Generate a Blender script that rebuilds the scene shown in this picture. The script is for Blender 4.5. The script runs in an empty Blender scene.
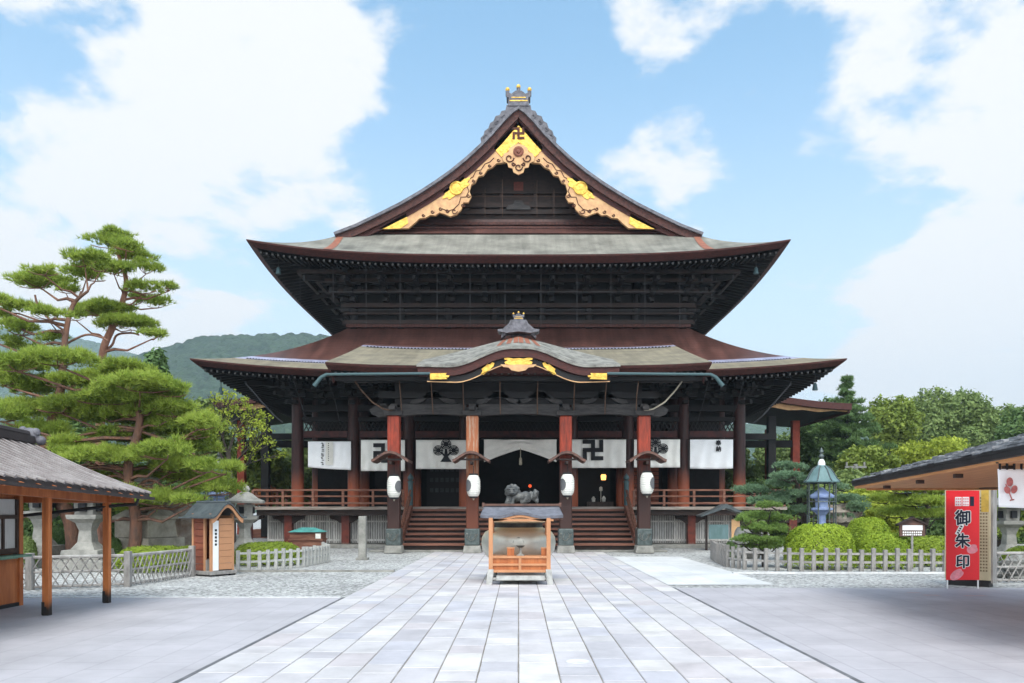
import bpy, math, random
import numpy as np
from mathutils import Vector, Matrix
R = math.radians
random.seed(7)
rng = np.random.default_rng(11)
sc = bpy.context.scene
COL = sc.collection

# ------------------------------------------------------------------ camera, sky, sun, exposure
F, CX, HY, EYE = 28.0/36.0*1024, 518.5, 509.0, 2.0       # focal length in pixels, vanishing point, eye height
cam_d = bpy.data.cameras.new('camera'); cam = bpy.data.objects.new('camera', cam_d); COL.objects.link(cam)
cam.location = (0, 0, EYE); cam.rotation_euler = (R(90), 0, 0)
cam_d.lens = 28; cam_d.sensor_width = 36; cam_d.sensor_fit = 'HORIZONTAL'
cam_d.shift_x = (512-CX)/1024; cam_d.shift_y = (HY-341.5)/1024
cam_d.clip_start = 0.1; cam_d.clip_end = 8000
sc.camera = cam

SUN_EL, SUN_AZ = 57.0, 174.0      # azimuth clockwise from +Y (the view direction): behind the camera, to the right
world = bpy.data.worlds.new('World'); sc.world = world; world.use_nodes = True
def build_world():
    nt = world.node_tree; N = nt.nodes; L = nt.links; N.clear()
    out = N.new('ShaderNodeOutputWorld'); bg = N.new('ShaderNodeBackground'); bg.inputs[1].default_value = 0.14
    sky = N.new('ShaderNodeTexSky'); sky.sky_type = 'NISHITA'; sky.sun_disc = False
    sky.sun_elevation = R(SUN_EL); sky.sun_rotation = R(SUN_AZ); sky.air_density = 1.0; sky.dust_density = 1.4; sky.ozone_density = 1.4
    tc = N.new('ShaderNodeTexCoord'); sep = N.new('ShaderNodeSeparateXYZ'); L.new(tc.outputs['Generated'], sep.inputs[0])
    def math_(op, a, b=None, c=None, clamp=False):
        m = N.new('ShaderNodeMath'); m.operation = op; m.use_clamp = clamp
        for i, v in enumerate((a, b, c)):
            if v is None: continue
            if isinstance(v, (int, float)): m.inputs[i].default_value = v
            else: L.new(v, m.inputs[i])
        return m.outputs[0]
    # clouds lie on a flat deck overhead: project the direction onto it
    zz = math_('ADD', math_('MAXIMUM', sep.outputs[2], 0.0), 0.22)
    u = math_('DIVIDE', sep.outputs[0], zz); v = math_('DIVIDE', sep.outputs[1], zz)
    cmb = N.new('ShaderNodeCombineXYZ'); L.new(u, cmb.inputs[0]); L.new(v, cmb.inputs[1])
    n1 = N.new('ShaderNodeTexNoise'); n1.inputs['Scale'].default_value = 2.3; n1.inputs['Detail'].default_value = 9; n1.inputs['Roughness'].default_value = 0.56
    n1.inputs['Distortion'].default_value = 0.25
    mp = N.new('ShaderNodeMapping'); mp.inputs['Location'].default_value = CLOUD_OFF; L.new(cmb.outputs[0], mp.inputs[0]); L.new(mp.outputs[0], n1.inputs['Vector'])
    n3 = N.new('ShaderNodeTexNoise'); n3.inputs['Scale'].default_value = 7.5; n3.inputs['Detail'].default_value = 8; n3.inputs['Roughness'].default_value = 0.6; L.new(mp.outputs[0], n3.inputs['Vector'])
    acc = math_('MULTIPLY_ADD', n1.outputs[0], 2.6, -0.8)
    acc = math_('ADD', acc, math_('MULTIPLY_ADD', n3.outputs[0], 1.2, -0.6))
    # broad banks of cloud where the weather has them (direction x, z, radius, amount)
    for (dx, dz, rad, amt) in CLOUDS:
        y = math.sqrt(max(1-dx*dx-dz*dz, 0.01))
        dot = N.new('ShaderNodeVectorMath'); dot.operation = 'DOT_PRODUCT'; L.new(tc.outputs['Generated'], dot.inputs[0]); dot.inputs[1].default_value = (dx, y, dz)
        mr = N.new('ShaderNodeMapRange'); mr.interpolation_type = 'SMOOTHSTEP'; mr.clamp = True
        L.new(dot.outputs['Value'], mr.inputs[0]); mr.inputs[1].default_value = math.cos(rad); mr.inputs[2].default_value = 1.0
        mr.inputs[3].default_value = 0; mr.inputs[4].default_value = amt
        acc = math_('ADD', acc, mr.outputs[0])
    bb_ = N.new('ShaderNodeMapRange'); bb_.interpolation_type = 'SMOOTHSTEP'; L.new(sep.outputs[1], bb_.inputs[0]); bb_.inputs[1].default_value = 0.0; bb_.inputs[2].default_value = -0.4; bb_.inputs[3].default_value = 0.0; bb_.inputs[4].default_value = 0.16  # extra unseen cloud added behind the camera to light the facade
    acc = math_('ADD', acc, bb_.outputs[0])
    ramp = N.new('ShaderNodeMapRange'); ramp.interpolation_type = 'SMOOTHSTEP'; L.new(acc, ramp.inputs[0]); ramp.inputs[1].default_value = 0.54; ramp.inputs[2].default_value = 0.90
    # whiter towards the horizon
    hz = N.new('ShaderNodeMapRange'); hz.interpolation_type = 'SMOOTHSTEP'; L.new(sep.outputs[2], hz.inputs[0]); hz.inputs[1].default_value = 0.0; hz.inputs[2].default_value = 0.56; hz.inputs[3].default_value = 0.95; hz.inputs[4].default_value = 0.10
    g = N.new('ShaderNodeMix'); g.data_type = 'RGBA'; g.inputs[0].default_value = 1; g.blend_type = 'MULTIPLY'
    L.new(sky.outputs[0], g.inputs[6]); g.inputs[7].default_value = (0.74, 1.18, 1.17, 1)
    m0 = N.new('ShaderNodeMix'); m0.data_type = 'RGBA'; L.new(hz.outputs[0], m0.inputs[0]); L.new(g.outputs[2], m0.inputs[6]); m0.inputs[7].default_value = (3.95, 4.15, 4.5, 1)
    m1 = N.new('ShaderNodeMix'); m1.data_type = 'RGBA'; L.new(ramp.outputs[0], m1.inputs[0]); L.new(m0.outputs[2], m1.inputs[6]); 
    # unseen clouds behind the camera, boosted in brightness as added fill for the facade
    bk = N.new('ShaderNodeMapRange'); bk.interpolation_type = 'SMOOTHSTEP'; L.new(sep.outputs[1], bk.inputs[0]); bk.inputs[1].default_value = 0.1; bk.inputs[2].default_value = -0.5; bk.inputs[3].default_value = 1.0; bk.inputs[4].default_value = 4.0
    cw_ = N.new('ShaderNodeVectorMath'); cw_.operation = 'SCALE'; cw_.inputs[0].default_value = (4.25, 4.27, 4.3); L.new(bk.outputs[0], cw_.inputs['Scale']); L.new(cw_.outputs[0], m1.inputs[7])
    L.new(m1.outputs[2], bg.inputs[0]); L.new(bg.outputs[0], out.inputs[0])
def dirx(px, py):
    v = Vector(((px-CX)/F, 1, (HY-py)/F)).normalized(); return v.x, v.z
CLOUD_OFF = (5.4, 0.6, 0)
CLOUDS = [(*dirx(80, 50), 0.38, 0.17), (*dirx(40, 210), 0.30, 0.18), (*dirx(255, 90), 0.16, 0.20), (*dirx(150, 280), 0.22, 0.10), (*dirx(390, 0), 0.15, 0.22), (*dirx(960, 20), 0.22, 0.42), (*dirx(965, 350), 0.17, 1.0), (*dirx(60, 300), 0.12, 0.16),
          (*dirx(690, 118), 0.11, 0.24), (*dirx(715, 205), 0.09, 0.28), (*dirx(650, 20), 0.09, 0.22), (*dirx(470, 150), 0.18, -0.38), (*dirx(840, 220), 0.20, -0.20), (*dirx(590, 110), 0.08, -0.25), (*dirx(770, 60), 0.09, -0.25), (*dirx(320, 290), 0.10, -0.15), (*dirx(560, 40), 0.07, -0.2)]
build_world()
sun_d = bpy.data.lights.new('sun', 'SUN'); sun = bpy.data.objects.new('sun', sun_d); COL.objects.link(sun)
sun_d.energy = 1.7; sun_d.angle = R(34); sun_d.color = (1, 0.955, 0.89)
sd = Vector((math.sin(R(SUN_AZ))*math.cos(R(SUN_EL)), math.cos(R(SUN_AZ))*math.cos(R(SUN_EL)), math.sin(R(SUN_EL))))
sun.rotation_euler = sd.to_track_quat('Z', 'Y').to_euler(); sun.location = sd*80
sc.view_settings.view_transform = 'Standard'; sc.view_settings.look = 'None'; sc.view_settings.gamma = 1; sc.view_settings.use_curve_mapping = False
sc.view_settings.exposure = 0.80
sc.cycles.use_denoising = True; sc.cycles.denoising_input_passes = 'RGB_ALBEDO_NORMAL'; sc.cycles.denoising_prefilter = 'ACCURATE'
HAZE = 0.00028
sc.cycles.max_bounces = 6; sc.cycles.transparent_max_bounces = 6; sc.cycles.volume_bounces = 0

# ------------------------------------------------------------------ helpers
def X(px, D): return (px-CX)*D/F
def Z(py, D): return EYE + (HY-py)*D/F
def pt(px, py, D): return Vector((X(px, D), D, Z(py, D)))
def gd(py): return EYE*F/(py-HY)             # distance of a ground point seen at image row py

def wm(o):
    m = o.matrix_basis.copy() if not isinstance(o.matrix_basis, tuple) else Matrix()
    m = Matrix.LocRotScale(o.location, o.rotation_euler, o.scale)
    return (wm(o.parent) @ o.matrix_parent_inverse @ m) if o.parent else m
class MB:
    def __init__(s): s.v = []; s.f = []; s.m = []
    def add(s, vs, fs, m=0):
        b = len(s.v); s.v += [tuple(v) for v in vs]; s.f += [tuple(i+b for i in f) for f in fs]; s.m += [m]*len(fs); return s
    def box(s, x0, x1, y0, y1, z0, z1, m=0):
        return s.add([(x0,y0,z0),(x1,y0,z0),(x1,y1,z0),(x0,y1,z0),(x0,y0,z1),(x1,y0,z1),(x1,y1,z1),(x0,y1,z1)],
              [(0,3,2,1),(4,5,6,7),(0,1,5,4),(1,2,6,5),(2,3,7,6),(3,0,4,7)], m)
    def cbox(s, c, d, m=0, rz=0, taper=1.0):
        M = Matrix.Rotation(rz, 3, 'Z'); vs = []
        for k, t in ((-1, 1), (1, taper)):
            for a, b in ((-1,-1),(1,-1),(1,1),(-1,1)):
                vs.append(Vector(c) + M @ Vector((a*d[0]/2*t, b*d[1]/2*t, k*d[2]/2)))
        return s.add(vs, [(0,3,2,1),(4,5,6,7),(0,1,5,4),(1,2,6,5),(2,3,7,6),(3,0,4,7)], m)
    def beam(s, p, q, w, h, m=0):
        p, q = Vector(p), Vector(q); d = (q-p).normalized(); up = Vector((0,0,1))
        if abs(d.z) > 0.98: up = Vector((0,1,0))
        a = d.cross(up).normalized()*w/2; b = a.cross(d).normalized()*h/2
        vs = [p-a-b, p+a-b, p+a+b, p-a+b, q-a-b, q+a-b, q+a+b, q-a+b]
        return s.add(vs, [(0,1,2,3),(4,7,6,5),(0,4,5,1),(1,5,6,2),(2,6,7,3),(3,7,4,0)], m)
    def tube(s, pts, r, n=8, m=0, cap=True):
        pts = [Vector(p) for p in pts]; rs = r if isinstance(r, (list, tuple)) else [r]*len(pts)
        vs = []; pa = None
        for i, p in enumerate(pts):
            d = (pts[min(i+1, len(pts)-1)]-pts[max(i-1, 0)]).normalized()
            if pa is None:
                pa = d.cross(Vector((0,1,0.01)) if abs(d.y) < 0.9 else Vector((1,0,0))).normalized()
            pa = (pa - d*pa.dot(d)).normalized(); b = d.cross(pa)
            for k in range(n):
                t = 2*math.pi*k/n; vs.append(p + (pa*math.cos(t)+b*math.sin(t))*rs[i])
        fs = [(i*n+k, i*n+(k+1)%n, (i+1)*n+(k+1)%n, (i+1)*n+k) for i in range(len(pts)-1) for k in range(n)]
        if cap: fs += [tuple(range(n))[::-1], tuple((len(pts)-1)*n+k for k in range(n))]
        return s.add(vs, fs, m)
    def lathe(s, prof, c=(0,0,0), n=24, m=0, sx=1, sy=1, ph=0):
        vs = []
        for r, z in prof:
            for k in range(n):
                t = 2*math.pi*k/n+ph; vs.append((c[0]+r*sx*math.cos(t), c[1]+r*sy*math.sin(t), c[2]+z))
        fs = [(i*n+k, i*n+(k+1)%n, (i+1)*n+(k+1)%n, (i+1)*n+k) for i in range(len(prof)-1) for k in range(n)]
        fs += [tuple(range(n))[::-1], tuple((len(prof)-1)*n+k for k in range(n))]
        return s.add(vs, fs, m)
    def ball(s, c, r, n=12, k=8, m=0):
        rx, ry, rz = r if isinstance(r, (tuple, list)) else (r, r, r)
        vs = [(c[0], c[1], c[2]-rz)]
        for i in range(1, k):
            a = -math.pi/2+math.pi*i/k
            for j in range(n):
                t = 2*math.pi*j/n; vs.append((c[0]+rx*math.cos(a)*math.cos(t), c[1]+ry*math.cos(a)*math.sin(t), c[2]+rz*math.sin(a)))
        vs.append((c[0], c[1], c[2]+rz)); e = len(vs)-1
        fs = [(0, 1+(j+1)%n, 1+j) for j in range(n)] + [(e, 1+(k-2)*n+j, 1+(k-2)*n+(j+1)%n) for j in range(n)]
        fs += [(1+i*n+j, 1+i*n+(j+1)%n, 1+(i+1)*n+(j+1)%n, 1+(i+1)*n+j) for i in range(k-2) for j in range(n)]
        return s.add(vs, fs, m)
    def prism(s, poly, y0, y1, m=0, axis='y'):      # polygon in x,z (or y,z / x,y) extruded
        n = len(poly)
        def P(a, b, t): return (a, t, b) if axis == 'y' else ((t, a, b) if axis == 'x' else (a, b, t))
        vs = [P(a, b, y0) for a, b in poly] + [P(a, b, y1) for a, b in poly]
        fs = [tuple(range(n)), tuple(range(2*n-1, n-1, -1))] + [(i, i+n, (i+1)%n+n, (i+1)%n) for i in range(n)]
        return s.add(vs, fs, m)
    def strip(s, top, bot, y0, y1, m=0):            # band between two polylines (x,z) with thickness in y
        n = len(top); vs = [(a, y0, b) for a, b in top]+[(a, y0, b) for a, b in bot]+[(a, y1, b) for a, b in top]+[(a, y1, b) for a, b in bot]
        fs = []
        for i in range(n-1):
            fs += [(i, i+n, i+n+1, i+1), (i+2*n, i+1+2*n, i+1+3*n, i+3*n), (i, i+1, i+1+2*n, i+2*n), (i+n, i+3*n, i+1+3*n, i+1+n)]
        fs += [(0, 2*n, 3*n, n), (n-1, 2*n-1, 4*n-1, 3*n-1)]
        return s.add(vs, fs, m)
    def grid(s, rows, m=0, mf=None):                # rows of points -> quads
        nr, nc = len(rows), len(rows[0]); b = len(s.v)
        for r in rows: s.v += [tuple(p) for p in r]
        for i in range(nr-1):
            for j in range(nc-1):
                s.f.append((b+i*nc+j, b+i*nc+j+1, b+(i+1)*nc+j+1, b+(i+1)*nc+j)); s.m.append(mf(i, j) if mf else m)
        return s
    def mesh(s, name, mats, smooth=False):
        me = bpy.data.meshes.new(name); me.from_pydata(s.v, [], s.f)
        for m in (mats if isinstance(mats, (list, tuple)) else [mats]): me.materials.append(m)
        me.polygons.foreach_set('material_index', s.m)
        me.update()
        if smooth:
            me.polygons.foreach_set('use_smooth', [True]*len(s.f))
            try: me.set_sharp_from_angle(angle=R(smooth if smooth > 1 else 40))
            except Exception: pass
        return me
    def build(s, name, mats, parent=None, smooth=False, local=False, **kw):
        return link(name, s.mesh(name, mats, smooth), parent, local, **kw)
def link(name, data, parent=None, local=False, bevel=0, **kw):
    o = bpy.data.objects.new(name, data); COL.objects.link(o)
    if parent:
        o.parent = parent
        if not local: o.matrix_parent_inverse = wm(parent).inverted()
    if bevel:
        b = o.modifiers.new('bevel', 'BEVEL'); b.width = bevel; b.segments = 2; b.limit_method = 'ANGLE'; b.angle_limit = R(50)
    for k, v in kw.items(): o[k] = v
    return o
def thing(name, label, cat, loc, rz=0, group=None):
    o = bpy.data.objects.new(name, None); COL.objects.link(o); o.location = loc; o.rotation_euler = (0, 0, rz); o.empty_display_size = 0.3
    return tag(o, label, cat, group)
def tag(o, label, cat, group=None):
    o['label'] = label; o['category'] = cat
    if group: o['group'] = group
    return o
def dup(root, loc, rz=0, label=None, group=None):
    def cp(o, par):
        c = o.copy(); COL.objects.link(c)
        if par is not None: c.parent = par
        for ch in list(o.children): cp(ch, c)
        return c
    r = cp(root, None); r.location = loc; r.rotation_euler = (0, 0, rz)
    if label: r['label'] = label
    if group: r['group'] = group
    return r
def struct(o): o['kind'] = 'structure'; return o

# ------------------------------------------------------------------ materials
def S(c):  # sRGB 0-255 -> linear
    return tuple(((v/255)/12.92 if v/255 <= 0.04045 else ((v/255+0.055)/1.055)**2.4) for v in c)
def mat(name, col, rough=0.7, metal=0.0, var=0.25, scale=3.0, stretch=(1,1,1), bump=0.0, bscale=40.0, col2=None, spec=0.3, trans=0.0, detail=5, island=0.0, coord='Object', contrast=(0.35, 0.68)):
    m = bpy.data.materials.new(name); m.use_nodes = True; nt = m.node_tree; N = nt.nodes; L = nt.links
    b = N['Principled BSDF']; b.inputs['Roughness'].default_value = rough; b.inputs['Metallic'].default_value = metal
    b.inputs['Specular IOR Level'].default_value = spec
    c1 = tuple(col)+(1,); c2 = tuple(col2)+(1,) if col2 else tuple(max(0, v*(1-2*var)) for v in col)+(1,)
    tc = N.new('ShaderNodeTexCoord'); mp = N.new('ShaderNodeMapping'); mp.inputs['Scale'].default_value = stretch
    L.new(tc.outputs[coord], mp.inputs[0])
    nz = N.new('ShaderNodeTexNoise'); nz.inputs['Scale'].default_value = scale; nz.inputs['Detail'].default_value = detail; nz.inputs['Roughness'].default_value = 0.62
    L.new(mp.outputs[0], nz.inputs['Vector'])
    mr = N.new('ShaderNodeMapRange'); L.new(nz.outputs[0], mr.inputs[0]); mr.inputs[1].default_value = contrast[0]; mr.inputs[2].default_value = contrast[1]
    mx = N.new('ShaderNodeMix'); mx.data_type = 'RGBA'; L.new(mr.outputs[0], mx.inputs[0]); mx.inputs[6].default_value = c1; mx.inputs[7].default_value = c2
    src = mx.outputs[2]
    if island:
        ge = N.new('ShaderNodeNewGeometry'); r2 = N.new('ShaderNodeMapRange'); L.new(ge.outputs['Random Per Island'], r2.inputs[0]); r2.inputs[3].default_value = 1-island; r2.inputs[4].default_value = 1+island
        vm = N.new('ShaderNodeVectorMath'); vm.operation = 'SCALE'; L.new(src, vm.inputs[0]); L.new(r2.outputs[0], vm.inputs['Scale']); src = vm.outputs[0]
    L.new(src, b.inputs['Base Color'])
    if bump:
        n2 = N.new('ShaderNodeTexNoise'); n2.inputs['Scale'].default_value = bscale; n2.inputs['Detail'].default_value = 4; L.new(mp.outputs[0], n2.inputs['Vector'])
        bp = N.new('ShaderNodeBump'); bp.inputs['Strength'].default_value = bump; bp.inputs['Distance'].default_value = 0.05
        L.new(n2.outputs[0], bp.inputs['Height']); L.new(bp.outputs[0], b.inputs['Normal'])
    if trans:
        t = N.new('ShaderNodeBsdfTranslucent'); L.new(src, t.inputs[0]); ms = N.new('ShaderNodeMixShader'); ms.inputs[0].default_value = trans
        L.new(b.outputs[0], ms.inputs[1]); L.new(t.outputs[0], ms.inputs[2]); L.new(ms.outputs[0], N['Material Output'].inputs[0])
    m['src'] = 1
    return m
def wear_and_light(m, col_low, z0, z1, jitter=0.5):
    """weathered paint, with painted light on the hall pillars: another colour below a height that wanders"""
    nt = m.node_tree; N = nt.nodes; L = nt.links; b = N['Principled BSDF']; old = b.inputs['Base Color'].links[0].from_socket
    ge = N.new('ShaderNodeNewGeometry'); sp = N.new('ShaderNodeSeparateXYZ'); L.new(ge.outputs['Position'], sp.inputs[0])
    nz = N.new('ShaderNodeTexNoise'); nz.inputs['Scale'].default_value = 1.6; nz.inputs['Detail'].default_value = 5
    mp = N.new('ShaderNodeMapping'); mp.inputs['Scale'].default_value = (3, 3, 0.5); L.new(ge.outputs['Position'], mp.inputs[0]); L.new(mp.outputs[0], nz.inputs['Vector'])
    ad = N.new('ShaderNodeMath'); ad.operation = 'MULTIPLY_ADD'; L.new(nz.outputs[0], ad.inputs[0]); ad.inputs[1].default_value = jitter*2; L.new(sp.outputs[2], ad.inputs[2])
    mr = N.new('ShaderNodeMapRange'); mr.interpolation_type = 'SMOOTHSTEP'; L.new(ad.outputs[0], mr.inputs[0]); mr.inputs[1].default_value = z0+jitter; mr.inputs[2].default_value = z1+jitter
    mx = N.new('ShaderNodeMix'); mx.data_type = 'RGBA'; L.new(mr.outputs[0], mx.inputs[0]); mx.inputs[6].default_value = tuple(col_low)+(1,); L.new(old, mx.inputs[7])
    L.new(mx.outputs[2], b.inputs['Base Color']); return m
def pavers(name, c1, c2, cm, w, h, mortar=0.012, rot=0, rough=0.75):
    m = bpy.data.materials.new(name); m.use_nodes = True; nt = m.node_tree; N = nt.nodes; L = nt.links; b = N['Principled BSDF']; b.inputs['Roughness'].default_value = rough; b.inputs['Specular IOR Level'].default_value = 0.25
    tc = N.new('ShaderNodeTexCoord'); mp = N.new('ShaderNodeMapping'); mp.inputs['Rotation'].default_value = (0, 0, rot); L.new(tc.outputs['Object'], mp.inputs[0])
    br = N.new('ShaderNodeTexBrick'); L.new(mp.outputs[0], br.inputs['Vector']); br.inputs['Scale'].default_value = 1; br.inputs['Brick Width'].default_value = w; br.inputs['Row Height'].default_value = h
    br.inputs['Mortar Size'].default_value = mortar; br.inputs['Mortar Smooth'].default_value = 0.3
    br.inputs['Color1'].default_value = tuple(c1)+(1,); br.inputs['Color2'].default_value = tuple(c2)+(1,); br.inputs['Mortar'].default_value = tuple(cm)+(1,)
    nz = N.new('ShaderNodeTexNoise'); nz.inputs['Scale'].default_value = 0.55; nz.inputs['Detail'].default_value = 12; nz.inputs['Roughness'].default_value = 0.68; L.new(tc.outputs['Object'], nz.inputs['Vector'])
    mr = N.new('ShaderNodeMapRange'); L.new(nz.outputs[0], mr.inputs[0]); mr.inputs[1].default_value = 0.3; mr.inputs[2].default_value = 0.7; mr.inputs[3].default_value = 0.82; mr.inputs[4].default_value = 1.14
    vm = N.new('ShaderNodeVectorMath'); vm.operation = 'SCALE'; L.new(br.outputs[0], vm.inputs[0]); L.new(mr.outputs[0], vm.inputs['Scale']); L.new(vm.outputs[0], b.inputs['Base Color'])
    n2 = N.new('ShaderNodeTexNoise'); n2.inputs['Scale'].default_value = 60; n2.inputs['Detail'].default_value = 3; L.new(tc.outputs['Object'], n2.inputs['Vector'])
    bp = N.new('ShaderNodeBump'); bp.inputs['Strength'].default_value = 0.25; bp.inputs['Distance'].default_value = 0.02; L.new(n2.outputs[0], bp.inputs['Height']); L.new(bp.outputs[0], b.inputs['Normal'])
    return m
def gravel_mat(name, cols, scale=28):
    m = bpy.data.materials.new(name); m.use_nodes = True; nt = m.node_tree; N = nt.nodes; L = nt.links; b = N['Principled BSDF']; b.inputs['Roughness'].default_value = 0.9; b.inputs['Specular IOR Level'].default_value = 0.15
    tc = N.new('ShaderNodeTexCoord'); vo = N.new('ShaderNodeTexVoronoi'); vo.inputs['Scale'].default_value = scale; L.new(tc.outputs['Object'], vo.inputs['Vector'])
    sp = N.new('ShaderNodeSeparateXYZ'); L.new(vo.outputs['Color'], sp.inputs[0])
    cr = N.new('ShaderNodeValToRGB'); L.new(sp.outputs[0], cr.inputs[0]); e = cr.color_ramp.elements
    e[0].position = 0; e[0].color = tuple(cols[0])+(1,); e[1].position = 1; e[1].color = tuple(cols[2])+(1,); k = e.new(0.5); k.color = tuple(cols[1])+(1,)
    nz = N.new('ShaderNodeTexNoise'); nz.inputs['Scale'].default_value = 0.35; nz.inputs['Detail'].default_value = 6; L.new(tc.outputs['Object'], nz.inputs['Vector'])
    mr = N.new('ShaderNodeMapRange'); L.new(nz.outputs[0], mr.inputs[0]); mr.inputs[1].default_value = 0.3; mr.inputs[2].default_value = 0.7; mr.inputs[3].default_value = 0.8; mr.inputs[4].default_value = 1.15
    vm = N.new('ShaderNodeVectorMath'); vm.operation = 'SCALE'; L.new(cr.outputs[0], vm.inputs[0]); L.new(mr.outputs[0], vm.inputs['Scale']); L.new(vm.outputs[0], b.inputs['Base Color'])
    bp = N.new('ShaderNodeBump'); bp.inputs['Strength'].default_value = 0.9; bp.inputs['Distance'].default_value = 0.03; bp.invert = True; L.new(vo.outputs['Distance'], bp.inputs['Height']); L.new(bp.outputs[0], b.inputs['Normal'])
    return m
def leaf_mat(name, c1, c2, rough=0.6, trans=0.3):
    m = bpy.data.materials.new(name); m.use_nodes = True; nt = m.node_tree; N = nt.nodes; L = nt.links; b = N['Principled BSDF']; b.inputs['Roughness'].default_value = rough; b.inputs['Specular IOR Level'].default_value = 0.2
    ge = N.new('ShaderNodeNewGeometry'); nz = N.new('ShaderNodeTexNoise'); nz.inputs['Scale'].default_value = 0.9; nz.inputs['Detail'].default_value = 3; L.new(ge.outputs['Position'], nz.inputs['Vector'])
    ad = N.new('ShaderNodeMath'); ad.operation = 'MULTIPLY_ADD'; L.new(ge.outputs['Random Per Island'], ad.inputs[0]); ad.inputs[1].default_value = 0.6
    m2 = N.new('ShaderNodeMapRange'); L.new(nz.outputs[0], m2.inputs[0]); m2.inputs[1].default_value = 0.35; m2.inputs[2].default_value = 0.65; m2.inputs[3].default_value = 0; m2.inputs[4].default_value = 0.4; L.new(m2.outputs[0], ad.inputs[2])
    mx = N.new('ShaderNodeMix'); mx.data_type = 'RGBA'; L.new(ad.outputs[0], mx.inputs[0]); mx.inputs[6].default_value = tuple(c1)+(1,); mx.inputs[7].default_value = tuple(c2)+(1,)
    L.new(mx.outputs[2], b.inputs['Base Color'])
    t = N.new('ShaderNodeBsdfTranslucent'); L.new(mx.outputs[2], t.inputs[0]); ms = N.new('ShaderNodeMixShader'); ms.inputs[0].default_value = trans
    L.new(b.outputs[0], ms.inputs[1]); L.new(t.outputs[0], ms.inputs[2]); L.new(ms.outputs[0], N['Material Output'].inputs[0])
    return m
def glow(name, col, s):
    m = bpy.data.materials.new(name); m.use_nodes = True; b = m.node_tree.nodes['Principled BSDF']; b.inputs['Base Color'].default_value = tuple(col)+(1,)
    b.inputs['Emission Color'].default_value = tuple(col)+(1,); b.inputs['Emission Strength'].default_value = s; return m

M = {}
M['bark_roof'] = mat('bark_roof', (0.245,0.233,0.20), 0.95, var=0.3, scale=0.7, stretch=(1,1,1), bump=0.5, bscale=14, detail=9, contrast=(0.4,0.75))
M['bark_roof_dark'] = mat('bark_roof_dark', (0.25,0.24,0.215), 0.95, scale=2.4, col2=(0.11,0.105,0.095), bump=0.6, bscale=18, detail=9, contrast=(0.42,0.66))
M['bark_beige'] = mat('bark_beige', (0.245,0.212,0.15), 0.95, scale=0.9, col2=(0.15,0.132,0.10), bump=0.5, bscale=16, detail=8)
M['copper_red'] = mat('copper_red', (0.125,0.055,0.045), 0.42, scale=1.2, stretch=(1,0.4,1), col2=(0.07,0.033,0.028), bump=0.15, bscale=10, detail=7)
M['rust'] = mat('rust', (0.30,0.11,0.065), 0.7, scale=3, var=0.2)
M['flashing'] = mat('flashing', (0.46,0.46,0.60), 0.35, 0.35, scale=2, col2=(0.26,0.25,0.36))
M['fascia'] = mat('fascia', (0.085,0.024,0.019), 0.7, scale=5, stretch=(1,1,6), col2=(0.03,0.012,0.011), bump=0.3, bscale=20)
M['verge'] = mat('verge', (0.10,0.038,0.030), 0.75, scale=4, stretch=(2,1,2), col2=(0.03,0.015,0.014), bump=0.3, bscale=22)
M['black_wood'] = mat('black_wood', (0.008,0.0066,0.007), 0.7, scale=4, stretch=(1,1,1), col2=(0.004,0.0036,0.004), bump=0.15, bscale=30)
M['dark_wood'] = mat('dark_wood', (0.036,0.019,0.0145), 0.65, scale=4, stretch=(0.6,2,2), col2=(0.014,0.010,0.009), bump=0.2, bscale=30)
M['grey_wood'] = mat('grey_wood', (0.06,0.054,0.052), 0.75, scale=4, stretch=(0.6,2,3), col2=(0.025,0.023,0.023), bump=0.25, bscale=26)
M['red_pillar'] = wear_and_light(mat('red_pillar', (0.40,0.055,0.025), 0.5, scale=3.5, stretch=(3,3,0.5), col2=(0.15,0.028,0.016), bump=0.12, bscale=20), (0.045,0.020,0.016), 3.4, 5.0, 0.5)
M['orange_pillar'] = wear_and_light(mat('orange_pillar', (0.42,0.14,0.06), 0.6, scale=3, stretch=(4,4,0.35), col2=(0.50,0.36,0.26), bump=0.15, bscale=20, contrast=(0.5,0.62)), (0.12,0.035,0.018), 2.6, 4.6, 0.5)
M['hall_pillar'] = wear_and_light(mat('hall_pillar', (0.055,0.016,0.013), 0.5, scale=3, stretch=(3,3,0.5), col2=(0.018,0.009,0.009)), (0.30,0.075,0.032), 2.6, 4.4, 0.4)  # orange lower part: wear plus the lit glow painted into the colour
M['step_wood'] = mat('step_wood', (0.27,0.115,0.075), 0.6, scale=2.5, stretch=(0.25,4,4), col2=(0.11,0.045,0.032), bump=0.25, bscale=24)
M['rail_wood'] = mat('rail_wood', (0.24,0.11,0.07), 0.6, scale=3, stretch=(0.4,3,3), col2=(0.09,0.03,0.02), bump=0.2)
M['floor_wood'] = mat('floor_wood', (0.36,0.31,0.27), 0.7, scale=3, stretch=(0.3,3,3), col2=(0.14,0.10,0.08), bump=0.2)
M['lattice'] = mat('lattice', (0.58,0.55,0.52), 0.8, scale=5, stretch=(3,3,0.5), col2=(0.34,0.32,0.30), island=0.3)
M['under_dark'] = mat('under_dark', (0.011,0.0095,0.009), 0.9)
M['gold'] = mat('gold', (0.86,0.55,0.105), 0.42, 0.35, scale=6, col2=(0.55,0.30,0.05), bump=0.9, bscale=9)
M['tan_wood'] = mat('tan_wood', (0.62,0.385,0.185), 0.7, scale=3, stretch=(1,1,1), col2=(0.47,0.25,0.13), bump=0.25, bscale=30)
M['carving_line'] = mat('carving_line', (0.10,0.035,0.02), 0.8)
M['ridge_tile'] = mat('ridge_tile', (0.16,0.155,0.175), 0.6, scale=5, col2=(0.07,0.066,0.075), bump=0.4, bscale=14)
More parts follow.
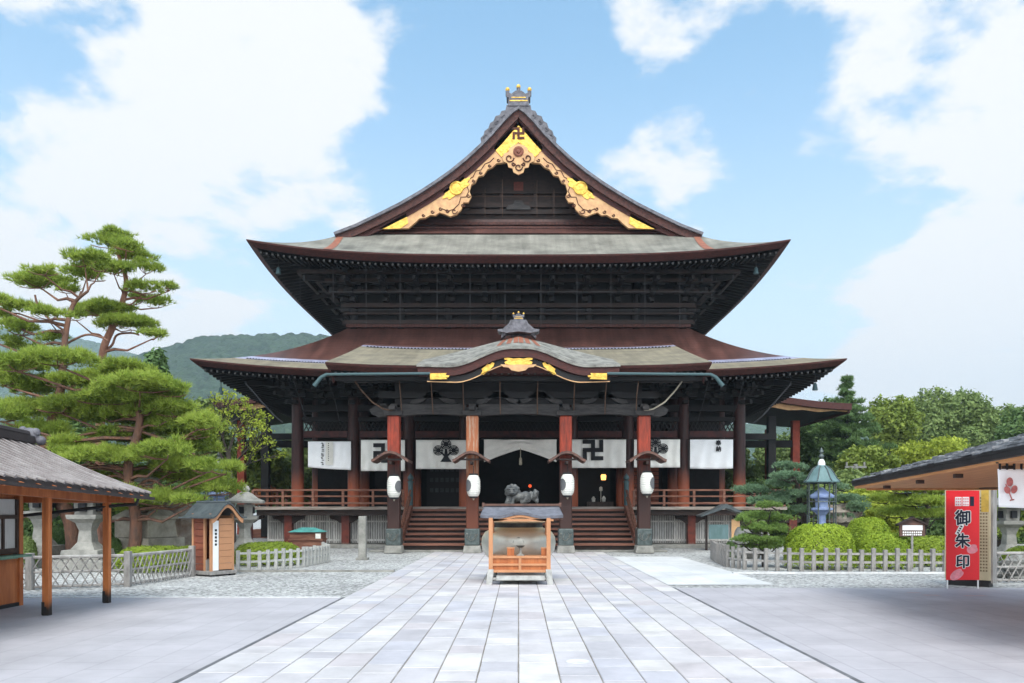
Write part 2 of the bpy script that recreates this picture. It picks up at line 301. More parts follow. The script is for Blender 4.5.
M['teal'] = mat('teal', (0.06,0.10,0.105), 0.55, 0.3, scale=4, col2=(0.05,0.09,0.10))
M['verdigris'] = mat('verdigris', (0.13,0.205,0.215), 0.6, 0.1, scale=5, stretch=(1,1,0.3), col2=(0.085,0.145,0.14), bump=0.1)
M['bronze'] = mat('bronze', (0.22,0.215,0.19), 0.42, 0.75, scale=3, stretch=(1,1,0.6), col2=(0.11,0.112,0.10), bump=0.15, bscale=18)
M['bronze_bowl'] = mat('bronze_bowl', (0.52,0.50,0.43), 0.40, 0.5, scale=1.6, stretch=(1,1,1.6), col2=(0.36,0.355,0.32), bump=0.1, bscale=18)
def painted_sheen(m, col, z0, z1):
    """bright highlight painted into the metal colour above a height that wanders"""
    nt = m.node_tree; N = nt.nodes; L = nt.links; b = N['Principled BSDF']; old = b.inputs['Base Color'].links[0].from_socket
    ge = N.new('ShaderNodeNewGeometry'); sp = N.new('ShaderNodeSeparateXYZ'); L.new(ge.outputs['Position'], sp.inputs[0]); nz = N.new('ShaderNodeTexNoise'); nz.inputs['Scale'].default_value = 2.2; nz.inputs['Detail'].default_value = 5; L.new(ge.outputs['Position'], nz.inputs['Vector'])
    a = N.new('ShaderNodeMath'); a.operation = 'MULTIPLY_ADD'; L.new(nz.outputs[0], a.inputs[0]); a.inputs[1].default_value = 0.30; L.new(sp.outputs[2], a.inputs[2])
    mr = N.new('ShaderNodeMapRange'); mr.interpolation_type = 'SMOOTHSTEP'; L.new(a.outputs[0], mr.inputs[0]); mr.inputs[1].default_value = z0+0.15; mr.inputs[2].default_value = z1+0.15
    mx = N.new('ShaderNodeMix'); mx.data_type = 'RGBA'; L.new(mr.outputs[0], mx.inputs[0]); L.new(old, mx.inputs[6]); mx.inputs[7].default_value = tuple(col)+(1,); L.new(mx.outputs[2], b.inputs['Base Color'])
painted_sheen(M['bronze_bowl'], (0.70,0.58,0.38), 1.10, 1.45)  # gold shoulder highlight painted into the bowl colour
M['bronze_dark'] = mat('bronze_dark', (0.06,0.06,0.055), 0.5, 0.5, scale=5, var=0.3)
M['bronze_shoe'] = mat('bronze_shoe', (0.115,0.135,0.13), 0.5, 0.5, scale=6, col2=(0.055,0.068,0.067), bump=0.5, bscale=16)
M['lion'] = mat('lion', (0.13,0.13,0.125), 0.5, 0.5, scale=8, col2=(0.05,0.047,0.045), bump=0.3, bscale=20)
M['stone'] = mat('stone', (0.33,0.315,0.285), 0.9, scale=2.5, col2=(0.16,0.155,0.14), bump=0.35, bscale=30, detail=8)
M['stone_warm'] = mat('stone_warm', (0.38,0.345,0.28), 0.9, scale=2.0, col2=(0.17,0.15,0.12), bump=0.4, bscale=24, detail=9)
M['stone_dark'] = mat('stone_dark', (0.25,0.245,0.23), 0.9, scale=2.2, col2=(0.12,0.12,0.11), bump=0.5, bscale=20, detail=8)
M['rock'] = mat('rock', (0.30,0.265,0.225), 0.95, scale=2.0, col2=(0.13,0.085,0.06), bump=0.9, bscale=6, detail=9)
M['cloth'] = mat('cloth', (0.91,0.89,0.835), 0.9, scale=1.5, var=0.06)
M['cloth_white'] = mat('cloth_white', (0.9,0.9,0.91), 0.9, scale=1.5, var=0.04)
M['ink'] = mat('ink', (0.02,0.02,0.023), 0.8, var=0.1)
M['ink_grey'] = mat('ink_grey', (0.12,0.12,0.125), 0.85, var=0.1)
M['paper'] = mat('paper', (0.86,0.84,0.78), 0.7, scale=3, var=0.06, trans=0.25)
M['hood'] = mat('hood', (0.15,0.075,0.055), 0.6, scale=5, col2=(0.06,0.035,0.03))
M['orange_wood'] = mat('orange_wood', (0.47,0.155,0.05), 0.55, scale=2.5, stretch=(3,3,0.4), col2=(0.30,0.085,0.028), bump=0.15, bscale=20)
M['shelter_wood'] = mat('shelter_wood', (0.50,0.235,0.115), 0.55, scale=3, stretch=(1,2,1), col2=(0.42,0.19,0.09), bump=0.12)
M['soffit'] = mat('soffit', (0.62,0.29,0.115), 0.6, scale=2.0, stretch=(5,0.4,1), col2=(0.48,0.20,0.075))
M['post_orange'] = wear_and_light(mat('post_orange', (0.54,0.175,0.05), 0.55, scale=2.5, stretch=(5,5,0.4), col2=(0.30,0.09,0.03), bump=0.15), (0.02,0.015,0.013), 0.12, 0.36, 0.12)
M['kiosk_tile'] = mat('kiosk_tile', (0.032,0.026,0.025), 0.5, scale=2.5, col2=(0.045,0.036,0.035), bump=0.1)  # tile darkened so its colour carries the shadows between the ribs
M['slate'] = mat('slate', (0.30,0.30,0.31), 0.6, scale=5, col2=(0.15,0.15,0.158), bump=0.4, bscale=14, island=0.25)
M['dark_metal'] = mat('dark_metal', (0.035,0.034,0.035), 0.5, 0.3)
M['booth_roof'] = mat('booth_roof', (0.105,0.12,0.125), 0.5, 0.4, scale=4, col2=(0.055,0.065,0.07), bump=0.1)
M['shelter_roof'] = mat('shelter_roof', (0.20,0.205,0.235), 0.5, 0.25, scale=5, col2=(0.12,0.12,0.14), bump=0.15)
M['booth_wood'] = mat('booth_wood', (0.24,0.065,0.032), 0.65, scale=3, stretch=(0.6,0.6,3), col2=(0.15,0.04,0.022), bump=0.15)
M['booth_pale'] = mat('booth_pale', (0.46,0.225,0.115), 0.65, scale=3, stretch=(0.6,0.6,3), col2=(0.42,0.21,0.11), bump=0.1)
M['fence_wood'] = mat('fence_wood', (0.34,0.32,0.30), 0.85, scale=5, stretch=(2,2,0.6), col2=(0.19,0.175,0.165), bump=0.3, island=0.2)
M['fence_pale'] = mat('fence_pale', (0.46,0.455,0.43), 0.85, scale=5, col2=(0.30,0.295,0.28), bump=0.3, island=0.15)
M['bamboo'] = mat('bamboo', (0.33,0.315,0.30), 0.7, scale=4, col2=(0.19,0.17,0.16), island=0.25)
M['glass'] = mat('glass', (0.34,0.34,0.33), 0.25, var=0.1, spec=0.5)
M['curtain_in'] = mat('curtain_in', (0.62,0.62,0.60), 0.8, scale=14, stretch=(1,8,0.2), var=0.12)
M['frame_dark'] = mat('frame_dark', (0.07,0.045,0.035), 0.6)
M['counter'] = mat('counter', (0.20,0.36,0.26), 0.6)
M['sign_red'] = mat('sign_red', (0.72,0.022,0.03), 0.5, scale=1, var=0.03)
M['sign_ink'] = mat('sign_ink', (0.012,0.018,0.04), 0.6)
M['petal'] = mat('petal', (0.80,0.28,0.33), 0.6, var=0.15, scale=10)
M['white_paint'] = mat('white_paint', (0.80,0.80,0.79), 0.5, var=0.05)
M['cream'] = mat('cream', (0.55,0.47,0.31), 0.7, scale=2, var=0.08)
M['blue_stone'] = mat('blue_stone', (0.29,0.36,0.53), 0.6, scale=4, col2=(0.16,0.21,0.40))
M['rope'] = mat('rope', (0.13,0.075,0.05), 0.9)
M['rope_pale'] = mat('rope_pale', (0.50,0.44,0.34), 0.9)
M['net'] = mat('net', (0.055,0.055,0.06), 0.9)
M['trunk_pine'] = mat('trunk_pine', (0.24,0.115,0.075), 0.95, scale=3, stretch=(2,2,0.7), col2=(0.12,0.075,0.058), bump=0.9, bscale=9)
M['trunk_red'] = mat('trunk_red', (0.36,0.19,0.135), 0.95, scale=3, stretch=(2,2,0.7), col2=(0.19,0.075,0.045), bump=0.8, bscale=9)
M['trunk_dark'] = mat('trunk_dark', (0.075,0.060,0.050), 0.95, scale=3, stretch=(2,2,0.7), col2=(0.035,0.028,0.024), bump=0.9, bscale=9)
M['needle'] = leaf_mat('needle', (0.19,0.28,0.04), (0.45,0.53,0.10), trans=0.4)
M['needle_dark'] = leaf_mat('needle_dark', (0.075,0.14,0.05), (0.17,0.265,0.09), trans=0.25)
M['cloud_pine'] = leaf_mat('cloud_pine', (0.10,0.185,0.105), (0.22,0.32,0.18), trans=0.25)
M['shrub_pine'] = leaf_mat('shrub_pine', (0.12,0.20,0.05), (0.25,0.36,0.09), trans=0.3)
M['azalea'] = leaf_mat('azalea', (0.15,0.235,0.022), (0.40,0.50,0.05), trans=0.3)
M['hedge'] = leaf_mat('hedge', (0.15,0.22,0.025), (0.32,0.40,0.05), trans=0.3)
M['leaf_yellow'] = leaf_mat('leaf_yellow', (0.20,0.26,0.03), (0.45,0.50,0.07), trans=0.4)
M['leaf_mid'] = leaf_mat('leaf_mid', (0.11,0.17,0.05), (0.26,0.33,0.11), trans=0.35)
M['leaf_deep'] = leaf_mat('leaf_deep', (0.06,0.115,0.035), (0.15,0.23,0.07), trans=0.3)
M['leaf_lime'] = leaf_mat('leaf_lime', (0.13,0.19,0.035), (0.30,0.36,0.07), trans=0.35)
M['leaf_red'] = leaf_mat('leaf_red', (0.30,0.10,0.03), (0.48,0.17,0.05), trans=0.4)

def courses(m, scale, lo=0.80, dist=1.2, streak=0.75):
    """thin horizontal courses of bark and rain streaks down the slope"""
    nt = m.node_tree; N = nt.nodes; L = nt.links; b = N['Principled BSDF']; old = b.inputs['Base Color'].links[0].from_socket
    ge = N.new('ShaderNodeNewGeometry'); w = N.new('ShaderNodeTexWave'); w.wave_type = 'BANDS'; w.bands_direction = 'Z'; w.inputs['Scale'].default_value = scale; w.inputs['Distortion'].default_value = dist; w.inputs['Detail'].default_value = 3; w.inputs['Detail Scale'].default_value = 1.4
    L.new(ge.outputs['Position'], w.inputs['Vector'])
    r = N.new('ShaderNodeMapRange'); L.new(w.outputs[1], r.inputs[0]); r.inputs[3].default_value = lo; r.inputs[4].default_value = 1.05
    mp = N.new('ShaderNodeMapping'); mp.inputs['Scale'].default_value = (2.6, 0.12, 0.12); L.new(ge.outputs['Position'], mp.inputs[0]); nz = N.new('ShaderNodeTexNoise'); nz.inputs['Scale'].default_value = 1; nz.inputs['Detail'].default_value = 6; nz.inputs['Roughness'].default_value = 0.7; L.new(mp.outputs[0], nz.inputs['Vector'])
    r2 = N.new('ShaderNodeMapRange'); L.new(nz.outputs[0], r2.inputs[0]); r2.inputs[1].default_value = 0.35; r2.inputs[2].default_value = 0.65; r2.inputs[3].default_value = streak; r2.inputs[4].default_value = 1.08
    mu = N.new('ShaderNodeMath'); mu.operation = 'MULTIPLY'; L.new(r.outputs[0], mu.inputs[0]); L.new(r2.outputs[0], mu.inputs[1])
    vm = N.new('ShaderNodeVectorMath'); vm.operation = 'SCALE'; L.new(old, vm.inputs[0]); L.new(mu.outputs[0], vm.inputs['Scale']); L.new(vm.outputs[0], b.inputs['Base Color'])
for k_ in ('bark_roof', 'bark_beige', 'copper_red'): courses(M[k_], 3.2 if k_ != 'copper_red' else 1.6, 0.86, 1.2, 0.80 if k_ != 'copper_red' else 0.6)
# ------------------------------------------------------------------ ground
def sheet(name, x0, x1, y0, y1, z, m):
    return struct(MB().add([(x0,y0,z),(x1,y0,z),(x1,y1,z),(x0,y1,z)], [(0,1,2,3)]).build(name, m))
M['gravel'] = gravel_mat('gravel', ((0.17,0.168,0.162), (0.35,0.347,0.34), (0.56,0.555,0.545)), 15)
sheet('ground', -3000, 3000, -200, 4000, 0, M['gravel'])
M['pave_left'] = pavers('pave_left', (0.42,0.40,0.425), (0.395,0.377,0.40), (0.31,0.297,0.315), 0.9, 0.6, 0.008, R(90))
M['pave_right'] = pavers('pave_right', (0.40,0.38,0.405), (0.372,0.354,0.378), (0.285,0.272,0.29), 0.9, 0.6, 0.008, R(90))
PW = 3.9
sheet('pavement', -60, -PW, -30, gd(598), 0.004, M['pave_left'])
sheet('pavement', PW, 60, -30, gd(588), 0.004, M['pave_right'])
M['pale_kerb'] = mat('pale_kerb', (0.66,0.655,0.65), 0.85, scale=3, var=0.15)
k = MB()
xx = -60.0
while xx < -PW-0.1:
    k.box(xx, min(xx+0.98, -PW-0.01), gd(598)+0.005, gd(598)+0.13, 0.0, 0.02); xx += 1.0
struct(k.build('kerb', M['pale_kerb']))
struct(MB().box(X(237, 25.3), -3.95, 25.25, 25.42, 0, 0.06).build('kerb', M['stone']))
struct(MB().box(X(733, 24.6), 30, 24.55, 24.75, 0, 0.05).build('kerb', M['pale_kerb']))
# the slab path: random lengths, one sheet of joints underneath
M['joint'] = mat('joint', (0.15,0.125,0.10), 0.95, scale=3, col2=(0.26,0.24,0.22))
sheet('path_bed', -PW, PW, -20, 37.0, 0.006, M['joint'])
def slab_mat():
    m = bpy.data.materials.new('slab'); m.use_nodes = True; nt = m.node_tree; N = nt.nodes; L = nt.links; b = N['Principled BSDF']; b.inputs['Roughness'].default_value = 0.62; b.inputs['Specular IOR Level'].default_value = 0.35
    ge = N.new('ShaderNodeNewGeometry'); cr = N.new('ShaderNodeValToRGB'); L.new(ge.outputs['Random Per Island'], cr.inputs[0]); cr.color_ramp.interpolation = 'CONSTANT'
    cols = [(0.0,(0.47,0.447,0.466)),(0.16,(0.44,0.422,0.446)),(0.30,(0.495,0.468,0.478)),(0.44,(0.465,0.426,0.436)),(0.56,(0.50,0.477,0.485)),(0.70,(0.445,0.432,0.468)),(0.82,(0.53,0.502,0.495)),(0.90,(0.565,0.538,0.522)),(0.95,(0.415,0.394,0.416))]
    e = cr.color_ramp.elements; e[0].position = 0; e[0].color = cols[0][1]+(1,); e[1].position = cols[1][0]; e[1].color = cols[1][1]+(1,)
    for p, c in cols[2:]: q = e.new(p); q.color = c+(1,)
    tc = N.new('ShaderNodeTexCoord'); nz = N.new('ShaderNodeTexNoise'); nz.inputs['Scale'].default_value = 1.3; nz.inputs['Detail'].default_value = 9; nz.inputs['Roughness'].default_value = 0.65; L.new(tc.outputs['Object'], nz.inputs['Vector'])
    mr = N.new('ShaderNodeMapRange'); L.new(nz.outputs[0], mr.inputs[0]); mr.inputs[1].default_value = 0.3; mr.inputs[2].default_value = 0.7; mr.inputs[3].default_value = 0.80; mr.inputs[4].default_value = 1.16
    vm = N.new('ShaderNodeVectorMath'); vm.operation = 'SCALE'; L.new(cr.outputs[0], vm.inputs[0]); L.new(mr.outputs[0], vm.inputs['Scale']); L.new(vm.outputs[0], b.inputs['Base Color'])
    n2 = N.new('ShaderNodeTexNoise'); n2.inputs['Scale'].default_value = 45; n2.inputs['Detail'].default_value = 4; L.new(tc.outputs['Object'], n2.inputs['Vector'])
    bp = N.new('ShaderNodeBump'); bp.inputs['Strength'].default_value = 0.2; bp.inputs['Distance'].default_value = 0.02; L.new(n2.outputs[0], bp.inputs['Height']); L.new(bp.outputs[0], b.inputs['Normal'])
    return m
M['slab'] = slab_mat()
sl = MB(); cw = 2*PW/16
for c in range(16):
    y = -4 - random.random(); x0 = -PW+c*cw
    while y < 36.8:
        l = random.choice((0.55, 0.7, 0.85, 0.95, 1.1, 1.3))*random.uniform(0.92, 1.08); g = random.uniform(0.005, 0.009); zt = 0.016+random.uniform(-0.002, 0.002)
        y1 = min(y+l, 37.0)
        a = (x0+g*1.1, x0+cw-g*1.1, y+g*0.9, y1-g*0.9)
        vs = [(a[0],a[2],0.007),(a[1],a[2],0.007),(a[1],a[3],0.007),(a[0],a[3],0.007)]
        b_ = 0.006; vs += [(a[0]+b_,a[2]+b_,zt),(a[1]-b_,a[2]+b_,zt),(a[1]-b_,a[3]-b_,zt),(a[0]+b_,a[3]-b_,zt)]
        sl.add(vs, [(4,5,6,7),(0,1,5,4),(1,2,6,5),(2,3,7,6),(3,0,4,7)]); y += l
struct(sl.build('path', M['slab']))
M['pale_path'] = pavers('pale_path', (0.58,0.575,0.57), (0.53,0.525,0.53), (0.42,0.42,0.42), 1.4, 0.9, 0.008, R(90))
sheet('path_branch', PW+0.02, 6.75, 20.9, 33.3, 0.012, M['pale_path'])
# dark drain line between path and paving
M['drain'] = mat('drain', (0.16,0.16,0.17), 0.8)
struct(MB().box(-PW-0.07, -PW-0.005, -10, gd(598), 0.0, 0.010).build('kerb', M['drain']))
struct(MB().box(PW+0.005, PW+0.07, -10, gd(588), 0.0, 0.010).build('kerb', M['drain']))

# ------------------------------------------------------------------ the temple hall
HALL = thing('temple_hall', 'great dark timber temple hall with two tiers of sweeping bark roofs and gilded gable', 'temple', (0, 44, 0))
def lift(t, a, p=3.2): return a*abs(t)**p
def skirt(hx, yf, ht, yt, yb_e, yb_t, ze, zt, cl, sag, nv=8, nu=48):
    """top surface of a hipped skirt roof: front, two sides. returns point functions"""
    def front(u, v):    # u in -1..1 along the eave, v 0 eave .. 1 top
        xe, xt = hx*u, ht*u
        x = xe+(xt-xe)*v; y = yf+(yt-yf)*v
        z = ze+(zt-ze)*(v-sag*v*(1-v)*4*0.25) + lift(u, cl)*(1-v)**1.6
        return (x, y, z)
    def side(s, w, v):  # w 0 front .. 1 back
        ye = yf+(yb_e-yf)*w; yt_ = yt+(yb_t-yt)*w
        x = s*(hx+(ht-hx)*v); y = ye+(yt_-ye)*v
        # lift near the front corner, measured in metres like the front's
        d = (ye-yf)/hx; t = max(0, 1-d)
        z = ze+(zt-ze)*(v-sag*v*(1-v)*4*0.25)+lift(t, cl)*(1-v)**1.6
        return (x, y, z)
    return front, side
US = [math.sin(math.pi/2*t) for t in np.linspace(-1, 1, 57)]
WS = [ (t**1.8) for t in np.linspace(0, 1, 36)]
def roof_tier(front, side, bands, mats, name, parent, nv=16):
    mb = MB(); vs = np.linspace(0, 1, nv+1)
    def mf(i, j): 
        v = (i+0.5)/nv
        for k, b in enumerate(bands):
            if v < b: return k
        return len(bands)
    mb.grid([[front(u, v) for u in US] for v in vs], mf=mf)
    for s in (-1, 1): mb.grid([[side(s, w, v) for w in WS] for v in vs], mf=mf)
    return mb.build(name, mats, parent, smooth=30)
def eave_edge(front, side, inset, drop, zdrop2, name, parent, m):
    """thick undercut eave edge"""
    mb = MB()
    def ins(p, s=None, d=0): return p
    F0 = [Vector(front(u, 0)) for u in US]; hx = F0[-1].x; yf = F0[0].y
    prof = [(0, 0), (0.02, -drop*0.25), (inset*0.5, -drop*0.62), (inset, -drop)]
    rows = []
    for a, dz in prof: rows.append([Vector((p.x*(hx-a)/hx, yf+a, p.z+dz)) for p in F0])
    mb.grid(rows)
    for s in (-1, 1):
        S0 = [Vector(side(s, w, 0)) for w in WS]; rows = []
        for a, dz in prof: rows.append([Vector((s*(hx-a), max(p.y, yf+a), p.z+dz)) for p in S0])
        mb.grid(rows)
    return mb.build(name, m, parent, smooth=30)
def soffit(front, side, inset, drop, wx, wy, zw, name, parent, m):
    mb = MB(); F0 = [Vector(front(u, 0)) for u in US]; hx = F0[-1].x; yf = F0[0].y
    rows = []
    for t in np.linspace(0, 1, 7):
        rows.append([Vector((p.x*(hx-inset)/hx*(1-t)+p.x/hx*wx*t, (yf+inset)*(1-t)+wy*t, (p.z-drop)*(1-t)+zw*t)) for p in F0])
    mb.grid(rows)
    for s in (-1, 1):
        S0 = [Vector(side(s, w, 0)) for w in WS]; rows = []
        for t in np.linspace(0, 1, 7):
            rows.append([Vector((s*((hx-inset)*(1-t)+wx*t), max(p.y, yf+inset)*(1-t)+max(wy, p.y)*t, (p.z-drop)*(1-t)+zw*t)) for p in S0])
        mb.grid(rows)
    return mb.build(name, m, parent, smooth=30)
def rafters(front, side, inset, drop, wx, wy, zw, parent, sp=0.30, yend=None):
    mb = MB(); F0 = [Vector(front(u, 0)) for u in US]; hx = F0[-1].x; yf = F0[0].y
    xs_ = np.array([p.x for p in F0]); zs_ = np.array([p.z for p in F0])
    n = int(2*(hx-inset-0.15)/sp)
    for i in range(n+1):
        x = -(hx-inset-0.15)+i*2*(hx-inset-0.15)/n
        z0 = float(np.interp(x, xs_, zs_))-drop-0.10
        tmax = 1.0 if abs(x) < wx else max(0.08, (hx-inset-abs(x))/(hx-inset-wx))
        y0 = yf+inset+0.12; y1 = y0+(wy-y0)*tmax; z1 = z0+(zw-0.1-z0)*tmax
        mb.beam((x, y0, z0), (x, y1, z1), 0.12, 0.14)
        mb.cbox((x, y0-0.012, z0), (0.085, 0.02, 0.09), 1)
        # second, upper row of rafters set back
        if tmax > 0.5:
            mb.cbox((x+sp/2, y0+1.0, z0+0.02), (0.10, 0.05, 0.13), 0)
    S0 = [Vector(side(1, w, 0)) for w in WS]; ys_ = np.array([p.y for p in S0]); z2_ = np.array([p.z for p in S0]); ye = yend or ys_[-1]-1
    n = int((ye-yf-inset)/ (sp*1.6))
    for s in (-1, 1):
        for i in range(n+1):
            y = yf+inset+0.3+i*(ye-yf-inset)/n
            z0 = float(np.interp(y, ys_, z2_))-drop-0.10; tmax = 1.0 if y > wy else max(0.08, (y-yf-inset)/(wy-yf-inset))
            xo = hx-inset-0.12; x1 = xo+(wx-xo)*tmax; z1 = z0+(zw-0.1-z0)*tmax
            mb.beam((s*xo, y, z0), (s*x1, y, z1), 0.12, 0.14)
            mb.cbox((s*(xo+0.012), y, z0), (0.02, 0.10, 0.12), 1)
    o = mb.build('rafters', [M['black_wood'], M['rafter_tip']], parent); o['kind'] = 'stuff'; return o
M['rafter_tip'] = mat('rafter_tip', (0.10,0.096,0.092), 0.8)
# --- lower roof
LF, LS = skirt(16.35, 39.6, 9.84, 46.0, 92.0, 86.0, 8.84, 12.45, 0.66, 0.5)
lower = roof_tier(LF, LS, (0.25, 0.36), [M['bark_beige'], M['flashing'], M['copper_red']], 'lower_roof', HALL, nv=28)
eave_edge(LF, LS, 0.42, 0.32, 0, 'eave_edge', lower, M['fascia'])
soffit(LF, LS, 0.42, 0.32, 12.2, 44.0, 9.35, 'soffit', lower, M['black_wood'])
rafters(LF, LS, 0.42, 0.32, 12.2, 44.0, 9.35, lower)
# snow guards: a low toothed strip along the flashing
def toothed(pts, h, name, parent):
    m = MB()
    for k in range(len(pts)-1):
        pass
    top = [(p[0], p[1], p[2]+(h if k % 2 else h*0.25)) for k, p in enumerate(pts)]; m.grid([top, [(p[0], p[1], p[2]-0.05) for p in pts]])
    return m.build(name, M['dark_metal'], parent)
for s in (-1, 1): toothed([LF(s*(0.50+0.46*i/90), 0.255) for i in range(91)], 0.07, 'snow_guard', lower)
# top flashing along the wall foot
MB().box(-9.9, 9.9, 45.75, 45.98, 12.45, 12.62).build('ridge_cap', M['verge'], lower)
# --- upper skirt roof
UF, US_ = skirt(14.2, 41.5, 10.17, 45.5, 92.0, 88.0, 15.27, 17.68, 0.80, 0.30)
upper = roof_tier(UF, US_, (2,), [M['bark_roof']], 'upper_roof', HALL)
eave_edge(UF, US_, 0.45, 0.33, 0, 'eave_edge', upper, M['fascia'])
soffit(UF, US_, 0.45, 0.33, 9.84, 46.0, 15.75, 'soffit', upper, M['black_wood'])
rafters(UF, US_, 0.45, 0.33, 9.84, 46.0, 15.75, upper)
# rusty copper strips running down from the gable feet
for s in (-1, 1):
    rows = []
    for v in np.linspace(0.0, 1, 9):
        w_ = 14.2+(10.17-14.2)*v
        p = UF(s*min(1, (9.75+0.2*v)/w_), v); q = UF(s*min(1, (10.2+0.1*v)/w_), v)
        rows.append([(p[0], p[1], p[2]+0.025), (q[0], q[1], q[2]+0.025)])
    MB().grid(rows).build('rust_strip', M['rust'], upper)
# --- gable roof
GP = [(10.45, 17.62), (9.2, 18.1), (7.9, 18.72), (6.75, 19.3), (5.6, 19.97), (4.75, 20.52), (3.9, 21.12), (3.0, 21.85), (2.17, 22.62), (1.5, 23.32), (0.9, 24.02), (0.42, 24.5), (0, 24.75)]
GC = GP[:-1]+[(0, 24.75)]+[(-x, z) for x, z in GP[-2::-1]]
def offs(c, d, ze=None):
    """curve moved inwards (down along its normal) by d"""
    out = []
    for i, (x, z) in enumerate(c):
        a = c[max(i-1, 0)]; b = c[min(i+1, len(c)-1)]
        t = Vector((b[0]-a[0], b[1]-a[1])).normalized(); n = Vector((t.y, -t.x)) if True else None
        if n.y > 0: n = -n
        out.append((x+n.x*d, z+n.y*d))
    return out
YG = 45.2
gr = MB()
rows = [[(x, y, z) for x, z in GC] for y in (YG-0.25, YG, 50, 60, 75, 90)]
gr.grid(rows)
gable = gr.build('gable_roof', M['bark_roof_dark'], HALL, smooth=30)
c1 = offs(GC, 0.16); c2 = offs(GC, 0.55); c3 = offs(GC, 0.80)
MB().strip(GC, c1, YG-0.27, YG+0.4).build('verge_tiles', M['ridge_tile'], gable, smooth=30)
MB().strip(c1, c2, YG-0.12, YG+0.5).build('verge_band', M['verge'], gable, smooth=30)
MB().strip(c2, c3, YG+0.06, YG+0.6).build('verge_lining', M['fascia'], gable, smooth=30)
# barge boards from photographed outline: outer and scalloped inner edge, symmetric
D_B = YG+0.2
def bx(off): return off*D_B/F
def bz(y): return Z(y, D_B)
outer = [(0, 123), (-8, 130), (-16, 138), (-32, 153.5), (-48, 167.5), (-64, 180.5), (-79, 192), (-95, 203), (-112, 214), (-128, 223), (-140, 229.5)]
outer = [(x, y+0.0) for x, y in outer]
inner = [(0, 150), (-8, 153), (-13, 163), (-22, 164), (-26, 168), (-31, 170), (-35, 176), (-40, 177), (-43, 183), (-47, 185), (-49, 192), (-47, 197), (-50, 203), (-55, 203), (-57, 210), (-62, 215), (-68, 217), (-74, 214.5), (-79, 213), (-83, 216), (-88, 215.5), (-93, 218.5), (-99, 219), (-103, 223), (-110, 228.8)]
for s in (1, -1):
    poly = [(bx(x*s), bz(y)) for x, y in outer+inner[::-1]]
    bb = MB().prism(poly, D_B-0.1, D_B+0.12).build('bargeboard', M['tan_wood'], gable)
    # gilded plates: peak chevron half, middle roundel, foot
    gp = [(0, 122.5), (-22, 144.5), (-24.5, 149.5), (-17, 158), (0, 143)]
    MB().prism([(bx(x*s), bz(y)) for x, y in gp], D_B-0.14, D_B-0.098).build('gilded_plate', M['gold'], bb)
    gf = [(-112, 214.5), (-140, 230), (-118, 229.2), (-110, 224), (-111, 219)]
    MB().prism([(bx(x*s), bz(y)) for x, y in gf], D_B-0.14, D_B-0.098).build('gilded_plate', M['gold'], bb)
    gm = []
    for i in range(28):
        a = 2*math.pi*i/28; rr = 9.5*(1+0.12*math.cos(6*a)); gm.append((-61.5+rr*math.cos(a)*1.55*0.83-rr*math.sin(a)*0.30, 191+rr*math.sin(a)*0.72-rr*math.cos(a)*1.0*-0.0))
    ca, sa = math.cos(R(-37)), math.sin(R(-37)); gm = []
    for i in range(36):
        a = 2*math.pi*i/36; rr = 1+0.13*math.cos(8*a); ex, ey = 15.5*rr*math.cos(a), 6.2*rr*math.sin(a)
        gm.append((-62+ex*ca-ey*sa, 189+ex*sa+ey*ca))
    MB().prism([(bx(x*s), bz(y)) for x, y in gm], D_B-0.14, D_B-0.098).build('gilded_plate', M['gold'], bb)
    bs = MB(); cx_, cz_ = bx(-62*s), bz(189)
    bs.lathe([(0.40,0),(0.38,0.05),(0.3,0.06),(0.27,0.02),(0.1,0.05),(0.02,0.05)], (0,0,0), 24)
    bs.v = [(cx_+x, D_B-0.14-z, cz_+y) for x, y, z in bs.v]; bs.build('roundel', M['gold'], bb, smooth=30)
    # carved line work following the scalloped edge
    cl_ = MB()
    for (qx, qy, r_) in ((-20,161,1.8),(-29,166.5,1.6),(-38,173.5,1.7),(-45,181.5,1.6),(-50,196.5,2.0),(-55.5,206,2.0),(-64,212,3.0),(-71,211.5,2.0),(-78,209.5,1.8),(-86,212.5,1.8),(-95,216,1.5)):
        pts = []
        for i in range(11):
            a = 0.6*i; rr = r_*(1-0.07*i); pts.append((bx((qx+rr*math.cos(a))*s), D_B-0.11, bz(qy+rr*math.sin(a))))
        cl_.tube(pts, 0.032, 5)
    cl_.tube([(bx((x-2.5)*s), D_B-0.105, bz(y-5.2)) for x, y in inner[3:18]], 0.028, 5)
    cl_.build('carving', M['carving_line'], bb)
# manji cut into the gilded peak
def manji(mb, cx, cz, h, y0, y1, w=None, m=0):
    """Buddhist manji on a 5 x 5 grid: top arm turns left, right arm turns up"""
    u = 2*h/5
    def cell(i, j): mb.box(cx+(i-2.5)*u, cx+(i-1.5)*u, y0, y1, cz+(j-2.5)*u, cz+(j-1.5)*u, m)
    def rect(i0, i1, j0, j1): mb.box(cx+(i0-2.5)*u, cx+(i1-2.5)*u, y0, y1, cz+(j0-2.5)*u, cz+(j1-2.5)*u, m)
    rect(2, 3, 0, 5); rect(0, 2, 2, 3); rect(3, 5, 2, 3)
    rect(0, 2, 4, 5); rect(4, 5, 3, 5); rect(3, 5, 0, 1); rect(0, 1, 0, 2)
    return mb
mj = MB(); cxm, czm, h_ = 0.0, bz(134.5), 0.34; u_ = 2*h_/5
manji(mj, cxm, czm, h_, D_B-0.165, D_B-0.138)
mj.build('manji_emblem', M['carving_line'], gable)
